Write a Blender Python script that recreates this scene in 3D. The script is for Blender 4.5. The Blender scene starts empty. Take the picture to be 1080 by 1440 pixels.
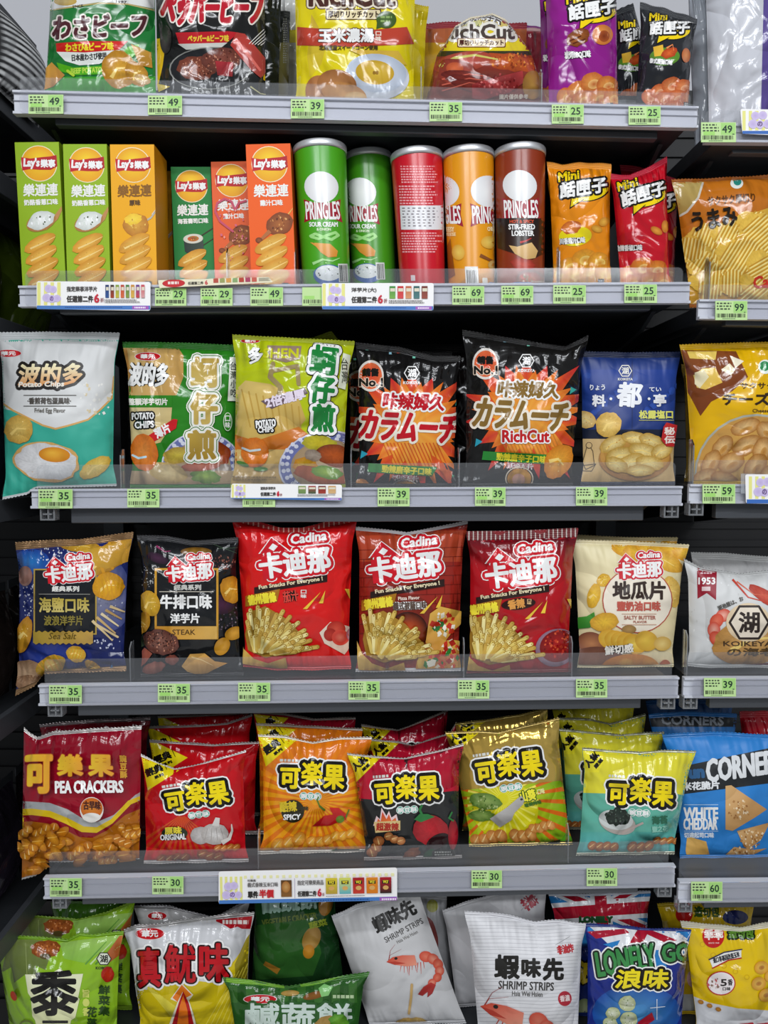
import bpy, math, random
import numpy as np
from mathutils import Vector
from mathutils.geometry import tessellate_polygon

SC = bpy.context.scene
COL = SC.collection
rnd = random.Random(7)

# ------------------------------------------------------------------ camera
F = 1082.0                       # focal length in pixels of the 1080 x 1440 frame
PITCH = math.radians(4.6)
ZC = 1.40                        # eye height
D = 1.04                         # distance to the plane of the shelf fronts
CAM = np.array([0.0, 0.0, ZC])
FW = np.array([0, math.cos(PITCH), -math.sin(PITCH)])
UP = np.array([0, math.sin(PITCH), math.cos(PITCH)])
cd = bpy.data.cameras.new('camera')
cam = bpy.data.objects.new('camera', cd)
COL.objects.link(cam)
cam.location = CAM
cam.rotation_euler = (math.pi / 2 - PITCH, 0, 0)
cd.sensor_fit = 'VERTICAL'
cd.sensor_height = 36.0
cd.lens = F / 1440 * 36.0
cd.clip_start = 0.02
SC.camera = cam

# ------------------------------------------------------------------ world, lamps, exposure
w = bpy.data.worlds.new('store')
SC.world = w
w.use_nodes = True
w.node_tree.nodes['Background'].inputs[0].default_value = (0.86, 0.92, 1.0, 1)
w.node_tree.nodes['Background'].inputs[1].default_value = 0.19


def lamp(name, loc, rot, sx, sy, power, col=(0.93, 0.96, 1.0)):
    l = bpy.data.lights.new(name, 'AREA')
    l.shape = 'RECTANGLE'
    l.size, l.size_y, l.energy, l.color = sx, sy, power, col
    o = bpy.data.objects.new(name, l)
    COL.objects.link(o)
    o.location = loc
    o.rotation_euler = rot


# rows of ceiling panels over the aisle, the nearest just behind the photographer's head
lamp('ceiling_tube', (-0.8, -0.75, 2.85), (math.radians(25), 0, 0), 1.3, 0.10, 13)
lamp('ceiling_tube', (0.8, -0.75, 2.85), (math.radians(25), 0, 0), 1.3, 0.10, 13)
lamp('ceiling_tube', (-0.8, -1.9, 2.85), (math.radians(45), 0, 0), 1.3, 0.16, 17)
lamp('ceiling_tube', (0.8, -1.9, 2.85), (math.radians(45), 0, 0), 1.3, 0.16, 17)
lamp('ceiling_panel', (-1.2, -3.2, 2.80), (math.radians(58), 0, 0), 1.2, 0.5, 17)
lamp('ceiling_panel', (1.2, -3.2, 2.80), (math.radians(58), 0, 0), 1.2, 0.5, 17)
SC.view_settings.view_transform = 'Standard'
SC.view_settings.look = 'None'
SC.view_settings.gamma = 1.0
SC.view_settings.use_curve_mapping = False
SC.view_settings.exposure = 0.24
try:
    SC.cycles.transparent_max_bounces = 24
    SC.cycles.max_bounces = 8
except Exception:
    pass


# ------------------------------------------------------------------ helpers
def bp(x, y, Y):
    """the point of the plane at depth Y seen at pixel x, y"""
    x, y, Y = np.broadcast_arrays(np.asarray(x, float), np.asarray(y, float), np.asarray(Y, float))
    a, b = (x - 540) / F, (720 - y) / F
    dy = b * UP[1] + FW[1]
    dz = b * UP[2] + FW[2]
    t = Y / dy
    return np.stack([a * t, Y, ZC + dz * t], -1)


def proj(P):
    d = P - CAM
    z = d @ FW
    return np.stack([540 + F * d[..., 0] / z, 720 - F * (d @ UP) / z], -1)


def lin(c):
    if not isinstance(c, str):
        return np.array(c, float)
    v = np.array([int(c[i:i + 2], 16) / 255 for i in (0, 2, 4)])
    return np.where(v <= 0.04045, v / 12.92, ((v + 0.055) / 1.055) ** 2.4)


def smooth(a, b, x):
    t = np.clip((x - a) / (b - a), 0, 1)
    return t * t * (3 - 2 * t)


# ------------------------------------------------------------------ materials
def nodes(m):
    m.use_nodes = True
    return m.node_tree, m.node_tree.nodes['Principled BSDF']


def mat(name, col, rough=0.5, metal=0.0, spec=0.5, noise=0.0, nscale=40):
    m = bpy.data.materials.new(name)
    t, b = nodes(m)
    b.inputs['Base Color'].default_value = (*lin(col), 1)
    b.inputs['Roughness'].default_value = rough
    b.inputs['Metallic'].default_value = metal
    b.inputs['Specular IOR Level'].default_value = spec
    if noise:
        n = t.nodes.new('ShaderNodeTexNoise')
        n.inputs['Scale'].default_value = nscale
        n.inputs['Detail'].default_value = 4
        tc = t.nodes.new('ShaderNodeTexCoord')
        t.links.new(tc.outputs['Object'], n.inputs['Vector'])
        mr = t.nodes.new('ShaderNodeMapRange')
        mr.inputs[3].default_value = max(0.02, rough - noise)
        mr.inputs[4].default_value = min(1, rough + noise)
        t.links.new(n.outputs['Fac'], mr.inputs[0])
        t.links.new(mr.outputs[0], b.inputs['Roughness'])
    return m


def printed(name, rough, crinkle=0.0, scale=20.0, pleat=0.0, ridge=0.0, paper=0.0, coat=0.0, spec=0.5):
    """printed packaging: the print's own colours, with creases of the film"""
    m = bpy.data.materials.new(name)
    t, b = nodes(m)
    N, L = t.nodes, t.links
    a = N.new('ShaderNodeAttribute')
    a.attribute_name = 'Col'
    L.new(a.outputs['Color'], b.inputs['Base Color'])
    a2 = N.new('ShaderNodeAttribute')
    a2.attribute_name = 'Met'
    L.new(a2.outputs['Fac'], b.inputs['Metallic'])
    b.inputs['Roughness'].default_value = rough
    b.inputs['Coat Weight'].default_value = coat
    b.inputs['Specular IOR Level'].default_value = spec
    b.inputs['Coat Roughness'].default_value = 0.12
    tc = N.new('ShaderNodeTexCoord')
    oi = N.new('ShaderNodeObjectInfo')
    sc = N.new('ShaderNodeVectorMath')
    sc.operation = 'SCALE'
    sc.inputs[0].default_value = (31.0, 17.0, 23.0)
    L.new(oi.outputs['Random'], sc.inputs['Scale'])
    ad = N.new('ShaderNodeVectorMath')
    L.new(tc.outputs['Object'], ad.inputs[0])
    L.new(sc.outputs[0], ad.inputs[1])
    hs = []

    def mul(sock, k):
        x = N.new('ShaderNodeMath')
        x.operation = 'MULTIPLY'
        L.new(sock, x.inputs[0])
        if isinstance(k, float):
            x.inputs[1].default_value = k
        else:
            L.new(k, x.inputs[1])
        return x.outputs[0]
    if crinkle:
        n = N.new('ShaderNodeTexNoise')
        n.inputs['Scale'].default_value = scale
        n.inputs['Detail'].default_value = 1.5
        n.inputs['Distortion'].default_value = 0.8
        L.new(ad.outputs[0], n.inputs['Vector'])
        hs.append(mul(n.outputs['Fac'], crinkle))
        n2 = N.new('ShaderNodeTexNoise')       # sharp folds: ridges where the noise crosses its middle
        n2.inputs['Scale'].default_value = scale * 0.8
        n2.inputs['Detail'].default_value = 0.5
        n2.inputs['Distortion'].default_value = 0.4
        ad2 = N.new('ShaderNodeVectorMath')
        ad2.inputs[1].default_value = (5.2, 1.7, 9.3)
        L.new(ad.outputs[0], ad2.inputs[0])
        L.new(ad2.outputs[0], n2.inputs['Vector'])
        s = N.new('ShaderNodeMath')
        s.operation = 'SUBTRACT'
        s.inputs[1].default_value = 0.5
        L.new(n2.outputs['Fac'], s.inputs[0])
        ab = N.new('ShaderNodeMath')
        ab.operation = 'ABSOLUTE'
        L.new(s.outputs[0], ab.inputs[0])
        hs.append(mul(ab.outputs[0], crinkle * 1.5))
    bu = N.new('ShaderNodeAttribute')
    bu.attribute_name = 'buv'
    if pleat:
        # gathers running down from the top seal
        mp = N.new('ShaderNodeVectorMath')
        mp.operation = 'MULTIPLY'
        mp.inputs[1].default_value = (9.0, 1.2, 1.0)
        L.new(bu.outputs['Vector'], mp.inputs[0])
        a3 = N.new('ShaderNodeVectorMath')
        L.new(mp.outputs[0], a3.inputs[0])
        L.new(sc.outputs[0], a3.inputs[1])
        n = N.new('ShaderNodeTexNoise')
        n.inputs['Scale'].default_value = 1.0
        n.inputs['Detail'].default_value = 1.0
        L.new(a3.outputs[0], n.inputs['Vector'])
        sx = N.new('ShaderNodeSeparateXYZ')
        L.new(bu.outputs['Vector'], sx.inputs[0])
        mr = N.new('ShaderNodeMapRange')
        mr.interpolation_type = 'SMOOTHSTEP'
        mr.inputs[1].default_value, mr.inputs[2].default_value = 0.0, 0.34
        mr.inputs[3].default_value, mr.inputs[4].default_value = 1.0, 0.0
        L.new(sx.outputs['Y'], mr.inputs[0])
        mr2 = N.new('ShaderNodeMapRange')
        mr2.interpolation_type = 'SMOOTHSTEP'
        mr2.inputs[1].default_value, mr2.inputs[2].default_value = 0.72, 1.0
        L.new(sx.outputs['Y'], mr2.inputs[0])
        mx = N.new('ShaderNodeMath')
        mx.operation = 'ADD'
        L.new(mr.outputs[0], mx.inputs[0])
        L.new(mr2.outputs[0], mx.inputs[1])
        hs.append(mul(mul(n.outputs['Fac'], pleat), mx.outputs[0]))
    if ridge:
        sx = N.new('ShaderNodeSeparateXYZ')
        L.new(bu.outputs['Vector'], sx.inputs[0])
        k = mul(sx.outputs['Z'], 2400.0)
        sn = N.new('ShaderNodeMath')
        sn.operation = 'SINE'
        L.new(k, sn.inputs[0])
        hs.append(mul(sn.outputs[0], ridge))
    if paper:
        n = N.new('ShaderNodeTexNoise')
        n.inputs['Scale'].default_value = 900
        L.new(ad.outputs[0], n.inputs['Vector'])
        hs.append(mul(n.outputs['Fac'], paper))
    if hs:
        h = hs[0]
        for k in hs[1:]:
            x = N.new('ShaderNodeMath')
            L.new(h, x.inputs[0])
            L.new(k, x.inputs[1])
            h = x.outputs[0]
        bm_ = N.new('ShaderNodeBump')
        bm_.inputs['Strength'].default_value = 1.0
        bm_.inputs['Distance'].default_value = 0.01
        L.new(h, bm_.inputs['Height'])
        L.new(bm_.outputs[0], b.inputs['Normal'])
        L.new(bm_.outputs[0], b.inputs['Coat Normal'])
    return m


FILM = printed('printed_glossy_film', 0.14, crinkle=1.5, scale=17, pleat=1.8)
MATT = printed('printed_matt_film', 0.46, crinkle=0.9, scale=16, pleat=1.1)
SEAL = printed('crimped_film_seal', 0.28, crinkle=0.4, scale=30, ridge=0.03)
CARD = printed('printed_carton_board', 0.5, paper=0.004, spec=0.25)
CANM = printed('printed_can_paper', 0.3, coat=0.15, spec=0.4)
PAPER = printed('printed_paper', 0.55, spec=0.3)
RAIL = mat('grey_rail_plastic', 'c6c8d0', 0.42, noise=0.06)
STEEL = mat('dark_shelf_steel', '34373b', 0.45, 0.3, noise=0.1)
DARK = mat('black_back_panel', '141416', 0.55)
EDGE = mat('shelf_edge_steel', '5b5e63', 0.4, 0.4)
WALL = mat('pale_wall_paint', 'c3c3c7', 0.8)
FLOORM = mat('pale_floor_tile', 'b5b2ac', 0.3)
TIN = mat('tin_rim', 'd8dadd', 0.38, 0.55)


def clear(name, tint, haze, gl):
    m = bpy.data.materials.new(name)
    m.use_nodes = True
    t = m.node_tree
    t.nodes.clear()
    N, L = t.nodes, t.links
    out = N.new('ShaderNodeOutputMaterial')
    tr = N.new('ShaderNodeBsdfTransparent')
    tr.inputs[0].default_value = (*tint, 1)
    df = N.new('ShaderNodeBsdfDiffuse')
    df.inputs[0].default_value = (0.8, 0.82, 0.85, 1)
    m1 = N.new('ShaderNodeMixShader')
    m1.inputs[0].default_value = haze
    L.new(tr.outputs[0], m1.inputs[1])
    L.new(df.outputs[0], m1.inputs[2])
    g = N.new('ShaderNodeBsdfGlossy')
    g.inputs['Roughness'].default_value = 0.08
    fr = N.new('ShaderNodeFresnel')
    fr.inputs[0].default_value = gl
    m2 = N.new('ShaderNodeMixShader')
    L.new(fr.outputs[0], m2.inputs[0])
    L.new(m1.outputs[0], m2.inputs[1])
    L.new(g.outputs[0], m2.inputs[2])
    L.new(m2.outputs[0], out.inputs[0])
    return m


ACRYL = clear('clear_acrylic', (0.95, 0.955, 0.96), 0.05, 1.38)
ACRYL_EDGE = clear('acrylic_polished_edge', (0.92, 0.94, 0.96), 0.22, 1.4)
COVER = clear('clear_rail_cover', (0.97, 0.97, 0.98), 0.04, 1.4)


# ------------------------------------------------------------------ objects
def tag(o, label=None, cat=None, group=None, kind=None):
    if label:
        o['label'] = label
    if cat:
        o['category'] = cat
    if group:
        o['group'] = group
    if kind:
        o['kind'] = kind
    return o


def empty(name, loc, label, cat, group=None):
    o = bpy.data.objects.new(name, None)
    COL.objects.link(o)
    o.location = Vector(loc)
    o.empty_display_size = 0.02
    return tag(o, label, cat, group)


def link(name, me, parent=None):
    o = bpy.data.objects.new(name, me)
    COL.objects.link(o)
    if parent:
        o.parent = parent
    return o


def raw_mesh(name, V, Fc, m, parent=None, org=None, bev=0.0):
    V = np.asarray(V, float)
    if org is not None:
        V = V - np.asarray(org)
    me = bpy.data.meshes.new(name)
    me.from_pydata([tuple(v) for v in V], [], [tuple(int(i) for i in f) for f in Fc])
    me.materials.append(m)
    me.update()
    o = link(name, me, parent)
    if bev:
        md = o.modifiers.new('bevel', 'BEVEL')
        md.width = bev
        md.segments = 2
        md.limit_method = 'ANGLE'
    return o


BOXF = [(0, 1, 3, 2), (4, 6, 7, 5), (0, 4, 5, 1), (2, 3, 7, 6), (0, 2, 6, 4), (1, 5, 7, 3)]


def boxv(x0, x1, y0, y1, z0, z1):
    """x0..z1 may be pairs (left, right) for z so that shelves can slope a little"""
    z0 = z0 if isinstance(z0, tuple) else (z0, z0)
    z1 = z1 if isinstance(z1, tuple) else (z1, z1)
    V = []
    for i, x in enumerate((x0, x1)):
        for y in (y0, y1):
            for z in (z0[i], z1[i]):
                V.append((x, y, z))
    return V


class MB:
    def __init__(s):
        s.V, s.F = [], []

    def box(s, *a):
        n = len(s.V)
        s.V += boxv(*a)
        s.F += [tuple(n + i for i in f) for f in BOXF]
        return s

    def add(s, V, Fc):
        n = len(s.V)
        s.V += [tuple(v) for v in V]
        s.F += [tuple(n + i for i in f) for f in Fc]
        return s

    def build(s, name, m, parent=None, org=None, bev=0.0):
        return raw_mesh(name, s.V, s.F, m, parent, org, bev)


def copy_tree(o, dx, dy, dz=0.0, rz=0.0, label=None, rx=0.0):
    c = o.copy()
    COL.objects.link(c)
    c.location = o.location + Vector((dx, dy, dz))
    c.rotation_euler = (rx, 0, rz)
    if label:
        c['label'] = label
    for ch in o.children:
        d = ch.copy()
        COL.objects.link(d)
        d.parent = c
        for g in ch.children:
            e = g.copy()
            COL.objects.link(e)
            e.parent = d
    return c


# ------------------------------------------------------------------ surfaces that carry print
def polyline(pts):
    P = np.asarray(pts, float)
    d = np.r_[0, np.cumsum(np.linalg.norm(np.diff(P, axis=0), axis=1))]
    d /= d[-1]
    return lambda u: np.stack([np.interp(u, d, P[:, 0]), np.interp(u, d, P[:, 1])], -1)


class Surf:
    v0, v1 = 0.0, 1.0

    def normal(s, u, v):
        e = 0.01
        du = s.ev(u + e, v) - s.ev(u - e, v)
        dv = s.ev(u, v + e) - s.ev(u, v - e)
        n = np.cross(dv, du)
        l = np.linalg.norm(n, axis=-1, keepdims=True)
        n = n / np.maximum(l, 1e-12)
        return np.where(n[..., 1:2] > 0.2, -n, n)

    def inverse(s, px):
        g = np.linspace(0.02, 0.98, 26)
        U, V = [a.ravel() for a in np.meshgrid(g, g)]
        Q = proj(s.ev(U, V))
        k = ((px[:, None, :] - Q[None]) ** 2).sum(-1).argmin(1) if len(px) < 4000 else \
            np.concatenate([((c[:, None, :] - Q[None]) ** 2).sum(-1).argmin(1) for c in np.array_split(px, len(px) // 3000 + 1)])
        u, v = U[k].copy(), V[k].copy()
        e = 0.004
        for _ in range(5):
            p = proj(s.ev(u, v))
            a = (proj(s.ev(u + e, v)) - p) / e
            b = (proj(s.ev(u, v + e)) - p) / e
            r = px - p
            det = a[:, 0] * b[:, 1] - a[:, 1] * b[:, 0]
            det = np.where(np.abs(det) < 1, 1, det)
            du = (r[:, 0] * b[:, 1] - r[:, 1] * b[:, 0]) / det
            dv = (a[:, 0] * r[:, 1] - a[:, 1] * r[:, 0]) / det
            u = np.clip(u + np.clip(du, -.12, .12), -.15, 1.15)
            v = np.clip(v + np.clip(dv, -.12, .12), -.15, 1.15)
        return u, v


class Pouch(Surf):
    def __init__(s, top, bot, Yt, Yb, tf, st, sb, pinch, belly):
        s.T, s.B = polyline(top), polyline(bot)
        s.t0, s.t1 = np.array(top[0], float), np.array(top[-1], float)
        s.b0, s.b1 = np.array(bot[0], float), np.array(bot[-1], float)
        s.Yt, s.Yb, s.tf, s.pinch, s.belly = Yt, Yb, tf, pinch, belly
        s.v0, s.v1 = st, 1 - sb

    def mid(s, u, v):
        u, v = np.broadcast_arrays(np.asarray(u, float), np.asarray(v, float))
        uc, vc = np.clip(u, 0, 1), np.clip(v, 0, 1)
        U = u[..., None]
        V = v[..., None]
        tc = s.t0 + (s.t1 - s.t0) * U
        bc = s.b0 + (s.b1 - s.b0) * U
        dT = s.T(uc) - (s.t0 + (s.t1 - s.t0) * uc[..., None])
        dB = s.B(uc) - (s.b0 + (s.b1 - s.b0) * uc[..., None])
        p = tc * (1 - V) + bc * V + dT * (1 - vc[..., None]) ** 4 + dB * vc[..., None] ** 4
        g = smooth(0, .22, vc) * smooth(1, .84, vc)
        wv = (tc * (1 - V) + bc * V)
        wvec = ((s.t1 - s.t0) * (1 - V) + (s.b1 - s.b0) * V)
        p = p + wvec * ((0.5 - u) * 2 * s.pinch * g)[..., None]
        return bp(p[..., 0], p[..., 1], s.Yt + (s.Yb - s.Yt) * vc)

    def bulge(s, u, v):
        uc, vc = np.clip(u, 0, 1), np.clip(v, 0, 1)
        a = np.clip((vc - s.v0) / (s.v1 - s.v0), 0, 1) ** s.belly
        return s.tf * (np.sin(np.pi * a) ** 0.72) * np.clip(1 - np.abs(2 * uc - 1) ** 2.4, 0, 1) ** 0.75

    def ev(s, u, v):
        P = s.mid(u, v)
        P[..., 1] -= s.bulge(u, v) + 0.0006
        return P

    def back(s, u, v):
        P = s.mid(u, v)
        P[..., 1] += 0.6 * s.bulge(u, v) + 0.0006
        return P


class Panel(Surf):
    """flat printed face"""
    def __init__(s, q, Y):
        s.q, s.Y = np.asarray(q, float), Y     # TL TR BR BL

    def ev(s, u, v):
        u, v = np.broadcast_arrays(np.asarray(u, float), np.asarray(v, float))
        U, V = u[..., None], v[..., None]
        p = (s.q[0] * (1 - U) + s.q[1] * U) * (1 - V) + (s.q[3] * (1 - U) + s.q[2] * U) * V
        Y = s.Y if np.isscalar(s.Y) else s.Y[0] + (s.Y[1] - s.Y[0]) * v
        return bp(p[..., 0], p[..., 1], Y)


class Can(Surf):
    def __init__(s, tl, tr, bl, br, Y):
        a, b = (np.array(tl, float) + tr) / 2, (np.array(bl, float) + br) / 2
        s.Pt, s.Pb = bp(*a, Y), bp(*b, Y)
        s.rt = abs(tr[0] - tl[0]) / 2 * Y / F
        s.rb = abs(br[0] - bl[0]) / 2 * Y / F
        ax = s.Pb - s.Pt
        ax /= np.linalg.norm(ax)
        s.ax = ax
        e2 = np.array([0, -1.0, 0])
        e2 -= ax * (e2 @ ax)
        s.e2 = e2 / np.linalg.norm(e2)
        s.e1 = np.cross(ax, s.e2)
        if s.e1[0] < 0:
            s.e1 = -s.e1

    def ev(s, u, v):
        u, v = np.broadcast_arrays(np.asarray(u, float), np.asarray(v, float))
        th = (u - .5) * math.pi
        r = (s.rt + (s.rb - s.rt) * v)[..., None]
        P = s.Pt + (s.Pb - s.Pt) * v[..., None]
        return P + r * (np.sin(th)[..., None] * s.e1 + np.cos(th)[..., None] * s.e2)

    def normal(s, u, v):
        th = (np.asarray(u) - .5) * math.pi
        return np.sin(th)[..., None] * s.e1 + np.cos(th)[..., None] * s.e2


# ------------------------------------------------------------------ print
def subdiv(V, T, L):
    for _ in range(7):
        n = len(V)
        E = np.sort(T[:, [0, 1, 1, 2, 2, 0]].reshape(-1, 2), 1)
        dl = np.linalg.norm(V[E[:, 0], :2] - V[E[:, 1], :2], axis=1)
        lg = dl > L
        if not lg.any():
            break
        key = E[:, 0].astype(np.int64) * n + E[:, 1]
        uq, inv = np.unique(key[lg], return_inverse=True)
        M = np.full(len(E), -1, np.int64)
        M[lg] = n + inv
        M = M.reshape(-1, 3)
        V = np.vstack([V, (V[uq // n] + V[uq % n]) / 2])
        c = (M >= 0).sum(1)
        out = [T[c == 0]]
        t, m = T[c == 3], M[c == 3]
        out += [np.stack([t[:, 0], m[:, 0], m[:, 2]], 1), np.stack([m[:, 0], t[:, 1], m[:, 1]], 1),
                np.stack([m[:, 2], m[:, 1], t[:, 2]], 1), m]
        for k in range(3):
            r = [k, (k + 1) % 3, (k + 2) % 3]
            q = (c == 1) & (M[:, k] >= 0)
            t, m = T[q][:, r], M[q][:, r]
            out += [np.stack([t[:, 0], m[:, 0], t[:, 2]], 1), np.stack([m[:, 0], t[:, 1], t[:, 2]], 1)]
            q = (c == 2) & (M[:, (k + 2) % 3] < 0)
            t, m = T[q][:, r], M[q][:, r]
            out += [np.stack([m[:, 0], t[:, 1], m[:, 1]], 1), np.stack([t[:, 0], m[:, 0], m[:, 1]], 1),
                    np.stack([t[:, 0], m[:, 1], t[:, 2]], 1)]
        T = np.vstack(out)
    return V, T


_tc = {}


def glyphs(s):
    """outline text of the built-in font as triangles, y down, with its boundary edges"""
    if s in _tc:
        return _tc[s]
    c = bpy.data.curves.new('text', 'FONT')
    c.body = s
    c.resolution_u = 2
    o = bpy.data.objects.new('text', c)
    COL.objects.link(o)
    bpy.context.view_layer.update()
    dg = bpy.context.evaluated_depsgraph_get()
    me = bpy.data.meshes.new_from_object(o.evaluated_get(dg))
    V = np.empty(len(me.vertices) * 3)
    me.vertices.foreach_get('co', V)
    V = V.reshape(-1, 3)[:, :2] * (1, -1)
    me.calc_loop_triangles()
    T = np.empty(len(me.loop_triangles) * 3, np.int32)
    me.loop_triangles.foreach_get('vertices', T)
    T = T.reshape(-1, 3).astype(np.int64)
    # weld so the outline is found right
    _, first, inv = np.unique(np.round(V, 5), axis=0, return_index=True, return_inverse=True)
    inv = inv.ravel()
    V, T = V[first], inv[T]
    T = T[(T[:, 0] != T[:, 1]) & (T[:, 1] != T[:, 2]) & (T[:, 0] != T[:, 2])]
    E = np.sort(T[:, [0, 1, 1, 2, 2, 0]].reshape(-1, 2), 1)
    uq, ct = np.unique(E, axis=0, return_counts=True)
    B = uq[ct == 1]
    bpy.data.objects.remove(o)
    bpy.data.curves.remove(c)
    bpy.data.meshes.remove(me)
    _tc[s] = (V, T, B)
    return _tc[s]


def capsules(A, B, w):
    """thick strokes along the segments A-B"""
    d = B - A
    l = np.linalg.norm(d, axis=1, keepdims=True)
    d = np.where(l > 1e-9, d / np.maximum(l, 1e-9), np.array([[1.0, 0]]))
    n = np.stack([-d[:, 1], d[:, 0]], 1)
    k = .707
    P = [A + n * w, A + (n - d) * w * k, A - d * w, A + (-n - d) * w * k, A - n * w,
         B - n * w, B + (d - n) * w * k, B + d * w, B + (d + n) * w * k, B + n * w]
    m = len(A)
    V = np.stack(P, 1).reshape(-1, 2)
    tri = np.array([(0, i, i + 1) for i in range(1, 9)])
    T = (np.arange(m)[:, None, None] * 10 + tri[None]).reshape(-1, 3)
    return V, T


class Art:
    STEP = 0.00005

    def __init__(s, surf, L=4.5):
        s.surf, s.L = surf, L
        s.parts, s.k, s.M, s.hold = [], 0, [np.eye(3)], 0
        s.r = random.Random(11)

    # --- transforms: draw in a local frame placed at (x, y) px, scaled and turned (deg, rising to the right)
    def push(s, x, y, sx=1.0, sy=None, ang=0.0, sk=0.0):
        sy = sx if sy is None else sy
        c, n = math.cos(math.radians(ang)), -math.sin(math.radians(ang))
        m = np.array([[c * sx, -n * sy, x], [n * sx, c * sy, y], [0, 0, 1]]) @ np.array([[1, -sk, 0], [0, 1, 0], [0, 0, 1]])
        s.M.append(s.M[-1] @ m)
        return s

    def pop(s):
        s.M.pop()

    def add(s, V, T, C, met=0.0, same=False, per=0, nfill=0, tex=0.0):
        V, T = np.asarray(V, float), np.asarray(T, np.int64)
        if len(T) == 0:
            return
        V = np.c_[V, np.ones(len(V))] @ s.M[-1].T[:, :2]
        C = np.asarray(C, float)
        if C.ndim == 1:
            C = np.repeat(C[None], len(V), 0)
        # overlapping strokes of one ink lie a hair apart, never exactly in one plane
        J = np.repeat(np.array([s.r.uniform(.12, .5) for _ in range(len(V) - nfill)]).reshape(-1, per)[:, :1], per, 1).ravel() if per else []
        J = np.r_[np.zeros(nfill if per else len(V)), J]
        V, T = subdiv(np.c_[V, C, J], T, s.L)
        if tex:
            V[:, 2:5] *= 1 + np.array([s.r.uniform(-tex, tex) for _ in range(len(V))])[:, None]
        if not same:
            s.k += 1
        s.parts.append((V[:, :2], T, V[:, 2:5], s.k + V[:, 5], met))

    def poly(s, pts, c, c2=None, ang=90, met=0.0, same=False):
        """filled outline; with c2 the ink runs from c to c2 along ang"""
        P = [Vector((p[0], p[1], 0)) for p in pts]
        T = [t for t in tessellate_polygon([P])]
        V = np.array([(p[0], p[1]) for p in pts], float)
        c = lin(c)
        if c2 is not None:
            dd = np.array([math.cos(math.radians(ang)), math.sin(math.radians(ang))])
            q = V @ dd
            # split into bands first so the run of ink stays even
            V, T = subdiv(np.c_[V, V], np.array(T), max(6.0, (q.max() - q.min()) / 8) / max(1e-6, abs(np.linalg.det(s.M[-1][:2, :2])) ** .5))
            V = V[:, :2]
            q = V @ dd
            q = (q - q.min()) / max(1e-9, q.max() - q.min())
            C = c + (lin(c2) - c) * q[:, None]
        else:
            C = c
        s.add(V, T, C, met, same)

    def rect(s, x0, y0, x1, y1, c, c2=None, ang=90, met=0.0, r=0.0):
        if r:
            pts = []
            for cx, cy, a0 in ((x1 - r, y0 + r, -90), (x1 - r, y1 - r, 0), (x0 + r, y1 - r, 90), (x0 + r, y0 + r, 180)):
                for k in range(5):
                    a = math.radians(a0 + k * 22.5)
                    pts.append((cx + r * math.cos(a), cy + r * math.sin(a)))
        else:
            pts = [(x0, y0), (x1, y0), (x1, y1), (x0, y1)]
        s.poly(pts, c, c2, ang, met)

    def ell(s, cx, cy, rx, ry, c, c2=None, ang=0, n=28, j=0.0, a0=0, a1=360, same=False, fx=0, fy=0):
        """round patch; c at its middle (shifted by fx, fy), c2 at its rim; j roughens the outline"""
        ca, sa = math.cos(math.radians(ang)), -math.sin(math.radians(ang))
        V = [(cx + fx, cy + fy)]
        full = (a1 - a0) >= 360
        m = n if full else n + 1
        for k in range(m):
            a = math.radians(a0 + (a1 - a0) * k / n)
            q = 1 + (s.r.uniform(-j, j) if j else 0)
            x, y = rx * q * math.cos(a), ry * q * math.sin(a)
            V.append((cx + x * ca - y * sa, cy + x * sa + y * ca))
        T = [(0, i, i + 1) for i in range(1, m)]
        if full:
            T.append((0, m, 1))
        c = lin(c)
        C = np.repeat(c[None], len(V), 0)
        if c2 is not None:
            C[1:] = lin(c2)
        s.add(V, T, C, same=same, tex=.11 if c2 is not None and j else 0)

    def line(s, pts, w, c, w1=None, same=False):
        P = np.asarray(pts, float)
        if w1 is None:
            V, T = capsules(P[:-1], P[1:], w / 2)
            s.add(V, T, lin(c), same=same, per=10)
            return
        else:
            ws = np.linspace(w, w1, len(P)) / 2
            d = np.gradient(P, axis=0)
            d /= np.maximum(np.linalg.norm(d, axis=1, keepdims=True), 1e-9)
            n = np.stack([-d[:, 1], d[:, 0]], 1)
            V = np.vstack([P + n * ws[:, None], P - n * ws[:, None]])
            m = len(P)
            T = [t for i in range(m - 1) for t in ((i, i + 1, m + i), (i + 1, m + i + 1, m + i))]
        s.add(V, T, lin(c), same=same)

    def ring(s, cx, cy, rx, ry, w, c, ang=0, a0=0, a1=360, n=36):
        ca, sa = math.cos(math.radians(ang)), -math.sin(math.radians(ang))
        pts = []
        for k in range(n + 1):
            a = math.radians(a0 + (a1 - a0) * k / n)
            x, y = rx * math.cos(a), ry * math.sin(a)
            pts.append((cx + x * ca - y * sa, cy + x * sa + y * ca))
        s.line(pts, w, c)

    def txt(s, t, x0, y0, x1, y1, c, b=0.0, o=(), ang=0, sk=0, c2=None, vert=False, arc=0.0, cang=90):
        """writing fitted to a box; b thickens the strokes, o = ((width, colour), ...) outer outlines from the widest in"""
        if vert:
            n = len(t)
            h = (y1 - y0) / n
            for i, ch in enumerate(t):
                s.txt(ch, x0, y0 + i * h + .04 * h, x1, y0 + (i + 1) * h - .04 * h, c, b, o, ang, sk, c2)
            return
        if c != BK and .045 < b / max(y1 - y0, .1) < .1:
            b = .045 * (y1 - y0)
        V, T, B = glyphs(t)
        if not len(V):
            return
        lo, hi = V.min(0), V.max(0)
        wd = np.maximum(hi - lo, 1e-6)
        W, H = max(x1 - x0 - 2 * b, .1), max(y1 - y0 - 2 * b, .1)
        P = (V - lo) / wd
        P = np.c_[(P[:, 0] - .5) * W, (P[:, 1] - .5) * H]
        if sk:
            P[:, 0] -= P[:, 1] * sk
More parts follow.
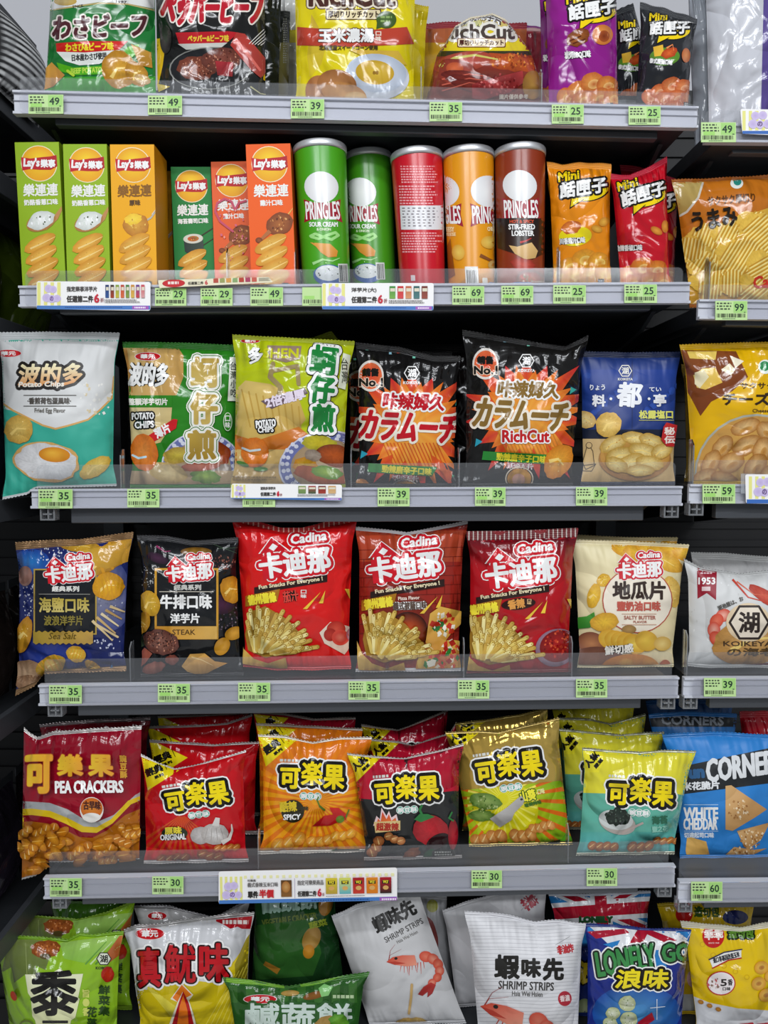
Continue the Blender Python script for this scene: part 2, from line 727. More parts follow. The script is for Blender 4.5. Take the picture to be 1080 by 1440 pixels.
        if arc:
            q = P[:, 0] / (W / 2)
            P[:, 1] += arc * q * q - arc / 2
        if len(T) and arc or W > 60:
            pass
        a = -math.radians(ang)
        R = np.array([[math.cos(a), -math.sin(a)], [math.sin(a), math.cos(a)]])
        P = P @ R.T + ((x0 + x1) / 2, (y0 + y1) / 2)
        for wo, co in o:
            Vc, Tc = capsules(P[B[:, 0]], P[B[:, 1]], wo + b)
            n = len(P)
            s.add(np.vstack([P, Vc]), np.vstack([T, Tc + n]), lin(co), per=10, nfill=n)
        c = lin(c)
        if b > 0:
            Vc, Tc = capsules(P[B[:, 0]], P[B[:, 1]], b)
            Q, TT = np.vstack([P, Vc]), np.vstack([T, Tc + len(P)])
        else:
            Q, TT = P, T
        if c2 is not None:
            dd = np.array([math.cos(math.radians(cang)), math.sin(math.radians(cang))])
            q = Q @ dd
            q = np.clip((q - q.min()) / (q.max() - q.min()), 0, 1)
            C = c + (lin(c2) - c) * q[:, None]
        else:
            C = c
        s.add(Q, TT, C, per=10 if b > 0 else 0, nfill=len(P))

    def speck(s, cx, cy, rx, ry, n, cols, sz, ang=0):
        ca, sa = math.cos(math.radians(ang)), -math.sin(math.radians(ang))
        for c in cols:
            V, T = [], []
            for _ in range(max(1, n // len(cols))):
                a, q = s.r.uniform(0, 6.283), math.sqrt(s.r.random())
                x, y = rx * q * math.cos(a), ry * q * math.sin(a)
                x, y = cx + x * ca - y * sa, cy + x * sa + y * ca
                h = sz * s.r.uniform(.5, 1.2)
                b = s.r.uniform(0, 6.28)
                i = len(V)
                for k in range(4):
                    V.append((x + h * math.cos(b + k * 1.57) * (1 if k % 2 else .6), y + h * math.sin(b + k * 1.57)))
                T += [(i, i + 1, i + 2), (i, i + 2, i + 3)]
            s.add(V, T, lin(c), per=4)

    def rays(s, cx, cy, r0, r1, n, c, fr=.5, a0=0, a1=360, c2=None, sy=1.0):
        V, T, C = [], [], []
        for k in range(n):
            a = a0 + (a1 - a0) * k / n
            b = a + (a1 - a0) / n * fr
            i = len(V)
            for (rr, aa) in ((r0, a), (r1, a), (r1, b), (r0, b)):
                V.append((cx + rr * math.cos(math.radians(aa)), cy + sy * rr * math.sin(math.radians(aa))))
            T += [(i, i + 1, i + 2), (i, i + 2, i + 3)]
            C += [lin(c), lin(c2 or c), lin(c2 or c), lin(c)]
        s.add(V, T, np.array(C))

    def burst(s, cx, cy, r0, r1, n, c, c2=None, sy=1.0, a0=0, j=.12):
        V, T = [(cx, cy)], []
        C = [lin(c)]
        for k in range(2 * n):
            a = math.radians(a0 + 180 * k / n)
            r = (r1 * (1 + s.r.uniform(-j, j))) if k % 2 == 0 else r0
            V.append((cx + r * math.cos(a), cy + sy * r * math.sin(a)))
            C.append(lin(c2 or c) if k % 2 == 0 else lin(c))
        T = [(0, i, i % (2 * n) + 1) for i in range(1, 2 * n + 1)]
        s.add(V, T, np.array(C))

    def lines_text(s, x0, y0, x1, y1, n, c, h=.55, gap=.25):
        """small print too fine to read: broken rows of ink"""
        V, T = [], []
        st = (y1 - y0) / n
        for i in range(n):
            x, y = x0, y0 + i * st
            e = x1 - s.r.uniform(0, .25) * (x1 - x0)
            while x < e:
                q = st * s.r.uniform(.5, 1.1)
                k = len(V)
                V += [(x, y), (min(x + q, e), y), (min(x + q, e), y + st * h), (x, y + st * h)]
                T += [(k, k + 1, k + 2), (k, k + 2, k + 3)]
                x += q + st * gap
        s.add(V, T, lin(c))

    def bars(s, x0, y0, x1, y1, n, c='20241c'):
        V, T = [], []
        st = (x1 - x0) / n
        for i in range(n):
            x = x0 + i * st
            q = st * s.r.choice((.35, .5, .75))
            k = len(V)
            V += [(x, y0), (x + q, y0), (x + q, y1), (x, y1)]
            T += [(k, k + 1, k + 2), (k, k + 2, k + 3)]
        s.add(V, T, lin(c))

    # --- to 3D
    def emit(s):
        if not s.parts:
            return None
        px = np.vstack([p[0] for p in s.parts])
        C = np.vstack([p[2] for p in s.parts])
        k = np.concatenate([p[3] for p in s.parts])
        met = np.concatenate([np.full(len(p[0]), p[4]) for p in s.parts])
        off = np.cumsum([0] + [len(p[0]) for p in s.parts[:-1]])
        T = np.vstack([p[1] + o for p, o in zip(s.parts, off)])
        u, v = s.surf.inverse(px)
        v0, v1 = s.surf.v0, s.surf.v1
        lo, hi = (0.03, 0.97) if isinstance(s.surf, Can) else (0.002, 0.998)
        out = np.stack([u < lo, u > hi, v < v0, v > v1], 1)
        bad = (out[T[:, 0]] & out[T[:, 1]] & out[T[:, 2]]).any(1)
        T = T[~bad]
        u, v = np.clip(u, lo, hi), np.clip(v, v0 + 1e-4, v1 - 1e-4)
        n = s.surf.normal(u, v)
        P = s.surf.ev(u, v) + n * (0.00006 + s.STEP * k)[:, None]
        # print faces the camera side
        a = np.cross(P[T[:, 1]] - P[T[:, 0]], P[T[:, 2]] - P[T[:, 0]])
        fl = (a * n[T[:, 0]]).sum(1) < 0
        T[fl] = T[fl][:, ::-1]
        T = T[np.linalg.norm(a, axis=1) > 1e-12]
        return P, T, C, met, n, u, v


def mesh_np(name, V, Fs, C, met, Nn, uv, m, parent, org):
    """mesh from arrays; Fs a list of index arrays (quads or triangles)"""
    me = bpy.data.meshes.new(name)
    V = V - np.asarray(org)
    loops = np.concatenate([f.ravel() for f in Fs]).astype(np.int32)
    sizes = np.concatenate([np.full(len(f), f.shape[1]) for f in Fs]).astype(np.int32)
    st = np.r_[0, np.cumsum(sizes)[:-1]].astype(np.int32)
    me.vertices.add(len(V))
    me.vertices.foreach_set('co', V.astype(np.float32).ravel())
    me.loops.add(len(loops))
    me.loops.foreach_set('vertex_index', loops)
    me.polygons.add(len(sizes))
    me.polygons.foreach_set('loop_start', st)
    me.update(calc_edges=True)
    a = me.attributes.new('Col', 'FLOAT_COLOR', 'POINT')
    a.data.foreach_set('color', np.c_[C, np.ones(len(C))].astype(np.float32).ravel())
    a = me.attributes.new('Met', 'FLOAT', 'POINT')
    a.data.foreach_set('value', np.asarray(met, np.float32))
    a = me.attributes.new('buv', 'FLOAT_VECTOR', 'POINT')
    a.data.foreach_set('vector', uv.astype(np.float32).ravel())
    me.materials.append(m)
    me.polygons.foreach_set('use_smooth', np.ones(len(sizes), bool))
    me.normals_split_custom_set_from_vertices(Nn.astype(np.float32).tolist())
    return link(name, me, parent)


def grid(nu, nv):
    i = np.arange(nv - 1)[:, None] * nu + np.arange(nu - 1)[None]
    i = i.ravel()
    return np.stack([i, i + 1, i + nu + 1, i + nu], 1)
# ------------------------------------------------------------------ the shelves: rails measured along their front
# (x left, x right, top y left, top y right, bottom y left, bottom y right)
MAIN = [(18, 982, 127, 150, 161, 181), (26, 971, 402, 397, 432, 427), (43, 960, 688, 683.5, 715, 711),
        (54, 955, 963, 952, 992, 981), (61, 950, 1234, 1217, 1263, 1246), (66, 945, 1512, 1492, 1540, 1520)]
RIGHT = [(992, 1180, 174, 176, 201, 203), (983, 1180, 421, 423, 449, 451), (970, 1180, 681, 681, 708, 708),
         (962, 1180, 953, 952, 981, 980), (955, 1180, 1239, 1237, 1268, 1266), (950, 1180, 1500, 1498, 1526, 1524)]
GUARD = [26, 26, 37, 37, 35, 35]
DEPTH = 0.40


class Row:
    def __init__(s, r):
        a, b = bp(r[0], r[2], D), bp(r[1], r[3], D)
        c, d = bp(r[0], r[4], D), bp(r[1], r[5], D)
        s.x0, s.x1 = a[0], b[0]
        s.zt, s.zb = (a[2], b[2]), (c[2], d[2])
        s.deck = (a[2] - .003, b[2] - .003)

    def z(s, x):
        k = (x - s.x0) / (s.x1 - s.x0)
        return s.deck[0] + (s.deck[1] - s.deck[0]) * k

    def ypx(s, x, Y):
        """pixel row at which the deck meets the column x at depth Y"""
        P = bp(x, 700, Y)
        return float(proj(np.array([P[0], Y, s.z(P[0])]))[1])


ROWS = {('m', i + 1): Row(r) for i, r in enumerate(MAIN)}
ROWS.update({('r', i + 1): Row(r) for i, r in enumerate(RIGHT)})
ORD = ['top', 'second', 'third', 'fourth', 'fifth', 'bottom']


def sl(t, d):
    return (t[0] + d, t[1] + d)


def shelf(side, i):
    r = ROWS[(side, i)]
    x0, x1 = r.x0, r.x1
    mid = (x0 + x1) / 2
    org = (mid, D, r.z(mid))
    where = 'main bay' if side == 'm' else 'right-hand bay'
    e = empty('gondola_shelf', org, '%s grey-railed shelf of the %s, counted from above' % (ORD[i - 1], where), 'shelf', 'shelves of the snack gondola')
    d = r.deck
    MB().box(x0 + .012, x1 - .012, D + .008, D + DEPTH, sl(d, -.022), d).build('deck', STEEL, e, org, .001)
    # the front rail: a channel with lips that holds the price slips
    zt, zb = r.zt, r.zb
    m = MB()
    m.box(x0, x1, D + .002, D + .008, zb, zt)
    m.box(x0, x1, D - .003, D + .002, zb, sl(zb, .0035))
    m.box(x0, x1, D - .002, D + .002, sl(zt, -.003), zt)
    m.box(x0, x1, D - .0005, D + .002, (zb[0] * .42 + zt[0] * .58, zb[1] * .42 + zt[1] * .58),
          (zb[0] * .39 + zt[0] * .61, zb[1] * .39 + zt[1] * .61))
    m.build('price_rail', RAIL, e, org, .0008)
    # edge of the steel deck seen below the rail, set back
    MB().box(x0 + .045, x1 - .045, D + .02, D + .034, sl(zb, -.005 if i < 3 else -.022), sl(zb, .004)).build('front_edge', EDGE, e, org, .0015)
    # clear guard standing behind the rail
    h = GUARD[i - 1] / F * D
    n = 1 if side == 'r' else 1
    gx0, gx1 = x0 + .004, x1 - .006
    pts = []
    R = .007
    zl = lambda x: d[0] + (d[1] - d[0]) * (x - x0) / (x1 - x0)
    for (cx, s0) in ((gx0 + R, 180), (gx1 - R, 270)):
        for k in range(6):
            a = math.radians(s0 + k * 18)
            pts.append((cx + R * math.cos(a), zl(cx) + h - R - R * math.sin(a)))
    pts = [(gx0, zl(gx0))] + pts + [(gx1, zl(gx1))]
    N = len(pts)
    V = [(x, D + .0105, z) for x, z in pts] + [(x, D + .0125, z) for x, z in pts]
    Fc = [tuple(range(N))[::-1], tuple(range(N, 2 * N))]
    g = raw_mesh('front_guard', V, Fc, ACRYL, e, org)
    g['label'] = 'clear acrylic front guard'
    rim = MB()
    for a in range(N - 1):
        rim.add([V[a], V[a + 1], V[N + a + 1], V[N + a]], [(0, 1, 2, 3)])
    rim.build('guard_edge', ACRYL_EDGE, g, (0, 0, 0))
    # clear cover over the slips with rounded ends
    c0, c1 = x0 + .010, x1 - .002
    hh = (zt[0] - zb[0]) / 2
    pts = []
    for (cx, sg) in ((c0, 1), (c1, -1)):
        for k in range(7):
            a = math.radians(-90 + k * 30) if sg < 0 else math.radians(90 + k * 30)
            zz = (zt[0] + (zt[1] - zt[0]) * (cx - x0) / (x1 - x0) + zb[0] + (zb[1] - zb[0]) * (cx - x0) / (x1 - x0)) / 2
            rr = .006
            cz = zz + (hh - rr) * (1 if math.sin(a) > 0.01 else -1 if math.sin(a) < -0.01 else 0)
            pts.append((cx - sg * 0 + rr * math.cos(a) + sg * rr, cz + rr * math.sin(a)))
    N = len(pts)
    V = [(x, D - .0042, z) for x, z in pts] + [(x, D - .0034, z) for x, z in pts]
    Fc = [tuple(range(N)), tuple(range(N, 2 * N))[::-1]] + [(a, (a + 1) % N, N + (a + 1) % N, N + a) for a in range(N)]
    c = raw_mesh('rail_cover', V, Fc, COVER, e, org)
    c['label'] = 'clear cover strip'
    # brackets under the deck and hooks at the rail ends
    for x, s in ((x0 + .03, 1), (x1 - .03, -1)):
        zz = zl(x)
        b = MB()
        b.add([(x - .003, D + .05, zz - .026), (x - .003, D + DEPTH, zz - .026), (x - .003, D + DEPTH, zz - .085), (x - .003, D + .10, zz - .045),
               (x + .003, D + .05, zz - .026), (x + .003, D + DEPTH, zz - .026), (x + .003, D + DEPTH, zz - .085), (x + .003, D + .10, zz - .045)],
              [(0, 1, 2, 3), (7, 6, 5, 4), (0, 4, 5, 1), (1, 5, 6, 2), (2, 6, 7, 3), (3, 7, 4, 0)])
        b.build('bracket', STEEL, e, org)
    if i in (3, 4, 5):
        for x in ((x0 + .021, x1 - .014) if side == 'm' else (x0 + .01,)):
            zz = zb[0] + (zb[1] - zb[0]) * (x - x0) / (x1 - x0)
            h_ = MB()
            for dx in (-.010, .0, .008):
                h_.box(x + dx, x + dx + .0022, D + .001, D + .016, zz - .015, zz + .0)
            h_.box(x - .010, x + .0102, D + .001, D + .016, zz - .0165, zz - .0145)
            h_.box(x - .006, x + .006, D + .001, D + .010, zz - .009, zz - .007)
            hk = h_.build('guard_hook', ACRYL_EDGE, e, org)
            hk['label'] = 'clear plastic hook under the rail end'
    return e


def bag(name, row, top, bx, art, base, label, Y=D + .048, Yt=None, tf=.030, group=None, bot=None, pinch=.035, seal=9, scol=None,
        sart=None, sb=6, mat_=None, met=0.0, smet=0.0, belly=.85, cat='snack bag', lift=0.0, backcol=None):
    """sealed pillow bag; top = outline of the upper edge in the photograph's pixels, bx = (left, right) of the foot on the deck"""
    r = ROWS[row]
    Yt = Y + .004 if Yt is None else Yt
    if bot is None:
        bot = [(bx[0], r.ypx(bx[0], Y) - .8 - lift), ((bx[0] + bx[1]) / 2, r.ypx(sum(bx) / 2, Y) - .8 - lift), (bx[1], r.ypx(bx[1], Y) - .8 - lift)]
    hpx = (bot[0][1] + bot[-1][1] - top[0][1] - top[-1][1]) / 2
    st, sbv = seal / hpx, sb / hpx
    S = Pouch(top, bot, Yt, Y, tf, st, sbv, pinch, belly)
    foot = S.mid(np.array([.5]), np.array([1.0]))[0]
    org = (foot[0], foot[1], r.z(foot[0]) + .0005 if bot is None else foot[2])
    e = empty(name, org, label, cat, group)
    mt = mat_ or FILM
    # front and back skins
    nu, nv = 40, 52
    u = np.linspace(0, 1, nu)
    v = S.v0 + (S.v1 - S.v0) * (1 - np.cos(np.linspace(0, math.pi, nv))) / 2
    u = (1 - np.cos(u * math.pi)) / 2
    U, V = [a.ravel() for a in np.meshgrid(u, v)]
    P, Q = S.ev(U, V), S.back(U, V)
    nf = S.normal(U, V)
    nb = nf * (1, -1, 1)
    cb = lin(base)
    parts = [(P, [grid(nu, nv)[:, ::-1]], np.repeat(cb[None], len(P), 0), np.full(len(P), met), nf, U, V),
             (Q, [grid(nu, nv)], np.repeat(lin(backcol or base)[None], len(P), 0), np.full(len(P), met), nb, U, V)]
    if art:
        A = Art(S)
        art(A)
        em = A.emit()
        if em:
            p, T, C, m_, n_, u_, v_ = em
            parts.append((p, [T], C, m_, n_, u_, v_))
    VV, FF, o = [], [], 0
    for p in parts:
        VV.append(p[0])
        FF += [f + o for f in p[1]]
        o += len(p[0])
    uv = np.vstack([np.stack([p[5], p[6], p[6] * 0], 1) for p in parts])
    mesh_np('pouch', np.vstack(VV), FF, np.vstack([p[2] for p in parts]), np.concatenate([p[3] for p in parts]),
            np.vstack([p[4] for p in parts]), uv, mt, e, org)
    # crimped seals: thin double strips, saw-toothed at the cut
    for nm, va, vb in (('top_seal', 0.0, S.v0), ('bottom_seal', 1.0, S.v1)):
        n = 70
        uu = np.linspace(0, 1, n)
        vs = np.linspace(va, vb, 4)
        UU, VS = [a.ravel() for a in np.meshgrid(uu, vs)]
        tooth = np.zeros(len(UU))
        tooth[:n] = (np.arange(n) % 2) * .0011
        wave = .0012 * np.sin(UU * 17 + len(label)) * (1 - (VS - va) / (vb - va + 1e-9))
        A_, B_ = S.mid(UU, VS), S.mid(UU, VS)
        for M, q in ((A_, -1), (B_, 1)):
            M[:, 1] += q * .0005 + wave
            M[:, 2] += tooth * (-1 if va == 0 else 1)
        nn = np.repeat(np.array([[0, -1.0, 0.0]]), len(UU), 0)
        dist = np.abs(VS - va) * hpx / F * D
        cs = lin(scol or base)
        g = grid(n, 4)
        ff = [g if va > vb else g[:, ::-1], (g[:, ::-1] if va > vb else g) + len(A_)]
        VV, CC = [A_, B_], [np.repeat(cs[None], 2 * len(A_), 0)]
        NN, UVs = [nn, -nn], [np.stack([UU, VS, dist], 1)] * 2
        mm = [np.full(2 * len(A_), smet)]
        if sart and va == 0:
            S2 = Pouch(top, bot, Yt, Y, 0, 0, 1 - S.v0, pinch, belly)
            S2.v0, S2.v1 = 0.0, st
            A = Art(S2)
            sart(A)
            em = A.emit()
            if em:
                p, T, C, m_, n_, u_, v_ = em
                p[:, 1] -= .0004
                ff.append(T + 2 * len(A_))
                VV.append(p)
                CC.append(C)
                NN.append(n_)
                mm.append(m_)
                UVs.append(np.stack([u_, v_, v_ * hpx / F * D], 1))
        mesh_np(nm, np.vstack(VV), ff, np.vstack(CC), np.concatenate(mm), np.vstack(NN), np.vstack(UVs), SEAL, e, org)
    return e


def carton(row, q, art, base, side, label, Y=D + .017, dep=.060, group=None, Yt=None):
    """tall snack carton, q = its front corners TL TR BR BL in pixels"""
    r = ROWS[row]
    q = [list(p) for p in q]
    S = Panel(q, Y)
    c = S.ev(np.array([0, 1, 1, 0.]), np.array([0, 0, 1, 1.]))
    zz = max(r.z(c[2][0]), r.z(c[3][0])) + .0008
    c[2][2], c[3][2] = zz, zz
    q[2], q[3] = proj(c[2]), proj(c[3])
    S = Panel(q, Y)
    org = (c[2] + c[3]) / 2
    e = empty('snack_carton', org, label, 'carton', group)
    A = Art(S, 30)
    art(A)
    P, T, C, m_, n_, u_, v_ = A.emit()
    n_[:] = (0, -1, 0)
    back = c + (0, dep, 0)
    faces = [(c[0], c[1], c[2], c[3], (0, -1, 0), base), (c[1], back[1], back[2], c[2], (1, 0, 0), side), (back[0], c[0], c[3], back[3], (-1, 0, 0), side),
             (back[1], back[0], back[3], back[2], (0, 1, 0), base)]
    V, Fq, CC, NN = [], [], [], []
    for f in faces:
        i = len(V)
        V += list(f[:4])
        Fq.append((i + 3, i + 2, i + 1, i))
        CC += [lin(f[5])] * 4
        NN += [f[4]] * 4
    k = len(V)
    mesh_np('carton_body', np.vstack([np.array(V), P]), [np.array(Fq), T + k], np.vstack([np.array(CC), C]), np.zeros(k + len(P)),
            np.vstack([np.array(NN, float), n_]), np.zeros((k + len(P), 3)), CARD, e, org)
    for nm, a, zdir in (('top_flap', (c[0], c[1], back[1], back[0]), 1), ('bottom_flap', (c[3], c[2], back[2], back[3]), -1)):
        a = np.array(a)
        b = a + (0, 0, -.0006 * zdir)
        V = np.vstack([a, b])
        Fq = np.array([(0, 1, 2, 3), (4, 7, 6, 5), (0, 4, 5, 1), (1, 5, 6, 2), (2, 6, 7, 3), (3, 7, 4, 0)])
        NN = np.repeat(np.array([[0, 0, 1.0 * zdir]]), 8, 0)
        mesh_np(nm, V, [Fq], np.repeat(lin(side)[None], 8, 0), np.zeros(8), NN, np.zeros((8, 3)), CARD, e, org)
    return e


def can(row, tl, tr, bl, br, art, base, label, Y=D + .052, group=None, lid=True):
    r = ROWS[row]
    S = Can(tl, tr, bl, br, Y)
    zb = r.z(S.Pb[0]) + .0012
    k = (S.Pt[2] - zb) / (S.Pt[2] - S.Pb[2])
    S.Pb = S.Pt + (S.Pb - S.Pt) * k
    org = S.Pb.copy()
    e = empty('crisp_can', org, label, 'can', group)
    n = 48
    th = np.linspace(0, 2 * math.pi, n, endpoint=False)
    ring_ = np.cos(th)[:, None] * S.e1 + np.sin(th)[:, None] * S.e2

    def lathe(nm, prof, m, parent=e, col=None):
        """prof: (distance along the axis from the top, radius)"""
        V, NN = [], []
        for (a, rad) in prof:
            V.append(S.Pt + S.ax * a + ring_ * rad)
        V = np.vstack(V)
        Fq = [[i * n + j, i * n + (j + 1) % n, (i + 1) * n + (j + 1) % n, (i + 1) * n + j] for i in range(len(prof) - 1) for j in range(n)]
        if col is None:
            o = raw_mesh(nm, V, Fq, m, parent, org)
            o.data.polygons.foreach_set('use_smooth', np.ones(len(Fq), bool))
            return o
        return V, np.array(Fq)
    H = np.linalg.norm(S.Pb - S.Pt)
    rt, rb = S.rt, S.rb
    V, Fq = lathe('', [(.004, rt * .985), (.006, rt), (H * .5, (rt + rb) / 2), (H - .004, rb), (H - .003, rb * .98)], None, col=1)
    NN = np.tile(ring_, (5, 1))
    A = Art(S, 4.0)
    art(A)
    P, T, C, m_, n_, u_, v_ = A.emit()
    kk = len(V)
    mesh_np('can_body', np.vstack([V, P]), [Fq, T + kk], np.vstack([np.repeat(lin(base)[None], kk, 0), C]), np.zeros(kk + len(P)),
            np.vstack([NN, n_]), np.zeros((kk + len(P), 3)), CANM, e, org)
    lathe('top_rim', [(.005, rt * .97), (.0065, rt * 1.012), (.003, rt * 1.03), (-.002, rt * 1.03), (-.0035, rt * 1.0), (-.002, rt * .95), (.003, rt * .93), (.003, 0.0001)], TIN)
    lathe('base_rim', [(H - .0045, rb * .99), (H - .003, rb * 1.02), (H - .0008, rb * 1.015), (H - .0004, rb * .97), (H - .003, rb * .94), (H - .003, .0001)], TIN)
    return e


def price_tag(x, y, w_, h_, num, label, dark=True, cover=False, seed=0):
    Yp = D - .0052 if not cover else D - .0030
    q = [(x, y), (x + w_, y), (x + w_, y + h_), (x, y + h_)]
    S = Panel(q, Yp)
    A = Art(S, 60)
    A.r.seed(seed)
    A.push(x, y, w_ / 46, h_ / 27)
    A.rect(0, 0, 46, 27, 'c3e29c')
    if dark:
        A.rect(26, 1, 45, 17, 'a6d67c')
    if num:
        A.txt(num, 27.5, 4, 41, 14.5, '20382c', b=.28)
        A.lines_text(41, 15.5, 44, 18, 1, '3c5a3c')
        A.lines_text(2, 2.6, 24, 14.5, 3, '3b4a38', h=.5, gap=.4)
    if dark and seed % 2 == 0:
        A.rect(3, 12.5, 18, 17.5, 'a4da72')
    A.bars(2, 18, 43, 23.5, 26)
    A.lines_text(10, 24.6, 30, 26.4, 1, '6f8a66', h=.6)
    A.pop()
    P, T, C, m_, n_, u_, v_ = A.emit()
    n_[:] = (0, -1, 0)
    c = S.ev(np.array([0, 1, 1, 0.]), np.array([0, 0, 1, 1.]))
    b = c + (0, .0005, 0)
    V = np.vstack([c, b])
    Fq = np.array([(3, 2, 1, 0), (4, 5, 6, 7), (0, 1, 5, 4), (1, 2, 6, 5), (2, 3, 7, 6), (3, 0, 4, 7)])
    org = c.mean(0)
    NN = np.vstack([np.repeat([[0, -1.0, 0]], 8, 0), n_])
    me = mesh_np('price_tag', np.vstack([V, P]), [Fq, T + 8], np.vstack([np.repeat(lin('bfe493')[None], 8, 0), C]), np.zeros(8 + len(P)), NN,
                 np.zeros((8 + len(P), 3)), PAPER, None, org)
    me.location = Vector(org)
    return tag(me, label, 'price tag', 'green price tags on the shelf rails')


def card_strip(name, q, art, label, Yp=D - .009, base='f6f4f2', tilt=0.0, group='promotion strips clipped to the rails', cat='promotion strip', round_=True):
    S = Panel(q, (Yp + tilt, Yp - tilt))
    A = Art(S, 60)
    art(A)
    P, T, C, m_, n_, u_, v_ = A.emit()
    cu = np.array([0, 1, 1, 0.])
    # rounded corners
    W = np.hypot(*(np.array(q[1]) - q[0]))
    H = np.hypot(*(np.array(q[3]) - q[0]))
    rr = 3.0
    pu, pv = [], []
    for cx, cy, a0 in ((1 - rr / W, rr / H, -90), (1 - rr / W, 1 - rr / H, 0), (rr / W, 1 - rr / H, 90), (rr / W, rr / H, 180)):
        for k in range(5):
            a = math.radians(a0 + k * 22.5)
            pu.append(cx + rr / W * math.cos(a))
            pv.append(cy + rr / H * math.sin(a))
    c = S.ev(np.array(pu), np.array(pv))
    N = len(c)
    V = np.vstack([c, c + (0, .0006, 0)])
    loops = [np.array([list(range(N))[::-1]]), np.array([list(range(N, 2 * N))]),
             np.array([(a, (a + 1) % N, N + (a + 1) % N, N + a) for a in range(N)])]
    org = c.mean(0)
    n_[:] = n_.mean(0) / np.linalg.norm(n_.mean(0))
    NN = np.vstack([np.repeat(n_[:1], N, 0), -np.repeat(n_[:1], N, 0), n_])
    me = mesh_np(name, np.vstack([V, P]), loops + [T + 2 * N], np.vstack([np.repeat(lin(base)[None], 2 * N, 0), C]), np.zeros(2 * N + len(P)), NN,
                 np.zeros((2 * N + len(P), 3)), PAPER, None, org)
    me.location = Vector(org)
    return tag(me, label, cat, group)


# ------------------------------------------------------------------ the place
def structure(name, o):
    o.name = name
    return tag(o, kind='structure')


zf = 0.0
structure('floor', MB().box(-2.2, 2.2, -2.5, D + .5, -.05, 0).build('floor', FLOORM))
bx0, bx1 = -1.2, 1.3
zdeck1 = 2.05
m = MB().box(bx0, bx1, D + DEPTH + .012, D + DEPTH + .03, 0, zdeck1)
z = .30
while z < zdeck1 - .03:                              # pressed ribs of the steel back
    m.box(bx0, bx1, D + DEPTH + .007, D + DEPTH + .012, z, z + .012)
    z += .034
structure('wall_back', m.build('wall_back', DARK))
structure('wall_upper', MB().box(-2.2, 2.2, D + DEPTH + .012, D + DEPTH + .06, zdeck1, 3.0).build('wall_upper', WALL))
# post between the two bays
xp = (ROWS[('m', 3)].x1 + ROWS[('r', 3)].x0) / 2
for nm, xx in (('trim_1', xp), ('trim_2', ROWS[('m', 3)].x0 - .02)):
    mm = MB().box(xx - .018, xx + .018, D + DEPTH - .03, D + DEPTH + .006, 0, zdeck1)
    structure(nm, mm.build(nm, STEEL))
for i in range(1, 7):
    shelf('m', i)
    shelf('r', i)


def divider(row, x, h=62, dep=.30, label=''):
    """clear upright sheet between two facings"""
    r = ROWS[row]
    P = bp(x, 700, D + .02)
    z0 = r.z(P[0]) + .0005
    hh = h / F * D
    y0, y1 = D + .016, D + .016 + dep
    prof = [(y0, z0), (y0, z0 + hh - .008), (y0 + .008, z0 + hh), (y1, z0 + hh), (y1, z0)]
    n = len(prof)
    V = [(P[0] - .0008, a, b) for a, b in prof] + [(P[0] + .0008, a, b) for a, b in prof]
    o = raw_mesh('shelf_divider', V, [tuple(range(n)), tuple(range(n, 2 * n))[::-1]], ACRYL, None, (P[0], y0, z0))
    o.location = (P[0], y0, z0)
    ed = MB()
    for a in range(n):
        b = (a + 1) % n
        ed.add([V[a], V[b], V[n + b], V[n + a]], [(0, 1, 2, 3)])
    ed.build('polished_edge', ACRYL_EDGE, o, (P[0], y0, z0))
    return tag(o, label, 'shelf divider', 'clear dividers between the facings')


# ------------------------------------------------------------------ printed motifs shared by several packs
WH, BK, RED, YEL = 'f4f3f0', '16130f', 'd01a22', 'f6dc12'


def chip(a, x, y, rx, ry, ang=0, c='f0b83e', c2='cf8a1e', ridges=0, hl='f8d67a'):
    a.ell(x, y, rx, ry, c, c2, ang, 26, .05)
    a.push(x, y, 1, 1, ang)
    a.line([(-rx * .6, ry * .25), (-rx * .1, -ry * .1), (rx * .5, ry * .05)], ry * .22, hl, ry * .06)
    for k in range(ridges):
        q = -0.75 + 1.5 * (k + .5) / ridges
        h = ry * math.sqrt(max(0, 1 - q * q)) * .92
        a.line([(rx * q, -h), (rx * q + rx * .06, 0), (rx * q, h)], rx * .09, 'd99a28', same=k > 0)
    a.pop()
    if not ridges and rx > 9:
        a.speck(x, y, rx * .75, ry * .7, 10, ['c98a2c', 'fbe08e'], 1.0, ang)


def curl(a, x, y, l, h, ang=0, c='e8a244', c2='b86a1c', n=4):
    """a twisted cracker"""
    a.push(x, y, 1, 1, ang)
    for k in range(n):
        q = -l / 2 + l * (k + .5) / n
        a.ell(q, (k % 2) * h * .1, l / n * .72, h * .5, c, c2, 32, 16, .04)
        a.line([(q - l / n * .4, h * .18), (q + l / n * .3, -h * .25)], h * .13, 'f6cf8a', h * .03)
    a.pop()


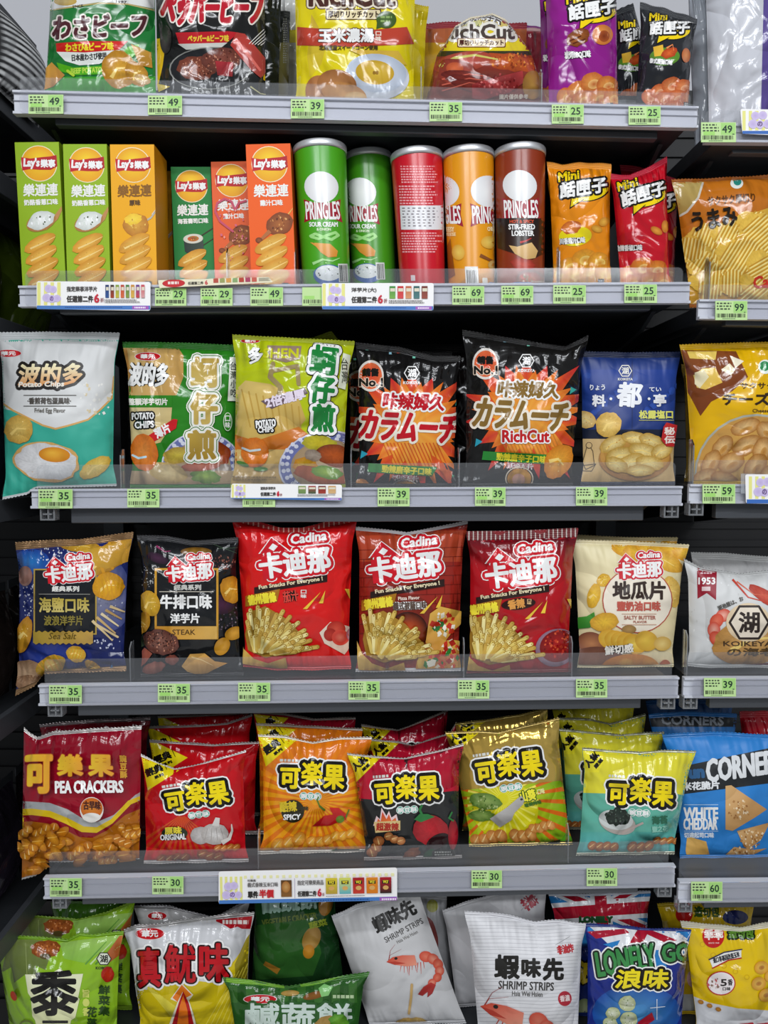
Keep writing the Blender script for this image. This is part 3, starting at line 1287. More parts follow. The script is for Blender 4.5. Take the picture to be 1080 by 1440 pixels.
def fries(a, x, y, s=1.0, n=70):
    """sheaf of potato sticks fanning up from a paper cup, about 90 x 80 px"""
    a.push(x, y, s)
    cols = ['ecd988', 'dfc468', 'f3e49e', 'd8b75a', 'd0a84c']
    a.poly([(2, 40), (8, 8), (30, 0), (60, 18), (84, 44), (80, 62), (56, 66), (30, 72), (6, 62)], 'a57a2a')
    for row in range(7):
        segs = {c: [] for c in cols}
        for k in range(9 + row):
            f = (k + a.r.uniform(.1, .9)) / (9 + row)
            th = math.radians(-104 + 100 * f)
            r1 = 66 - row * 6.5 + a.r.uniform(-4, 4)
            sh = 1 - .18 * math.sin(math.pi * f)
            bx_, by_ = 16 + 24 * f, 66
            tx, ty = bx_ + r1 * sh * math.cos(th), by_ + r1 * math.sin(th) * .98
            segs[cols[(k + row) % 5]].append(((tx - 20 * math.cos(th), ty - 20 * math.sin(th)), (tx, ty)))
        P = [(p, q) for c in cols for (p, q) in segs[c]]
        V, T = capsules(np.array([p for p, q in P]), np.array([q for p, q in P]), 3.1)
        a.add(V, T, lin('a9842e'))
        for c in cols:
            if segs[c]:
                V, T = capsules(np.array([p for p, q in segs[c]]) + (-.5, 0), np.array([q for p, q in segs[c]]) + (-.5, 0), 2.3)
                a.add(V, T, lin(c))
        V, T = capsules(np.array([q for p, q in P]), np.array([q for p, q in P]) + .01, 1.0)
        a.add(V, T, lin('b08a34'))
    a.poly([(-4, 42), (2, 60), (14, 72), (34, 78), (58, 70), (62, 90), (-6, 90)], 'd8b25a', 'b98a34', 60)
    a.ell(14, 84, 14, 6, 'b97a3c', 'c08a48')
    a.pop()


def logo_house(a, x, y, s=1.0, ang=6, red='cf1a28', halo=WH):
    """white three-character logo with a little roof, 100 x 66 units"""
    a.push(x, y, s, s * .9, ang)
    for q, c in ((3.0, halo), (1.6, red)):
        a.txt('Cadina', 48, 2, 95, 16, c, b=.75, o=((2.0 + q, c),), sk=.12)
        a.poly([(10 - q * 1.6, 23), (24, 4 - q * .9), (40 + q * 1.6, 23)], c)
        a.txt('卡迪那', 4, 23, 96, 60, c, b=1.35, o=((2.0 + q, c),))
        a.rect(8, 26, 92, 60, c)
    a.poly([(19, 17), (25, 11), (31, 16), (25, 22)], WH)
    a.txt('卡迪那', 4, 23, 96, 60, WH, b=1.35)
    a.txt('Cadina', 48, 2, 95, 16, WH, b=.75, sk=.12)
    a.pop()


def logo_kele(a, x, y, s=1.0, ang=4):
    """yellow three-character logo with black and white outlines, 100 x 60 units"""
    a.push(x, y, s, s, ang)
    for o in (((7.6, WH), (5.2, BK)), ()):
        a.txt('可', 1, 12, 32, 44, YEL, b=1.5, o=o)
        a.txt('楽', 33, 1, 66, 38, YEL, b=1.15, o=o)
        a.txt('果', 67, 5, 99, 43, YEL, b=1.35, o=o)
    a.lines_text(0, -1, 30, 4, 1, 'd8d8d0', h=.8, gap=.3)
    for k in range(3):
        a.ell(38 + k * 10.5, 54, 6.2, 6, WH)
    for k in range(3):
        a.ell(38 + k * 10.5, 54, 5.4, 5.2, '4fae92')
    a.txt('豌豆酥', 33.5, 50, 63.5, 58, WH, b=.35)
    a.pop()


def logo_mini(a, x, y, s=1.0, ang=8, tail=True):
    """small pack logo, 100 x 70 units"""
    a.push(x, y, s, s, ang)
    if tail:
        a.ell(60, 42, 44, 22, BK)
        a.ell(59, 40, 42, 22, 'f2d20e')
        a.poly([(22, 52), (16, 74), (50, 58)], BK)
        a.poly([(24, 52), (19, 70), (48, 57)], 'f2d20e')
    a.txt('Mini', 2, -4, 46, 16, 'f2d20e', b=1.1, o=((2.8, BK),), sk=.1)
    a.txt('話匣子', 2, 17, 100, 50, WH, b=1.35, o=((4.0, BK),), sk=.12)
    a.pop()


def logo_sun(a, x, y, s=1.0):
    """round yellow logo crossed by a red ribbon, 50 units across"""
    a.push(x, y, s)
    a.ell(0, 0, 25.5, 25.5, 'f3e6c0')
    a.ell(0, 0, 24.4, 24.4, 'f9d326', 'eaa316', fy=-8)
    a.poly([(-25, -9), (-12, -7), (4, -9), (16, -10), (25, -12), (25.5, 4), (16, 9), (0, 9), (-14, 8), (-24, 10)], 'c8202a', 'b01822', 30)
    a.txt("Lay's", -22, -8, 1, 8, WH, b=.9, sk=.1)
    a.txt('樂事', 2, -6, 23, 6, WH, b=.6)
    a.pop()


def badge_oval(a, x, y, rx, ry, ang=0, t='華元'):
    a.ell(x, y, rx, ry, 'e8d8d8', ang=ang)
    a.ell(x, y, rx * .94, ry * .9, 'c4161f', ang=ang)
    a.txt(t, x - rx * .55, y - ry * .55, x + rx * .55, y + ry * .55, WH, b=.35, ang=ang)


def hexmark(a, x, y, r, c=WH, t='湖', bg=None, sub=None, lw=None):
    pts = [(x + r * math.cos(math.radians(k * 60)), y + r * .95 * math.sin(math.radians(k * 60))) for k in range(7)]
    if bg:
        a.poly(pts[:6], bg)
    a.line(pts, lw or max(.9, r * .13), c)
    a.txt(t, x - r * .55, y - r * .55, x + r * .55, y + r * .55, c, b=r * .035)
    if sub:
        a.txt(sub, x - r * 1.15, y + r * 1.1, x + r * 1.15, y + r * 1.5, c, b=.2)


def corner_flag(a, pts, t1, t2, ang, cx, cy, s=1.0):
    a.poly(pts, 'f2df1c', 'e6cf14')
    a.push(cx, cy, s, s, ang)
    a.txt(t1, -13, -8, 13, 5, BK, b=.8)
    a.txt(t2, -4, 7, 10, 12, BK, b=.4)
    a.line([(17, -8), (17, 5)], .9, BK)
    a.pop()


def flame(a, x, y, s):
    a.push(x, y, s)
    a.poly([(-16, 8), (-12, -4), (-8, 0), (-6, -14), (0, -4), (3, -10), (6, -2), (12, -6), (16, 8)], 'f0d0d0')
    a.poly([(-13, 8), (-10, -1), (-7, 3), (-5, -9), (0, 0), (3, -6), (6, 2), (11, -2), (13, 8)], 'd63a2a', 'f08030')
    a.pop()


def potato_slices(a, x, y, s=1.0):
    a.push(x, y, s)
    for k in range(5):
        a.ell(k * 8, k * 1.5, 16, 13, 'f0cf58', 'd8a02c', -20)
    a.pop()


def bowl_pattern(a, x, y, rx, ry, ang=0):
    a.ell(x, y, rx, ry, 'c9cbdc', ang=ang)
    a.ell(x, y, rx * .96, ry * .96, '6a72a8', ang=ang)
    V = []
    for k in range(26):
        th = math.radians(k * 360 / 26)
        for q in (.9, .8):
            V.append((x + rx * q * math.cos(th), y + ry * q * math.sin(th)))
    P = np.array(V)
    for i, (px_, py_) in enumerate(V):
        a.ell(px_, py_, 3.2, 3.0, 'd6d8e6', n=8, same=i > 0)
    a.ell(x, y, rx * .73, ry * .73, 'b9a080', 'a08868', ang=ang)


def shrimp(a, x, y, s=1.0, ang=0, flip=1):
    """cooked prawn, head at the left, about 110 x 60 units"""
    a.push(x, y, s * flip, s, ang)
    red, pale, dk = 'cf4a34', 'e99a80', '9c2a20'
    for k in range(9):
        a.line([(26 + k * 5, 22), (22 + k * 5 + (k % 3) * 2, 34 + (k % 4) * 3)], 1.6, 'c84a38', .5)
    a.line([(4, 12), (10, -6), (20, -16)], 1.0, dk, .3)
    a.line([(4, 14), (8, 2), (30, -6)], .9, dk, .3)
    a.poly([(0, 13), (12, 6), (30, 5), (52, 8), (54, 26), (36, 26), (14, 20)], red, pale, 60)
    a.ell(18, 9, 3, 2.4, BK)
    a.poly([(0, 13), (16, 14), (34, 20), (14, 20)], 'b83a2a')
    for k in range(6):
        th = math.radians(-72 + k * 27)
        cx, cy = 62 + 32 * math.cos(th) * .95, 38 + 26 * math.sin(th)
        a.ell(cx, cy, 12 - k * .9, 10 - k * .6, pale if k % 2 else 'e07a60', red, -(-72 + k * 27) - 90, 16)
    a.poly([(74, 60), (60, 66), (48, 78), (56, 82), (66, 76), (64, 86), (74, 80), (82, 66)], 'c23a34', '8e2626')
    a.pop()


def steakbit(a, x, y, rx, ry, ang=0, c='8a4a32', c2='5a2a1c', n=40):
    a.ell(x, y, rx, ry, c, c2, ang, 24, .07)
    a.speck(x, y, rx * .85, ry * .8, n, ['b8745a', '6e3424', 'c98c70', '4a2016'], max(1.0, rx * .06), ang)


def wave_edge(x0, x1, y, amp, n, y_end, ph=0):
    pts = [(x0 + (x1 - x0) * k / n, y + amp * math.sin(ph + k * 1.9)) for k in range(n + 1)]
    return pts + [(x1, y_end), (x0, y_end)]


# ------------------------------------------------------------------ second shelf: cartons, cans, small bags
def lays_carton(kind, cx, ty, s=1.0, sk=10.0):
    """art of a carton whose logo centre is (cx, ty)"""
    names = {'lime': '奶酪香蔥口味', 'gold': '原味', 'green': '海苔壽司口味', 'orange': '雞汁口味'}
    tc = '8a5a14' if kind == 'gold' else 'f0efe8'

    def art(a):
        a.push(cx, ty, s, s, 0, 0)
        a.M[-1] = a.M[-1] @ np.array([[1, .05, 0], [0.0, 1, 0], [0, 0, 1]])
        logo_sun(a, 0, 0, 1.0)
        a.txt('樂連連', -24, 28, 25, 46, tc, b=.5, ang=2, sk=.1)
        n = names[kind]
        wd = 4.0 * len(n)
        a.txt(n, -wd, 50, wd, 58.5, tc if kind != 'gold' else '5a3a10', b=.35, ang=2)
        if kind == 'lime':
            a.line([(4, 92), (20, 76), (33, 63)], 5, 'c08a50', 9)
            a.ell(-1, 82, 22, 12.5, 'b07a40', ang=22)
            a.ell(-1, 80, 20, 12, 'f1f2ee', 'cfd4cc', 22, 24, .08)
            a.speck(-2, 79, 15, 8, 14, ['ffffff', 'dfe4dc'], 3.2, 22)
            a.speck(0, 80, 18, 9, 5, ['4d5a3a'], 1.8, 22)
        elif kind == 'gold':
            a.line([(8, 84), (22, 76), (35, 68)], 2.6, 'b8b4a8')
            a.line([(24, 71), (36, 65)], 1.4, 'd8d4c8')
            a.ell(0, 86, 19, 17, 'e2a840', 'b87420', 0, 24, .06)
            a.ell(-3, 78, 13, 8, 'f4d648', 'eec030', 10, 18, .12)
            a.speck(0, 88, 14, 10, 16, ['f2cc60', 'c88a2c'], 1.8)
        elif kind == 'green':
            a.line([(-2, 86), (30, 66)], 1.8, '3a2a1c')
            a.line([(8, 96), (32, 82)], 1.6, '3a2a1c')
            a.poly([(-16, 84), (14, 80), (15, 100), (8, 106), (-8, 107), (-15, 102)], '23302a', '3c4a40', 0)
            a.ell(-1, 82, 15.5, 7.5, 'e8e6da', 'd2d0c0', 4)
            a.ell(-1, 82, 9, 4.4, '8a3a20', 'c87a30', 4)
            a.speck(-1, 82, 7, 3.4, 8, ['d8402c', 'e8b840', '58883a'], 1.6)
        else:
            a.line([(20, 74), (34, 62)], 1.8, 'e8c060')
            a.ell(10, 84, 20, 15, 'b0662c', '7c3a14', 28, 22, .06)
            a.line([(-4, 94), (-17, 106)], 6, 'b06a38', 4)
            a.ell(-20, 107, 5, 4, '9c5226', '6e3210')
            a.speck(10, 83, 16, 11, 30, ['d08a48', '8a4218', 'e0a868', '5e2a0c'], 1.8, 28)
        for k in range(4):
            y = 112 + k * 17
            a.ell(-4 + k * .8, y, 25, 9.5, 'edbb52', 'd28f24', 28, 22, .03)
            a.line([(-18, y + 8), (0, y), (18, y - 9)], 2.6, 'f6d686', .6)
            a.speck(-4, y, 18, 5, 8, ['c88a28', 'f2cc74'], .9, 28)
        a.rect(9, 167, 19, 180, '4a4f4c', r=1.5)
        a.txt('無添加', 10.2, 169, 17.8, 173, 'e8e8e4', b=.15)
        a.lines_text(10.5, 174, 18, 179, 2, 'd8d8d4')
        a.pop()
    return art


CG = 'crisp cartons on the second shelf'
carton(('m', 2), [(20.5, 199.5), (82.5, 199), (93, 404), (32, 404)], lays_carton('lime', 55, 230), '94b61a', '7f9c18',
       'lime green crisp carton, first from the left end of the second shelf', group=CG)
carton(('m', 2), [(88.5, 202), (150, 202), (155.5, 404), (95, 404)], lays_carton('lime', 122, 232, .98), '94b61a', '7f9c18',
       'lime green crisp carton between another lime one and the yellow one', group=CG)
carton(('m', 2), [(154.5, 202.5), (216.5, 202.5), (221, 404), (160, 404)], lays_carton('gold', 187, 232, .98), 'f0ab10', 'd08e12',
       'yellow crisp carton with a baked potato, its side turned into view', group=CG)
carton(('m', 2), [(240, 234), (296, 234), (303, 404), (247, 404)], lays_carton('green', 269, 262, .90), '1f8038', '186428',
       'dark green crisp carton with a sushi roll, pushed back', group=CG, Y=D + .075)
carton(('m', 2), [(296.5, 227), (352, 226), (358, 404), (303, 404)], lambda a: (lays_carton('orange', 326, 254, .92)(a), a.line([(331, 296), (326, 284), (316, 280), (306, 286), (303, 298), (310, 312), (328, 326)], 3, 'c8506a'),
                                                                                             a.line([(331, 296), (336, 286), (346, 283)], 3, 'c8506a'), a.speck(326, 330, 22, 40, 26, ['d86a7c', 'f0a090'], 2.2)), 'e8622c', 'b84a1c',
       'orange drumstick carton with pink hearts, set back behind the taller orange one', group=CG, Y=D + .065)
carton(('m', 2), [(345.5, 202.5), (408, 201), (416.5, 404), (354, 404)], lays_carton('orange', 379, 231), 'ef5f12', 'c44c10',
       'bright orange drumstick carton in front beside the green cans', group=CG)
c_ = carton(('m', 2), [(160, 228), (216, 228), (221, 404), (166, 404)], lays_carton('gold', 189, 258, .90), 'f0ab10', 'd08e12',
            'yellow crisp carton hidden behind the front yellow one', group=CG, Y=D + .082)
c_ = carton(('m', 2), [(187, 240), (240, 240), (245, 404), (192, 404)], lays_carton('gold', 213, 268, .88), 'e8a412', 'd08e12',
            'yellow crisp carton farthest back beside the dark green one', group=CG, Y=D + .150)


def tube(cx, ty, base, kind, s=1.0, sh=0.0, back=False):
    """round-can art; (cx, ty) the middle of the white oval"""
    def art(a):
        a.push(cx, ty, s)
        a.M[-1] = a.M[-1] @ np.array([[1, .055, 0], [0, 1, 0], [0, 0, 1]])
        if back:
            for (x0, y0, x1, y1, n) in ((-26, -50, 28, -24, 7), (-30, -22, 30, 6, 7), (-30, 44, 30, 74, 8)):
                a.lines_text(x0, y0, x1, y1, n, 'f0a8ac', h=.5)
            a.rect(-30, 6, 34, 40, 'e6e4e6')
            a.lines_text(-27, 9, 30, 38, 7, '80787c', h=.4, gap=.9)
            a.rect(-20, 104, -14, 112, 'e8d8d8')
            a.pop()
            return
        for off in ([0] if kind != 'cheese' else [-38, 26]):
            a.push(off, 0)
            a.ell(0, 0, 24, 22, 'f3f3f1', 'e6e6e6')
            a.poly([(-26, 17), (-12, 22), (12, 22), (26, 17), (24, 32), (27, 50), (12, 44), (-12, 44), (-27, 50), (-24, 32)], 'a0142c')
            a.txt('PRINGLES', -24, 20, 24, 46, WH, b=.42)
            a.pop()
        if kind == 'sour':
            a.txt('SOUR CREAM', -20, 49, 20, 56, WH, b=.3)
            a.txt('& ONION', -10, 57.5, 10, 61.5, 'dff0c8', b=.3)
            a.line([(-18, 70), (-8, 73), (4, 68), (16, 64), (20, 68), (10, 74), (-2, 70), (-12, 66), (-19, 69)], 4.0, '9fdc80')
            a.poly([(-20, 78), (-6, 79), (8, 80), (18, 90), (16, 98), (4, 99), (-6, 92), (-12, 84)], 'e3a245', 'd88a2c')
            a.line([(-18, 108), (-4, 102), (10, 104), (20, 100)], 4, 'a4dc8c', 1)
            a.ell(4, 124, 22, 15, '2c5aa0')
            a.ell(3, 121, 18, 11, 'eceeee', 'dadedc')
            a.speck(3, 121, 14, 8, 12, ['3c4a38', 'ffffff'], 1.3)
            a.speck(-8, 90, 18, 36, 10, ['1f6020', 'c8ecb0'], 1.1)
            a.rect(17, 108, 30, 134, 'd8dcd6')
            a.bars(18.5, 110, 28.5, 133, 7, '2c302c')
        elif kind == 'cheese':
            a.txt('CHEESY', -42, 50, -24, 57, 'ffe9b0', b=.4)
            a.txt('CHEESE', -42, 58, -22, 63, 'ffe9b0', b=.4)
            a.txt('CHEESY', 22, 50, 36, 56, 'ffe9b0', b=.4)
            a.poly([(-44, 96), (-30, 66), (-26, 118), (-44, 128)], 'a8641c', '8a4c14')
            a.ell(-20, 86, 9, 11, 'f2cf62', 'e0a83a')
            a.ell(24, 72, 12, 9, 'f2cf62', 'e0a83a')
            a.line([(10, 90), (30, 100)], 5, '8a5020', 3)
            a.ell(28, 104, 8, 7, 'e8d090', 'caa04c')
            a.poly([(-34, 140), (-6, 118), (34, 112), (34, 142)], 'd2932a', 'b8741c')
            a.rect(-12, 106, 6, 134, 'ecebe6')
            a.bars(-10, 111, 4, 132, 9, '2c2820')
            a.rect(11, 122, 18, 130, 'e8e2d4')
            a.rect(20, 128, 34, 136, '4d86c8')
        elif kind == 'lobster':
            a.poly([(-36, 46), (36, 46), (36, 92), (12, 104), (-36, 88)], '1c1512', '3a1c10')
            a.txt('HOT & SPICY', -17, 48, 17, 53, 'd8502c', b=.3)
            a.txt('STIR-FRIED', -19, 54, 18, 62, WH, b=.45)
            a.txt('LOBSTER', -15, 63, 16, 71, WH, b=.45)
            a.line([(-4, 80), (4, 78), (12, 74)], 3, 'c42a2a', 1)
            a.poly([(-20, 84), (-8, 86), (12, 80), (20, 92), (16, 102), (2, 104), (-12, 96)], 'dfb878', 'caa060')
            a.ell(-2, 111, 17, 9, 'cc4a34', '9c2c1c', -12, 22, .12)
            a.ell(8, 132, 20, 14, '6a3a26')
            a.ell(6, 130, 15, 9, 'c2603c', '8e3a22', 0, 20, .1)
            a.speck(5, 130, 12, 7, 18, ['e8d0b0', 'd8401c', '4a6a2c'], 1.8)
            a.rect(-16, 136, 8, 146, '3c7cc4')
            a.lines_text(-14, 138, 6, 145, 2, 'cfe0f4')
            a.lines_text(8, 134, 30, 145, 3, 'c8b4a4')
        a.pop()
    return art


TG = 'crisp cans on the second shelf'
can(('m', 2), (414.5, 213), (485.5, 211), (427, 404), (492, 404), tube(452, 263, '', 'sour'), '4aa31c',
    'bright green crisp can, larger left one of the two green cans', group=TG)
can(('m', 2), (486, 222), (549, 222), (496, 404), (557, 404), tube(507, 270, '', 'sour', .92), '46991c',
    'bright green crisp can set back between the larger green can and the red can', group=TG, Y=D + .105)
can(('m', 2), (551, 222), (621, 222), (564, 404), (625, 404), tube(592, 283, '', 'sour', 1.0, back=True), 'cc1226',
    'red crisp can turned to its white nutrition table', group=TG, Y=D + .064)
can(('m', 2), (624, 219.5), (693, 219.5), (632, 404), (694, 404), tube(660, 269, '', 'cheese'), 'e89a12',
    'orange-yellow crisp can turned so two logos show', group=TG, Y=D + .06)
can(('m', 2), (697, 216), (765, 216), (700, 404), (764, 404), tube(731, 261, '', 'lobster'), '8e3418',
    'red-brown and black lobster crisp can beside the orange mini bag', group=TG)


def mini_art(x, y, s, base2, kind, ang=8, lx=0, fade=None):
    """x, y the corner of the logo"""
    def art(a):
        a.push(x, y, s)
        logo_mini(a, 0, 6, .68, ang)
        if kind == 'orange':
            a.ell(26, 92, 23, 14, 'e8d414', ang=6)
            a.ell(20, 80, 14, 9, 'e0883c', 'b85a1c', 10, 18, .1)
            a.ell(66, 72, 8, 6, 'edb848', 'c98422', 30)
            a.ell(56, 82, 8, 5, 'edb848', 'c98422', -20)
            a.txt('川香雞汁口味', 4, 94, 40, 103, BK, b=1.5, ang=4)
            a.txt('川香雞汁口味', 4, 94, 40, 103, WH, b=.3, ang=4)
            cols = ('eeb23c', 'cf8420', 'f4d070')
        elif kind == 'red':
            a.ell(20, 86, 24, 12, 'b41424', ang=14)
            a.line([(4, 94), (20, 98), (42, 84)], 4, 'd83c34', 1)
            a.txt('勁辣香椒口味', 0, 92, 38, 101, BK, b=1.5, ang=2)
            a.txt('勁辣香椒口味', 0, 92, 38, 101, WH, b=.3, ang=2)
            a.ell(58, 72, 9, 5, 'e8a040', 'c06a20', -30)
            a.ell(70, 66, 5, 9, 'e8a040', 'c06a20')
            cols = ('eba03c', 'c8601c', 'f4c878')
        elif kind == 'purple':
            a.ell(18, 62, 17, 11, 'a8642c', '7a3a14', 24, 20, .1)
            a.line([(8, 66), (22, 60)], 2, '5c2408')
            a.line([(12, 70), (28, 64)], 2, '5c2408')
            a.ell(52, 58, 14, 14, 'e89a48', 'c8702c')
            a.ell(54, 60, 7.5, 8, '7c3010', 'a85020')
            a.txt('炭烤BBQ口味', 0, 80, 36, 91, BK, b=2.0, ang=4)
            a.txt('炭烤BBQ口味', 0, 80, 36, 91, WH, b=.4, ang=4)
            cols = ('e8a04c', 'c4642c', 'f2be74')
        else:
            a.ell(27, 76, 25, 15, '5a8a2c', ang=4)
            a.poly([(8, 60), (24, 56), (26, 74), (10, 76)], 'e8b83c')
            a.ell(34, 70, 14, 8, 'd8642c', 'b03c18', 20, 18, .12)
            a.line([(30, 62), (40, 56), (42, 66)], 3, 'e88a50', 1)
            a.txt('泰式酸辣口味', 2, 80, 40, 89, BK, b=1.5, ang=-6)
            a.txt('泰式酸辣口味', 2, 80, 40, 89, WH, b=.3, ang=-6)
            a.ell(62, 74, 7, 12, 'e08a40', 'b85a20')
            cols = ('e8945a', 'c05a2c', 'f0b48a')
        for (px_, py_, rx, ry) in ((2, 144, 13, 14), (18, 134, 16, 12), (38, 124, 17, 14), (58, 128, 15, 14), (26, 148, 18, 14), (48, 146, 17, 15), (66, 146, 13, 15), (10, 162, 16, 12), (38, 162, 18, 12), (62, 163, 15, 11)):
            a.ell(px_, py_, rx, ry, cols[0], cols[1], 20, 18, .05)
            a.ell(px_ + 2, py_ + 2, rx * .5, ry * .45, cols[1], cols[2], 20, 14)
        a.rect(57, 152, 66, 166, '4a4844', r=1)
        a.lines_text(58.5, 154, 65, 165, 4, 'd0d0cc')
        a.pop()
    return art


MG = 'small snack bags on the second shelf'
bag('mini_snack_bag', ('m', 2), [(769, 227), (790, 231), (816, 228), (860, 230)], (777, 860), mini_art(783, 240, 1.0, '', 'orange'), 'e68a12',
    'small orange snack bag right of the lobster can', tf=.024, pinch=.03, group=MG, Y=D + .045, scol='e8942a')
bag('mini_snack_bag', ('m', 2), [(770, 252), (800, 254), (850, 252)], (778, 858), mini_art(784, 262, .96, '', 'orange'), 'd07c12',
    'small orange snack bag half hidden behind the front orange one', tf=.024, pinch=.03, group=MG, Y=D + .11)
o_ = bag('mini_snack_bag', ('m', 2), [(857, 244), (885, 246), (915, 233), (938, 219)], (872, 944), mini_art(866, 254, .98, '', 'red', 16), 'c01224',
         'small red snack bag leaning in front of another red one', tf=.024, pinch=.03, group=MG, Y=D + .045, scol='c4203a')
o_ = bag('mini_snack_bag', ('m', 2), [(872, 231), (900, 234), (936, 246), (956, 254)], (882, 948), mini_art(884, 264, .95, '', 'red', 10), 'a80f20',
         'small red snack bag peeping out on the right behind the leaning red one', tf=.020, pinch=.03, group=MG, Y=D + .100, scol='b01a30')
# ------------------------------------------------------------------ third shelf
def art_egg(a):
    a.poly([(-20, 450), (190, 450), (190, 540), (160, 532), (158, 560), (140, 577), (124, 590), (108, 595), (94, 599), (78, 603), (60, 598), (40, 588), (20, 578), (-20, 570)],
           'cfd0cf', 'dcdcda', 90)
    a.line([(160, 530), (157, 560), (140, 577), (124, 590), (108, 595), (94, 599), (78, 603), (60, 598), (40, 588), (18, 577), (2, 566)], 2.6, 'd9a860')
    a.speck(135, 560, 22, 26, 26, ['eceae4', 'dcc9a0', 'e6e4de'], 3, 30)
    badge_oval(a, 12, 497, 19, 5.5)
    a.push(24, 508, 1, 1, 1)
    for o in (((4.2, '201c18'),), ()):
        a.txt('波的多', 2, 4, 92, 36, 'f2ecc0', b=1.0, o=o, c2='d98a3c', sk=.14)
        a.txt('Potato Chips', 2, 29, 66, 39, 'e9e2d4', b=.5, o=o, sk=.12)
    a.pop()
    a.line([(34, 556), (107, 556)], 1.0, '5a5650')
    a.line([(34, 571), (107, 571)], 1.0, '5a5650')
    a.txt('·香煎荷包蛋風味·', 39, 559, 100, 568.5, '4a443e', b=.3)
    a.txt('Fried Egg Flavor', 49, 574, 92, 582, '6a665e', b=.15)
    chip(a, 27, 604, 20, 20, 10, 'e2c166', 'c69a3e')
    a.ell(66, 649, 46, 28, 'd8a860', 'd8a860', -6, 30, .05)
    a.ell(66, 649, 43, 25.5, 'f0efee', 'd4d2d2', -6, 30, .06)
    a.ell(77, 639, 22, 10.5, 'f2b83a', 'e08a1c', -4, fx=-4, fy=-3)
    chip(a, 134, 657, 24, 12, 32, 'e9cf72', 'd0a83c')


G3 = 'crisp bags on the third shelf'
bag('crisp_bag', ('m', 3), [(-4, 467), (60, 466), (168, 467)], (8, 165), art_egg, '38ad96', 'teal and white fried-egg crisp bag hanging over the left end of the third shelf',
    bot=[(4, 703), (38, 696), (50, 687), (164, 684)], mat_=MATT, group=G3, scol='d2d4d4', seal=11, tf=.034, Y=D + .05, sb=4)


def art_omelet(a):
    a.poly([(160, 486), (250, 488), (258, 500), (258, 530), (248, 556), (160, 556)], 'd8b878', 'c09450', 20)
    for k in range(5):
        a.line([(176 + 14 * k, 490), (186 + 14 * k, 552)], 5, ['c08a48', 'e2c48c', 'b88444', 'dcb878', 'cda660'][k], 2)
    a.rect(160, 556, 242, 572, '2f8420')
    a.poly([(160, 573), (242, 573), (240, 600), (226, 622), (160, 640)], 'dccb98', 'cdb478', 40)
    badge_oval(a, 208, 501.5, 18.5, 6)
    a.txt('波的多', 181, 510, 238, 544, BK, b=2.6, ang=-2, sk=.08)
    a.txt('波的多', 181, 510, 238, 544, WH, b=1.1, ang=-2, sk=.08)
    a.txt('整顆洋芋切片', 181, 560, 236, 570, 'eceade', b=.5)
    for o in (((2.0, BK),), ()):
        a.txt('POTATO', 186, 580, 217, 590, WH, b=.7, o=o, ang=2)
        a.txt('CHIPS', 190, 592, 217, 602, WH, b=.8, o=o, ang=4)
    a.poly([(204, 616), (244, 589), (250, 590), (248, 602), (212, 624)], 'c81c24')
    a.txt('薄片', 217, 598, 240, 613, WH, b=.6, ang=28)
    bowl_pattern(a, 283, 655, 56, 48)
    for k, (x, y, rx, ry, c, c2) in enumerate(((250, 640, 20, 12, 'd8c24c', 'a88a3c'), (300, 640, 26, 18, 'b8581c', '7c2c10'), (285, 662, 34, 16, 'c07040', '8a4a28'),
                                               (290, 670, 22, 9, '8aa83c', '5c8430'), (312, 662, 14, 10, 'a89888', '7a6a5c'))):
        a.ell(x, y, rx, ry, c, c2, 10, 22, .08)
    a.rect(150, 662, 350, 700, 'b49a76', 'a88c64')
    a.ell(236, 664, 28, 14, 'd6c08c', 'b89a5c', -12, 24, .05)
    a.ell(290, 670, 22, 9, '9cb84c', '5c8430', -8, 22, .14)
    a.ell(283, 655, 26, 7, 'c4603c', '94401c', 4, 20, .1)
    a.ell(204, 636, 19, 26, 'e08a3a', 'cf6a1c', 8, 26, .03)
    a.line([(188, 640), (196, 644), (206, 642)], 3, 'bfe0ea')
    for o in (((6.0, 'f2f0e6'), (4.4, '3a7a22'), (3.2, 'f2f0e6')), ()):
        a.txt('蚵', 268, 503, 308, 546, 'b99a44', b=2.2, o=o, c2='d0b668')
        a.txt('仔', 268, 552, 306, 597, 'b99a44', b=2.4, o=o, c2='c8ac5c')
        a.txt('煎', 264, 604, 304, 646, 'b99a44', b=2.0, o=o, c2='a8862c')
    a.poly([(323, 503), (335, 503), (332, 564), (319, 564)], 'e4e6d8')
    a.txt('台灣小吃', 323, 509, 332, 559, '3a4034', b=.15, vert=True)
    a.ell(319, 593, 6, 13, 'd8e4cc')
    a.ell(319, 593, 5, 12, '2f8420')
    a.txt('口味', 315.5, 584, 322.5, 602, WH, b=.2, vert=True)


bag('crisp_bag', ('m', 3), [(172, 480), (250, 481), (343, 485)], (183, 333), art_omelet, '2c8020', 'green oyster-omelette crisp bag with large gold lettering',
    group=G3, scol='2e7a24', seal=9, tf=.028, Y=D + .064)


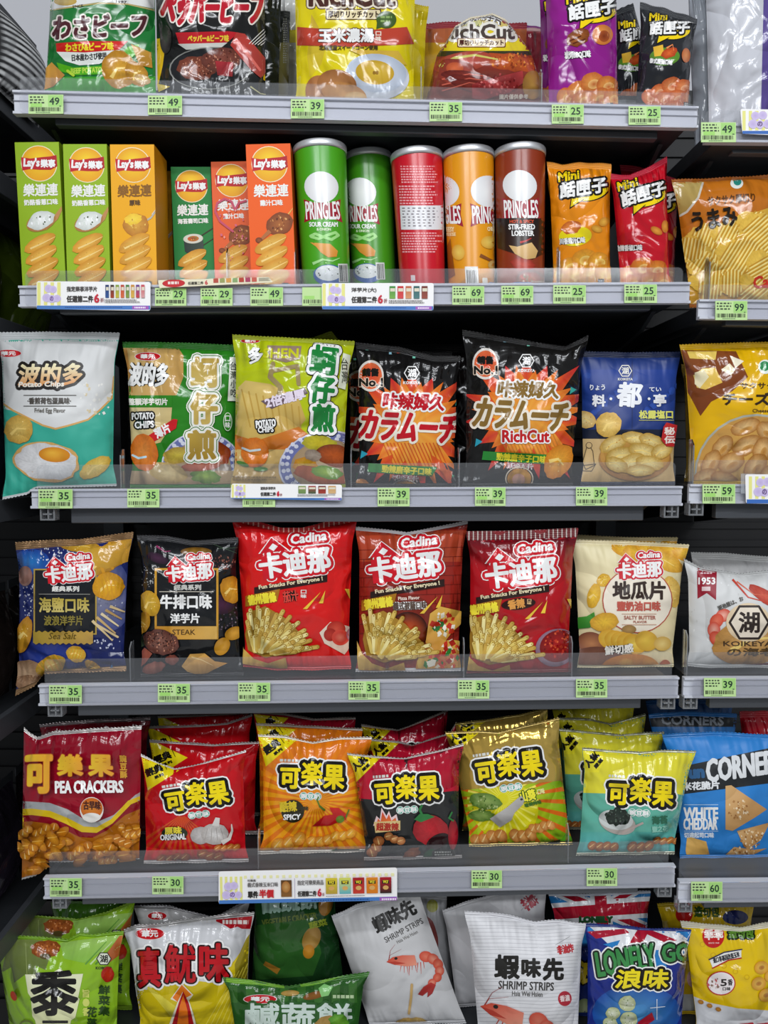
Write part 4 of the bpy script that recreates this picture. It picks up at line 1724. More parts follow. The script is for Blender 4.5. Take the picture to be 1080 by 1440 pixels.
def art_lime(a):
    a.poly([(320, 560), (345, 535), (380, 540), (420, 560), (430, 590), (400, 625), (340, 640), (310, 640)], 'd8bc6c', 'c8a452', 60)
    for k in range(9):
        a.line([(340 + k * 10, 548 + k * 3), (352 + k * 9, 600 + k * 2)], 2.2, 'bf9a48', same=k > 0)
    a.poly([(320, 608), (360, 620), (420, 600), (440, 616), (420, 640), (320, 650)], 'cf7a2c', 'b8601c')
    a.rect(310, 632, 500, 700, 'c8a866', 'bc9858')
    badge_oval(a, 352, 479.5, 14, 3.4, 0)
    a.txt('多', 349, 488, 370, 511, BK, b=2.2, ang=10)
    a.txt('多', 349, 488, 370, 511, WH, b=.9, ang=10)
    a.poly([(376, 486), (424, 487), (422, 505), (402, 510), (378, 504)], '97806c')
    a.txt('SHEN', 370, 490, 420, 504, 'c8c81c', b=1.0, sk=.05)
    a.line([(384, 512), (380, 530), (395, 545), (392, 558)], 7, '9c8a5c')
    a.line([(382, 522), (418, 515), (420, 540)], 6, '9c8a5c')
    a.poly([(367, 564), (428, 545), (433, 553), (382, 575)], '6a5660')
    a.txt('2倍濃厚', 372, 552, 430, 568, 'e9dcea', b=.8, ang=14)
    for o in (((1.8, BK),), ()):
        a.txt('POTATO', 360, 590, 388, 601, WH, b=.8, o=o, ang=6)
        a.txt('CHIPS', 363, 600, 385, 608, WH, b=.6, o=o, ang=4)
    bowl_pattern(a, 455, 652, 64, 46, 12)
    for (x, y, rx, ry, c, c2) in ((450, 624, 26, 12, 'd8c428', 'a8a02c'), (470, 640, 28, 16, 'b8541c', '7e3a1c'), (430, 656, 18, 13, 'd6b02c', 'b87a24'), (440, 640, 12, 8, 'b0a090', '8a7868'),
                                  (452, 668, 40, 12, 'b85c2c', '9a4a24'), (460, 664, 22, 9, '9ab83c', '5c8a2c')):
        a.ell(x, y, rx, ry, c, c2, -10, 22, .09)
    a.ell(359, 636, 19, 21, 'e08838', 'cc6a1c', 0, 26, .03)
    a.line([(342, 630), (352, 634), (366, 632)], 3, 'd8e8ea')
    a.ell(342, 652, 9, 3, '4c7a34', ang=-20)
    a.ell(367, 659, 10, 3, '4c8a34')
    for o in (((5.4, BK), (4.2, WH)), ()):
        a.push(0, 0)
        a.txt('蚵', 436, 487, 475, 528, '1c8038', b=1.9, o=o, ang=-6)
        a.txt('仔', 436, 528, 470, 568, '1c8038', b=2.0, o=o, ang=-6)
        a.txt('煎', 438, 568, 470, 608, '1c8038', b=1.8, o=o, ang=-4)
        a.pop()
    a.poly([(482, 497), (492, 500), (484, 548), (474, 545)], 'dfe3cc')
    a.txt('台灣', 479, 503, 488, 540, '3a4034', b=.15, vert=True)
    a.lines_text(328, 669, 390, 676, 2, '8a7040')


bag('crisp_bag', ('m', 3), [(327, 470), (420, 475), (499, 479)], (324, 486), art_lime, 'b5c216', 'yellow-green double-thick crisp bag above the white promotion strip',
    group=G3, scol='a9b41c', seal=7, tf=.028, Y=D + .044)
bag('crisp_bag', ('m', 3), [(345, 478), (440, 474), (466, 465), (478, 480)], (340, 486), None, '98a418', 'yellow-green crisp bag whose corner pokes up behind the double-thick one',
    group=G3, seal=7, tf=.028, Y=D + .13)


def art_kara(ox, oy, main, sub, big=False):
    def art(a):
        a.push(ox, oy)
        # confetti along the top
        cols = ['c83a5a', '7ac8b0', 'd8d060', 'b84a5a', '8ab8c8', 'c04a3a']
        for k in range(14):
            x = 8 + k * 11
            a.rect(x, 8 + (k * 37 % 10) + min(14, k * 1.6), x + 4, 11 + (k * 37 % 10) + min(14, k * 1.6), cols[k % 6])
        a.burst(84, 128, 52, 88, 15, 'e86a1c', 'c8202c', 1.05, 6, .22)
        a.burst(84, 128, 44, 76, 15, 'eda23c', 'e0681c', 1.05, 18, .2)
        for k in range(16):
            a.line([(44 + k * 5, 150), (62 + k * 5, 190)], 1.6, 'c87a28' if big else 'cf5a20', same=k > 0)
        for (x, y, c, r) in ((14, 165, '2a9ab0', 9), (24, 184, '9cc040', 7), (146, 92, '3ab0a0', 8), (135, 196, '2a8a5a', 9)):
            a.poly([(x, y - r * .5), (x + r, y), (x - r * .2, y + r * .8)], c)
        hexmark(a, 84, 52, 10.5, WH, sub='KOIKEYA', bg=BK)
        a.ell(27, 56, 18, 22, 'e4ddd4')
        a.ell(27, 56, 15.5, 18.5, 'd8442c', 'e06a3c')
        a.txt('銷售', 15, 45, 38, 57, BK, b=.9)
        a.txt('No.1', 11, 59, 44, 71, BK, b=.7, o=((1.0, 'e8d0b8'),))
        for o in (((2.4, WH),), ()):
            a.txt('咔辣姆久', 44, 80, 130, 104, main, b=1.0, o=o, sk=.1, ang=-2)
        W = 148 if not big else 142
        for o in (((3.4, 'f2e9d8'),), ()):
            a.txt('カラムーチ', 12, 106, W, 148, main, b=2.6, o=o, sk=.18, ang=-3)
        if big:
            a.txt('RichCut', 50, 148, 116, 166, 'c41c22', b=1.2, o=((1.8, WH),))
        a.poly([(24, 178), (120, 183), (112, 196), (22, 190)], '2a8434')
        a.txt('勁辣唐辛子口味', 42, 182, 112, 193, 'e8d838', b=.45, ang=-4)
        a.txt('厚切洋芋片' if big else '平切洋芋片', 56, 194, 94, 203, WH, b=.9, ang=-3)
        a.txt('厚切洋芋片' if big else '平切洋芋片', 56, 194, 94, 203, 'a0343c', b=.2, ang=-3)
        a.ell(74, 216, 17, 14, 'e0a83a', 'c88a2c')
        a.ring(74, 216, 19, 16, 1.6, 'e8d8c0')
        a.ell(73, 217, 9, 8, 'e8b8a0', 'dca08a')
        if big:
            chip(a, 128, 192, 18, 26, -30, 'e8a83a', 'cf7c1c')
        else:
            chip(a, 8, 214, 18, 12, 30, 'dfa04a', 'b8702c')
            a.poly([(110, 176), (140, 190), (138, 212), (126, 190)], 'd86a2c', 'c8401c')
        a.pop()
    return art


bag('crisp_bag', ('m', 3), [(500, 481), (560, 487), (610, 500), (648, 500)], (500, 642), art_kara(495, 473, 'c01624', 1), '161515',
    'black chilli crisp bag with large red lettering', group=G3, scol='1a1919', tf=.03, Y=D + .055)
bag('crisp_bag', ('m', 3), [(486, 492), (560, 494), (636, 494)], (490, 630), art_kara(478, 487, 'a8141f', 1), '141313',
    'black chilli crisp bag in the dark behind the red-lettered one', group=G3, tf=.026, Y=D + .125)
bag('crisp_bag', ('m', 3), [(650, 463), (745, 479), (795, 487), (828, 470)], (650, 806), art_kara(656, 456, '8a6a30', 1, True), '171615',
    'black thick-cut chilli crisp bag with large bronze lettering', group=G3, scol='1b1a1a', tf=.033, Y=D + .047)
bag('crisp_bag', ('m', 3), [(612, 486), (650, 487), (720, 492)], (622, 730), None, '1c1717', 'plain black crisp bag side squeezed between the two chilli bags', group=G3,
    tf=.016, Y=D + .17)


def art_truffle(a):
    a.rect(800, 490, 970, 520, '17264e', '1f3c86')
    a.rect(800, 520, 970, 616, '1f3f92', '16306e')
    a.rect(888, 505, 890, 604, '162c66')
    for k in range(16):
        a.ell(826 + k * 8.4, 528 + (k * 53 % 60), 6, 4, '2a50a4', '21449a', k * 30, 10, .2)
    a.rect(800, 604, 970, 620, '121a30')
    a.rect(800, 617, 970, 700, 'd2b27c', 'c8a468')
    hexmark(a, 879, 522, 9, 'e6e4dc', sub='KOIKEYA', lw=1.3)
    a.txt('料', 833, 555, 852, 572, 'e9eaee', b=.7)
    a.txt('都', 867, 538, 903, 573, 'eeeff2', b=1.4, ang=-4)
    a.txt('亭', 918, 554, 936, 572, 'e9eaee', b=.6)
    a.txt('·', 857, 559, 861, 563, WH, b=.6)
    a.txt('·', 910, 559, 914, 563, WH, b=.6)
    a.txt('りょう', 830, 541, 851, 549, 'dfe2ea', b=.3)
    a.txt('てい', 912, 545, 929, 551, 'dfe2ea', b=.3)
    a.txt('松露塩口', 898, 577, 945, 589, 'd9d86a', b=.5)
    a.rect(898, 590.5, 946, 591.3, 'c9c870')
    a.line([(826, 628), (820, 650), (824, 660), (836, 654), (834, 634), (828, 624)], .9, '4a3c28')
    a.line([(816, 655), (838, 652), (832, 662), (820, 662), (816, 655)], .9, '4a3c28')
    a.ell(829, 626, 4, 4, 'cdae78', 'cdae78')
    a.ring(829, 626, 4, 4, .8, '4a3c28')
    chip(a, 824, 590, 15, 12, -20, 'eed79a', 'd0a85c')
    chip(a, 856, 597, 18, 17, 30, 'eccb70', 'd2a648')
    a.ell(892, 645, 50, 30, 'b98a4c', 'a8763c')
    a.ell(892, 641, 48, 27, 'd4a250', 'c08c40')
    for (x, y, rx, ry, g) in ((862, 624, 20, 11, 25), (893, 616, 20, 9, -10), (915, 620, 18, 10, -20), (872, 640, 20, 12, 10), (904, 634, 22, 11, -15), (928, 634, 15, 10, 20),
                              (886, 650, 22, 12, 20), (912, 650, 20, 10, -10), (866, 652, 16, 10, -20), (899, 660, 20, 8, 0)):
        chip(a, x, y, rx, ry, g, 'f3df98', 'bf9438')
    a.poly([(930, 600), (934, 594), (948, 598), (944, 628), (934, 627), (927, 618)], 'c02428')
    a.txt('秘伝', 931, 600, 945, 624, 'f2e4dc', b=.5, vert=True)


bag('crisp_bag', ('m', 3), [(812, 493), (880, 495), (957, 494)], (816, 949), art_truffle, '1b3678', 'dark blue truffle-salt crisp bag at the right end of the third shelf',
    group=G3, scol='141f3e', tf=.026, Y=D + .066, mat_=MATT)


def art_cheese(a):
    a.poly([(950, 492), (1035, 494), (1052, 530), (1030, 550), (1000, 565), (985, 585), (972, 560), (960, 540)], '8e4f26', '7a3c1a', 60)
    a.poly([(966, 494), (1008, 494), (1006, 506), (970, 504)], 'e8c860')
    a.poly([(975, 528), (988, 518), (1006, 517), (1016, 538), (992, 548), (980, 545)], 'efd070', 'e4b848', 40)
    a.poly([(977, 524), (990, 520), (997, 530), (984, 546), (977, 540)], 'f2e6bc')
    a.poly([(1014, 520), (1026, 511), (1034, 520), (1028, 528)], 'f4e8c4')
    a.poly([(1026, 500), (1046, 508), (1034, 518)], 'f6ecd0')
    a.ell(1076, 516, 10, 10, 'e8efe4')
    a.ell(1075, 515, 7, 7, '2c8a50')
    a.txt('サクサク', 1041, 538, 1088, 547, '4a3416', b=.3)
    a.txt('チーズス', 1016, 552, 1104, 570, '33220e', b=1.2)
    a.txt('Cheese Corn', 1058, 575, 1100, 580, '5a4018', b=.15)
    a.ell(1064, 670, 88, 88, '8c9a98', 'b0b0a0')
    a.ell(1064, 670, 85, 85, 'dcae58', 'c89448')
    for (x, y, rx, ry, g) in ((1048, 600, 22, 11, 20), (1078, 606, 16, 13, -30), (1016, 628, 18, 12, 50), (1050, 626, 22, 13, 25), (1072, 632, 18, 14, 70), (1000, 650, 20, 12, 60),
                              (1028, 650, 20, 14, 30), (1062, 655, 20, 14, 50), (990, 672, 20, 12, 30), (1020, 676, 22, 13, -20), (1056, 680, 22, 13, 20), (1082, 668, 18, 14, 60)):
        a.ell(x, y, rx, ry, 'f2c988', 'a86e2c', g, 20, .05)
        a.ell(x + 1, y + 4, rx * .45, ry * .3, 'b87c34', 'd09a50', g, 12)


bag('crisp_bag', ('r', 3), [(956, 484), (1010, 482), (1110, 479)], (970, 1108), art_cheese, 'e2b00c', 'yellow cheese corn puff bag at the right edge of the photo',
    group='crisp bags in the right-hand bay', scol='d0a41a', seal=8, tf=.034, backcol='8a6a30')
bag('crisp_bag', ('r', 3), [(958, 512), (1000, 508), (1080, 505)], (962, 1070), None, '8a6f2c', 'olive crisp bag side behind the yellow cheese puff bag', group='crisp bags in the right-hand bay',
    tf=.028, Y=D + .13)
# ------------------------------------------------------------------ fourth shelf
def art_seasalt(a):
    a.rect(15, 745, 200, 990, '232f6e', '1a2252')
    a.ell(44, 790, 26, 18, '2c74b8', '26479a')
    a.ell(70, 925, 60, 26, '2a3f94', '20296a')
    a.ell(140, 830, 44, 60, '8a8a9a', '46508a', 20)
    a.speck(80, 780, 26, 14, 60, ['c8ccd8', 'e8eaf0'], 1.4)
    a.speck(40, 842, 16, 24, 50, ['a8a8c4', 'e0e2ec'], 1.4)
    a.speck(145, 850, 30, 24, 70, ['b8bac8', '6a708c'], 1.6)
    a.speck(150, 905, 20, 8, 22, ['c8cce0'], 1.6)
    a.ell(36, 810, 10, 14, 'b88a7c', '8e6458')
    chip(a, 112, 768, 30, 9, -6, 'e0b23a', 'b8862a')
    chip(a, 150, 785, 46, 18, 30, 'dca83a', 'b07c28', 5)
    a.poly([(108, 776), (140, 770), (186, 758), (184, 788), (150, 800), (120, 792)], 'd9ab3e', 'c08c2c', 20)
    a.rect(48, 800, 136, 892, 'b89a44')
    a.rect(50, 802, 134, 890, '191b20')
    logo_house(a, 59, 783, .72, 6)
    a.txt('經典系列', 74, 824, 112, 832, 'e6e4dc', b=.4)
    a.rect(56, 835, 127, 835.8, '9a9890')
    a.txt('海鹽口味', 56, 840, 126, 861, 'b59f3e', b=.6, c2='d2c070')
    a.txt('波浪洋芋片', 63, 865, 117, 879, '8e8038', b=.35)
    pts = [(48 + k * 4.15, 886 + (k % 2) * 2.5) for k in range(21)]
    a.poly(pts + [(x, y + 17) for x, y in pts[::-1]], 'a3882c', 'c29a4a', 0)
    a.txt('Sea Salt', 70, 889, 108, 898, '5c4a18', b=.15, sk=.25)
    chip(a, 152, 824, 22, 19, 10, 'eab42c', 'cf8f1c', 6)
    a.line([(132, 875), (165, 895)], 3, 'd8c090')
    for k in range(5):
        a.line([(130 + k * 6, 872 - k * 5), (158 + k * 4, 900 - k * 10)], 4, ['dcc494', 'c8a870', 'e0cda4', 'b8945c', 'd2b888'][k], 2)
    chip(a, 36, 892, 10, 26, -12, 'e0a830', 'b87c1c')
    a.ell(40, 945, 22, 18, 'b89878', '8e6c50', 0, 22, .04)
    a.ell(52, 962, 30, 14, 'a88464', '7c5a40', -10, 22, .04)
    chip(a, 72, 935, 22, 14, 30, 'd8b23c', 'b08824', 5)
    chip(a, 108, 918, 14, 11, -20, 'e0bc44', 'c09430', 5)
    chip(a, 134, 938, 17, 7, -40, 'd8a838', 'a87c24', 4)
    a.poly([(158, 932), (164, 948), (160, 954), (152, 953), (151, 946)], '3f7fb8', '88b8dc')
    a.lines_text(40, 968, 110, 974, 1, '9a8a9a')


G4 = 'snack bags on the fourth shelf'
bag('crisp_bag', ('m', 4), [(22, 762), (80, 758), (110, 758), (188, 747)], (30, 176), art_seasalt, '232b5e', 'navy blue sea-salt crisp bag drooping over the left end of the fourth shelf',
    bot=[(22, 979), (48, 966), (62, 948), (178, 944)], group=G4, scol='b08a62', smet=.6, seal=11, tf=.03, sb=9)


def art_steak(a):
    a.speck(206, 812, 12, 16, 40, ['c8c8c4', '8a8a88'], 1.2)
    a.speck(316, 790, 18, 10, 60, ['6e3a34', '8c5a4c', '2a1a18'], 1.8)
    a.speck(320, 868, 14, 26, 60, ['5c4a58', '8a7a88', '3a2a38'], 1.5)
    a.ell(222, 785, 16, 7, '4c2a44', '2a1a28', -20)
    a.ell(312, 850, 18, 14, '4c2440', '2c1828')
    a.line([(220, 768), (232, 776), (240, 775)], 3, '8a2c5a', 1)
    a.ell(276, 776, 22, 6, '9a7028', '6a4818')
    a.line([(300, 766), (334, 778)], 1, '3c4c3c')
    a.line([(306, 772), (336, 770)], 1, '3c4c3c')
    a.rect(218, 799, 307, 899, 'd09a34')
    a.rect(221, 802, 304, 896, '1a1b1d')
    logo_house(a, 229, 782, .70, 5)
    a.txt('經典系列', 245, 822, 283, 830, 'cfcdc6', b=.35)
    a.rect(225, 831.5, 300, 832.4, 'cfc8b8')
    a.txt('牛排口味', 226, 836, 298, 856, WH, b=.75)
    a.txt('洋芋片', 240, 862, 281, 876, WH, b=.5)
    a.rect(219, 880, 305, 898, 'c98a26', 'e3b45a', 0)
    a.txt('STEAK', 243, 884.5, 275, 892, '4a3214', b=.15)
    chip(a, 212, 848, 14, 18, 20, 'e4b83e', 'c09026')
    chip(a, 202, 876, 10, 16, -20, 'e0a838', 'b07c20')
    chip(a, 324, 829, 15, 19, 10, 'dda02c', 'ba7c1c')
    a.ell(328, 890, 13, 9, 'dca038', 'b8801c', 20)
    a.ell(312, 908, 10, 13, 'dca038', 'b8801c', -30)
    steakbit(a, 228, 902, 25, 17, -14, '8e5e50', '5e342c', 60)
    a.speck(226, 897, 20, 11, 50, ['2c1c1a', '4a2c26', '3a2420'], 1.5)
    a.poly([(193, 942), (196, 920), (206, 910), (216, 918), (206, 932)], '9a5240', '7c3a2c')
    a.ell(217, 938, 16, 8, 'a2604c', '7c3e30', 20, 20, .1)
    a.ell(243, 926, 9, 7, '8e4c3c', '6e3428', 0, 20, .1)
    a.poly([(256, 935), (268, 918), (288, 917), (302, 928), (320, 931), (300, 940), (284, 948), (264, 942)], 'e0ad5c', 'c08838', 30)
    a.line([(270, 922), (284, 926), (300, 934)], 2, 'f2d08c', .6)
    for k in range(5):
        a.line([(196, 914 - k), (204 + k * 2, 892 + k * 3)], 1.2, '3c4c2c', .4, same=k > 0)


bag('crisp_bag', ('m', 4), [(193, 752), (235, 753), (272, 760), (335, 755)], (198, 343), art_steak, '1a1b1d', 'black steak-flavoured crisp bag with a gold frame', group=G4, scol='3c3c3e',
    smet=.4, seal=8, tf=.030, Y=D + .038)


def stripes(x0, x1, y, n, c1, c2, h=16, sl_=0):
    def art(a):
        a.poly([(x0 - 5, y - 30), (x1 + 5, y - 30), (x1 + 5, y + 60), (x0 - 5, y + 60)], c2)
        st = (x1 - x0) / n
        for k in range(n):
            x = x0 + k * st
            a.poly([(x, y - 30), (x + st * .74, y - 30), (x + st * .74, y + 60), (x, y + 60)], c1, same=k > 0)
    return art


def art_fries(ox, oy, kind):
    def art(a):
        a.push(ox, oy)
        if kind == 'red':
            bgc = ('d3171a', 'd81c1a')
        elif kind == 'pizza':
            bgc = ('b2442a', '96281e')
        else:
            bgc = ('54101a', 'b0121c')
        a.rect(-20, 16, 190, 60, bgc[0], bgc[1] if kind == 'dark' else bgc[0])
        a.rect(-20, 60, 190, 240, bgc[1])
        if kind == 'pizza':
            for r in range(10):
                y = 44 + r * 13
                a.line([(-5, y), (165, y - 5)], .8, '6e1c14', same=False)
                for k in range(7):
                    x = (r % 2) * 12 + k * 25
                    a.line([(x, y - .03 * x), (x, y + 13 - .03 * x)], .8, '6e1c14', same=k > 0)
            a.ell(72, 150, 44, 44, '7e2a1c', '7a2418')
            a.ell(74, 158, 28, 28, 'd8541c', '2a0c08')
        logo_house(a, {'red': 19, 'pizza': 10, 'dark': 25}[kind], 33, 1.10, 7)
        a.poly([(22, 102), (124, 84), (124, 94), (22, 111)], '2c1a16')
        a.txt('Fun Snacks For Everyone !', 28, 92.5, 118, 100, 'e8d8b0', b=.3, ang=8)
        a.poly([(10, 114), (58, 104), (54, 122), (10, 129)], 'a8701c')
        a.txt('德州薯條', 13, 110, 53, 125, 'f6e43c', b=.9, ang=8)
        if kind == 'red':
            a.txt('茄汁', 62, 106, 84, 122, BK, b=1.6, ang=8)
            a.txt('茄汁', 62, 106, 84, 122, 'd8483c', b=.4, ang=8)
            a.txt('口味', 87, 105, 95, 117, 'f0e4dc', b=.3, vert=True)
        elif kind == 'pizza':
            a.txt('Pizza Flavor', 60, 108, 90, 113, 'f0d8c8', b=.2, ang=3)
            a.txt('義式披薩口味', 53, 115, 100, 127, WH, b=1.6, ang=2)
            a.txt('義式披薩口味', 53, 115, 100, 127, '5c4a40', b=.5, ang=2)
        else:
            a.ell(81, 111, 24, 8, '2c100c', ang=6)
            a.txt('香辣', 66, 104, 90, 118, 'e8a04c', b=.6, ang=8)
            a.txt('口味', 93, 104, 99, 112, 'e8c08c', b=.2, vert=True)
        # pale rays beside the writing
        for (x0, y0, x1, y1) in ((92, 132, 114, 108), (114, 124, 120, 106), (150, 104, 154, 118)):
            a.poly([(x0 - 2, y0), (x0 + 4, y0), (x1 + 1, y1)], 'eec440')
        if kind == 'red':
            a.poly([(113, 165), (128, 150), (160, 158), (166, 172), (148, 196), (120, 180)], 'eedcc8', 'dcb8a0', 40)
            a.ell(136, 160, 13, 11, 'd8503c', 'b42a20')
            a.ell(128, 168, 9, 9, 'c83a2c', 'a82018')
            a.ell(142, 172, 12, 11, 'c82a24', 'd84838')
            a.ell(142, 172, 8, 7, 'e87a64', 'd04034')
            a.ell(158, 168, 8, 10, 'e8c8c0', 'b05a6a')
        elif kind == 'pizza':
            a.ell(126, 204, 42, 32, 'b8641c', 'c8862c', 12)
            a.ell(126, 196, 40, 26, 'c46a3c', 'd8b048', 12)
            a.speck(124, 190, 34, 20, 60, ['e8dcc0', 'c8301c', 'd84a2c', '2c7a2c', 'f0e8d4', 'a82418'], 5)
            a.poly([(104, 132), (118, 122), (150, 130), (154, 140), (134, 158), (114, 186), (98, 172)], 'e0b04c', 'd0903c')
            a.speck(122, 146, 16, 17, 40, ['e8e0c8', 'c8341c', '2c7434', 'f2ead8', 'b82c18'], 4.5)
        else:
            a.ell(134, 172, 30, 26, 'b8a4b0', '8a6a7c', 20)
            a.ell(136, 170, 26, 22, 'b01c1c', '7c1414', 20)
            a.speck(136, 166, 22, 18, 70, ['c83a24', '8e1410', 'd85a34', '6e0c0c'], 2.4, 20)
        fries(a, 10 if kind != 'red' else 8, 126 + (-2 if kind == 'dark' else 2), 1.0)
        a.lines_text(80, 214, 130, 218, 1, 'b85a50')
        a.pop()
    return art


bag('fries_snack_bag', ('m', 4), [(325, 722), (360, 732), (395, 742), (425, 742), (460, 733), (503, 722)], (344, 495), art_fries(336, 724, 'red'), 'd5181a',
    'bright red tomato potato-stick bag standing forward of its neighbours', group=G4, seal=10, scol='c8242a', sart=stripes(322, 506, 726, 26, 'b01c1c', 'e2b0a0'), tf=.036, Y=D + .046,
    bot=[(342, 938), (390, 943), (440, 943), (494, 941)])
bag('fries_snack_bag', ('m', 4), [(500, 740), (545, 744), (572, 748), (610, 741), (658, 731)], (500, 648), art_fries(500, 730, 'pizza'), '9c2c20',
    'brick-red pizza potato-stick bag beside the bright red one', group=G4, seal=6, scol='d2cfd0', tf=.030, Y=D + .048)
bag('fries_snack_bag', ('m', 4), [(656, 747), (730, 746), (813, 742)], (656, 802), art_fries(648, 738, 'dark'), 'a01420',
    'dark red spicy potato-stick bag with a striped top', group=G4, seal=13, scol='8a1a20', sart=stripes(654, 816, 748, 26, '6e1218', 'c4bcb4'), tf=.028, Y=D + .035)


def art_sweet(a):
    a.rect(790, 750, 980, 980, 'e9ddb0', 'e4d0a0')
    for k in range(6):
        a.ell(880 + k * 17, 772 + (k % 2) * 6, 22, 12, 'f0c240', 'd99824', -20, 22, .05)
    chip(a, 936, 790, 26, 12, -24, 'eec04a', 'd49a2c')
    chip(a, 835, 838, 9, 18, -14, 'eec43c', 'd8a428')
    chip(a, 849, 816, 10, 9, 30, 'eec43c', 'd8a428')
    chip(a, 944, 832, 12, 22, 10, 'eeca6c', 'dcb04c')
    a.ell(896, 844, 49, 46, 'b8503c')
    a.ell(896, 844, 47.5, 44.5, 'f1e6d2')
    logo_house(a, 863, 778, .68, 3)
    a.txt('地瓜片', 861, 817, 935, 843, '33221a', b=1.0)
    a.txt('鹽奶油口味', 867, 845, 928, 859, 'c2584a', b=.7)
    a.rect(874, 862.5, 922, 863.2, 'c08a70')
    a.txt('SALTY BUTTER', 877, 865, 921, 870.5, 'b07060', b=.25)
    a.txt('FLAVOR', 890, 872, 909, 875.5, 'b07060', b=.2)
    a.rect(874, 877.3, 922, 878, 'c08a70')
    a.poly([(812, 868), (826, 866), (836, 860), (838, 872), (830, 882), (812, 884)], '4a9a34', '2c7a24')
    a.ell(850, 874, 20, 13, 'edc038', 'cf982c', 10, 24, .05)
    a.ell(832, 904, 20, 16, 'b87a4c', '7c4430', -10)
    a.ell(884, 884, 10, 6, 'b08a50', '94703c')
    potato_slices(a, 858, 898, 1.05)
    a.ell(908, 900, 16, 14, 'e8c24c', 'd0a036', -20)
    a.ell(930, 904, 12, 10, 'e8cc80', 'd2a850')
    a.ell(840, 930, 40, 22, '8a5a40', '6a3c2c')
    a.txt('鮮切感', 850, 905, 890, 918, BK, b=1.6, ang=6)
    a.txt('鮮切感', 850, 905, 890, 918, 'f2ece0', b=.5, ang=6)
    a.ell(884, 936, 40, 18, 'd8903c', 'c87a24', 4)
    a.ell(880, 930, 10, 6, 'e2a84c', 'd8963c')
    a.ell(915, 935, 15, 10, 'e4a03c', 'd08428', -40)
    a.ell(934, 942, 10, 16, 'c86a2c', 'a84a1c')
    a.rect(810, 950, 850, 975, 'c86a2c')
    a.rect(888, 950, 930, 975, '4c8a2c')


bag('crisp_bag', ('m', 4), [(801, 758), (880, 760), (969, 765)], (812, 947), art_sweet, 'e6d8aa', 'cream sweet-potato chip bag at the right end of the fourth shelf', group=G4,
    scol='e0d2a8', seal=6, tf=.028, Y=D + .056, mat_=MATT)
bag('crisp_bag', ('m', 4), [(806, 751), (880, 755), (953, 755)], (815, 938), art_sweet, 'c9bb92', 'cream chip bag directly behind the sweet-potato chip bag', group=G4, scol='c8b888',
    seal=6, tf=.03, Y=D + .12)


def art_koi(a):
    a.speck(1030, 860, 70, 60, 40, ['c9c9c6', 'e2e2e0'], 2)
    a.poly([(980, 795), (1008, 800), (1007, 844), (994, 834), (981, 842)], '97142a')
    a.txt('1953', 982, 812, 1006, 822, WH, b=.6)
    a.lines_text(985, 805, 1003, 809, 1, 'e0c0c4')
    a.rect(987, 825, 999, 831, 'e0c8c8')
    a.ell(1078, 840, 30, 9, 'd8604c', 'b03a2c', -32, 20, .05)
    a.line([(1030, 815), (1052, 840), (1082, 848)], 3, 'c8402c', 1)
    a.line([(1036, 818), (1060, 836), (1090, 838)], 2, 'd86a50', .6)
    for k in range(5):
        th = math.radians(110 + k * 34)
        a.ell(1024 + 20 * math.cos(th), 886 - 22 * math.sin(th), 11, 9, 'e8785c' if k % 2 else 'f0b09c', 'd0442c', 110 + k * 34 - 90, 18)
    chip(a, 1062, 900, 60, 34, 10, 'd8a866', 'b8843e')
    a.ell(1052, 875, 31, 27, 'e8d8c0', 'e0c8a4')
    hexmark(a, 1053, 875, 27, '2c201a', bg='e9dcc8', lw=3.2)
    a.txt('KOIKEYA', 1017, 901, 1086, 908, '4a3420', b=.25)
    a.txt('の海老', 1022, 910, 1090, 922, '5a4428', b=.5)
    a.txt('湖池屋は、お', 1008, 845, 1046, 852, '4a4640', b=.2, ang=22)
    a.poly([(955, 930), (1000, 936), (1100, 930), (1100, 965), (955, 965)], '7c1a2c', '6a1424')
    a.line([(955, 941), (1000, 938), (1030, 935), (1100, 940)], 1.6, 'c8c0c0')


bag('crisp_bag', ('r', 4), [(962, 785), (985, 797), (1040, 806), (1110, 798)], (966, 1100), art_koi, 'd4d4d2', 'white prawn crisp bag with a black hexagon emblem and 1953 ribbon', group='crisp bags in the right-hand bay',
    scol='b8b8b6', seal=5, tf=.036, mat_=MATT, Y=D + .04, bot=[(965, 937), (1000, 940), (1040, 939), (1100, 940)])
bag('crisp_bag', ('r', 4), [(972, 776), (1020, 777), (1062, 781), (1100, 783)], (970, 1095), None, 'a6a5a4', 'pale grey crisp bag behind the white prawn bag', group='crisp bags in the right-hand bay',  # white film coloured grey, shade behind the front bag painted in
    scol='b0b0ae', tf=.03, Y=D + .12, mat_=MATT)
# ------------------------------------------------------------------ fifth shelf
G5 = 'pea cracker bags on the fifth shelf'


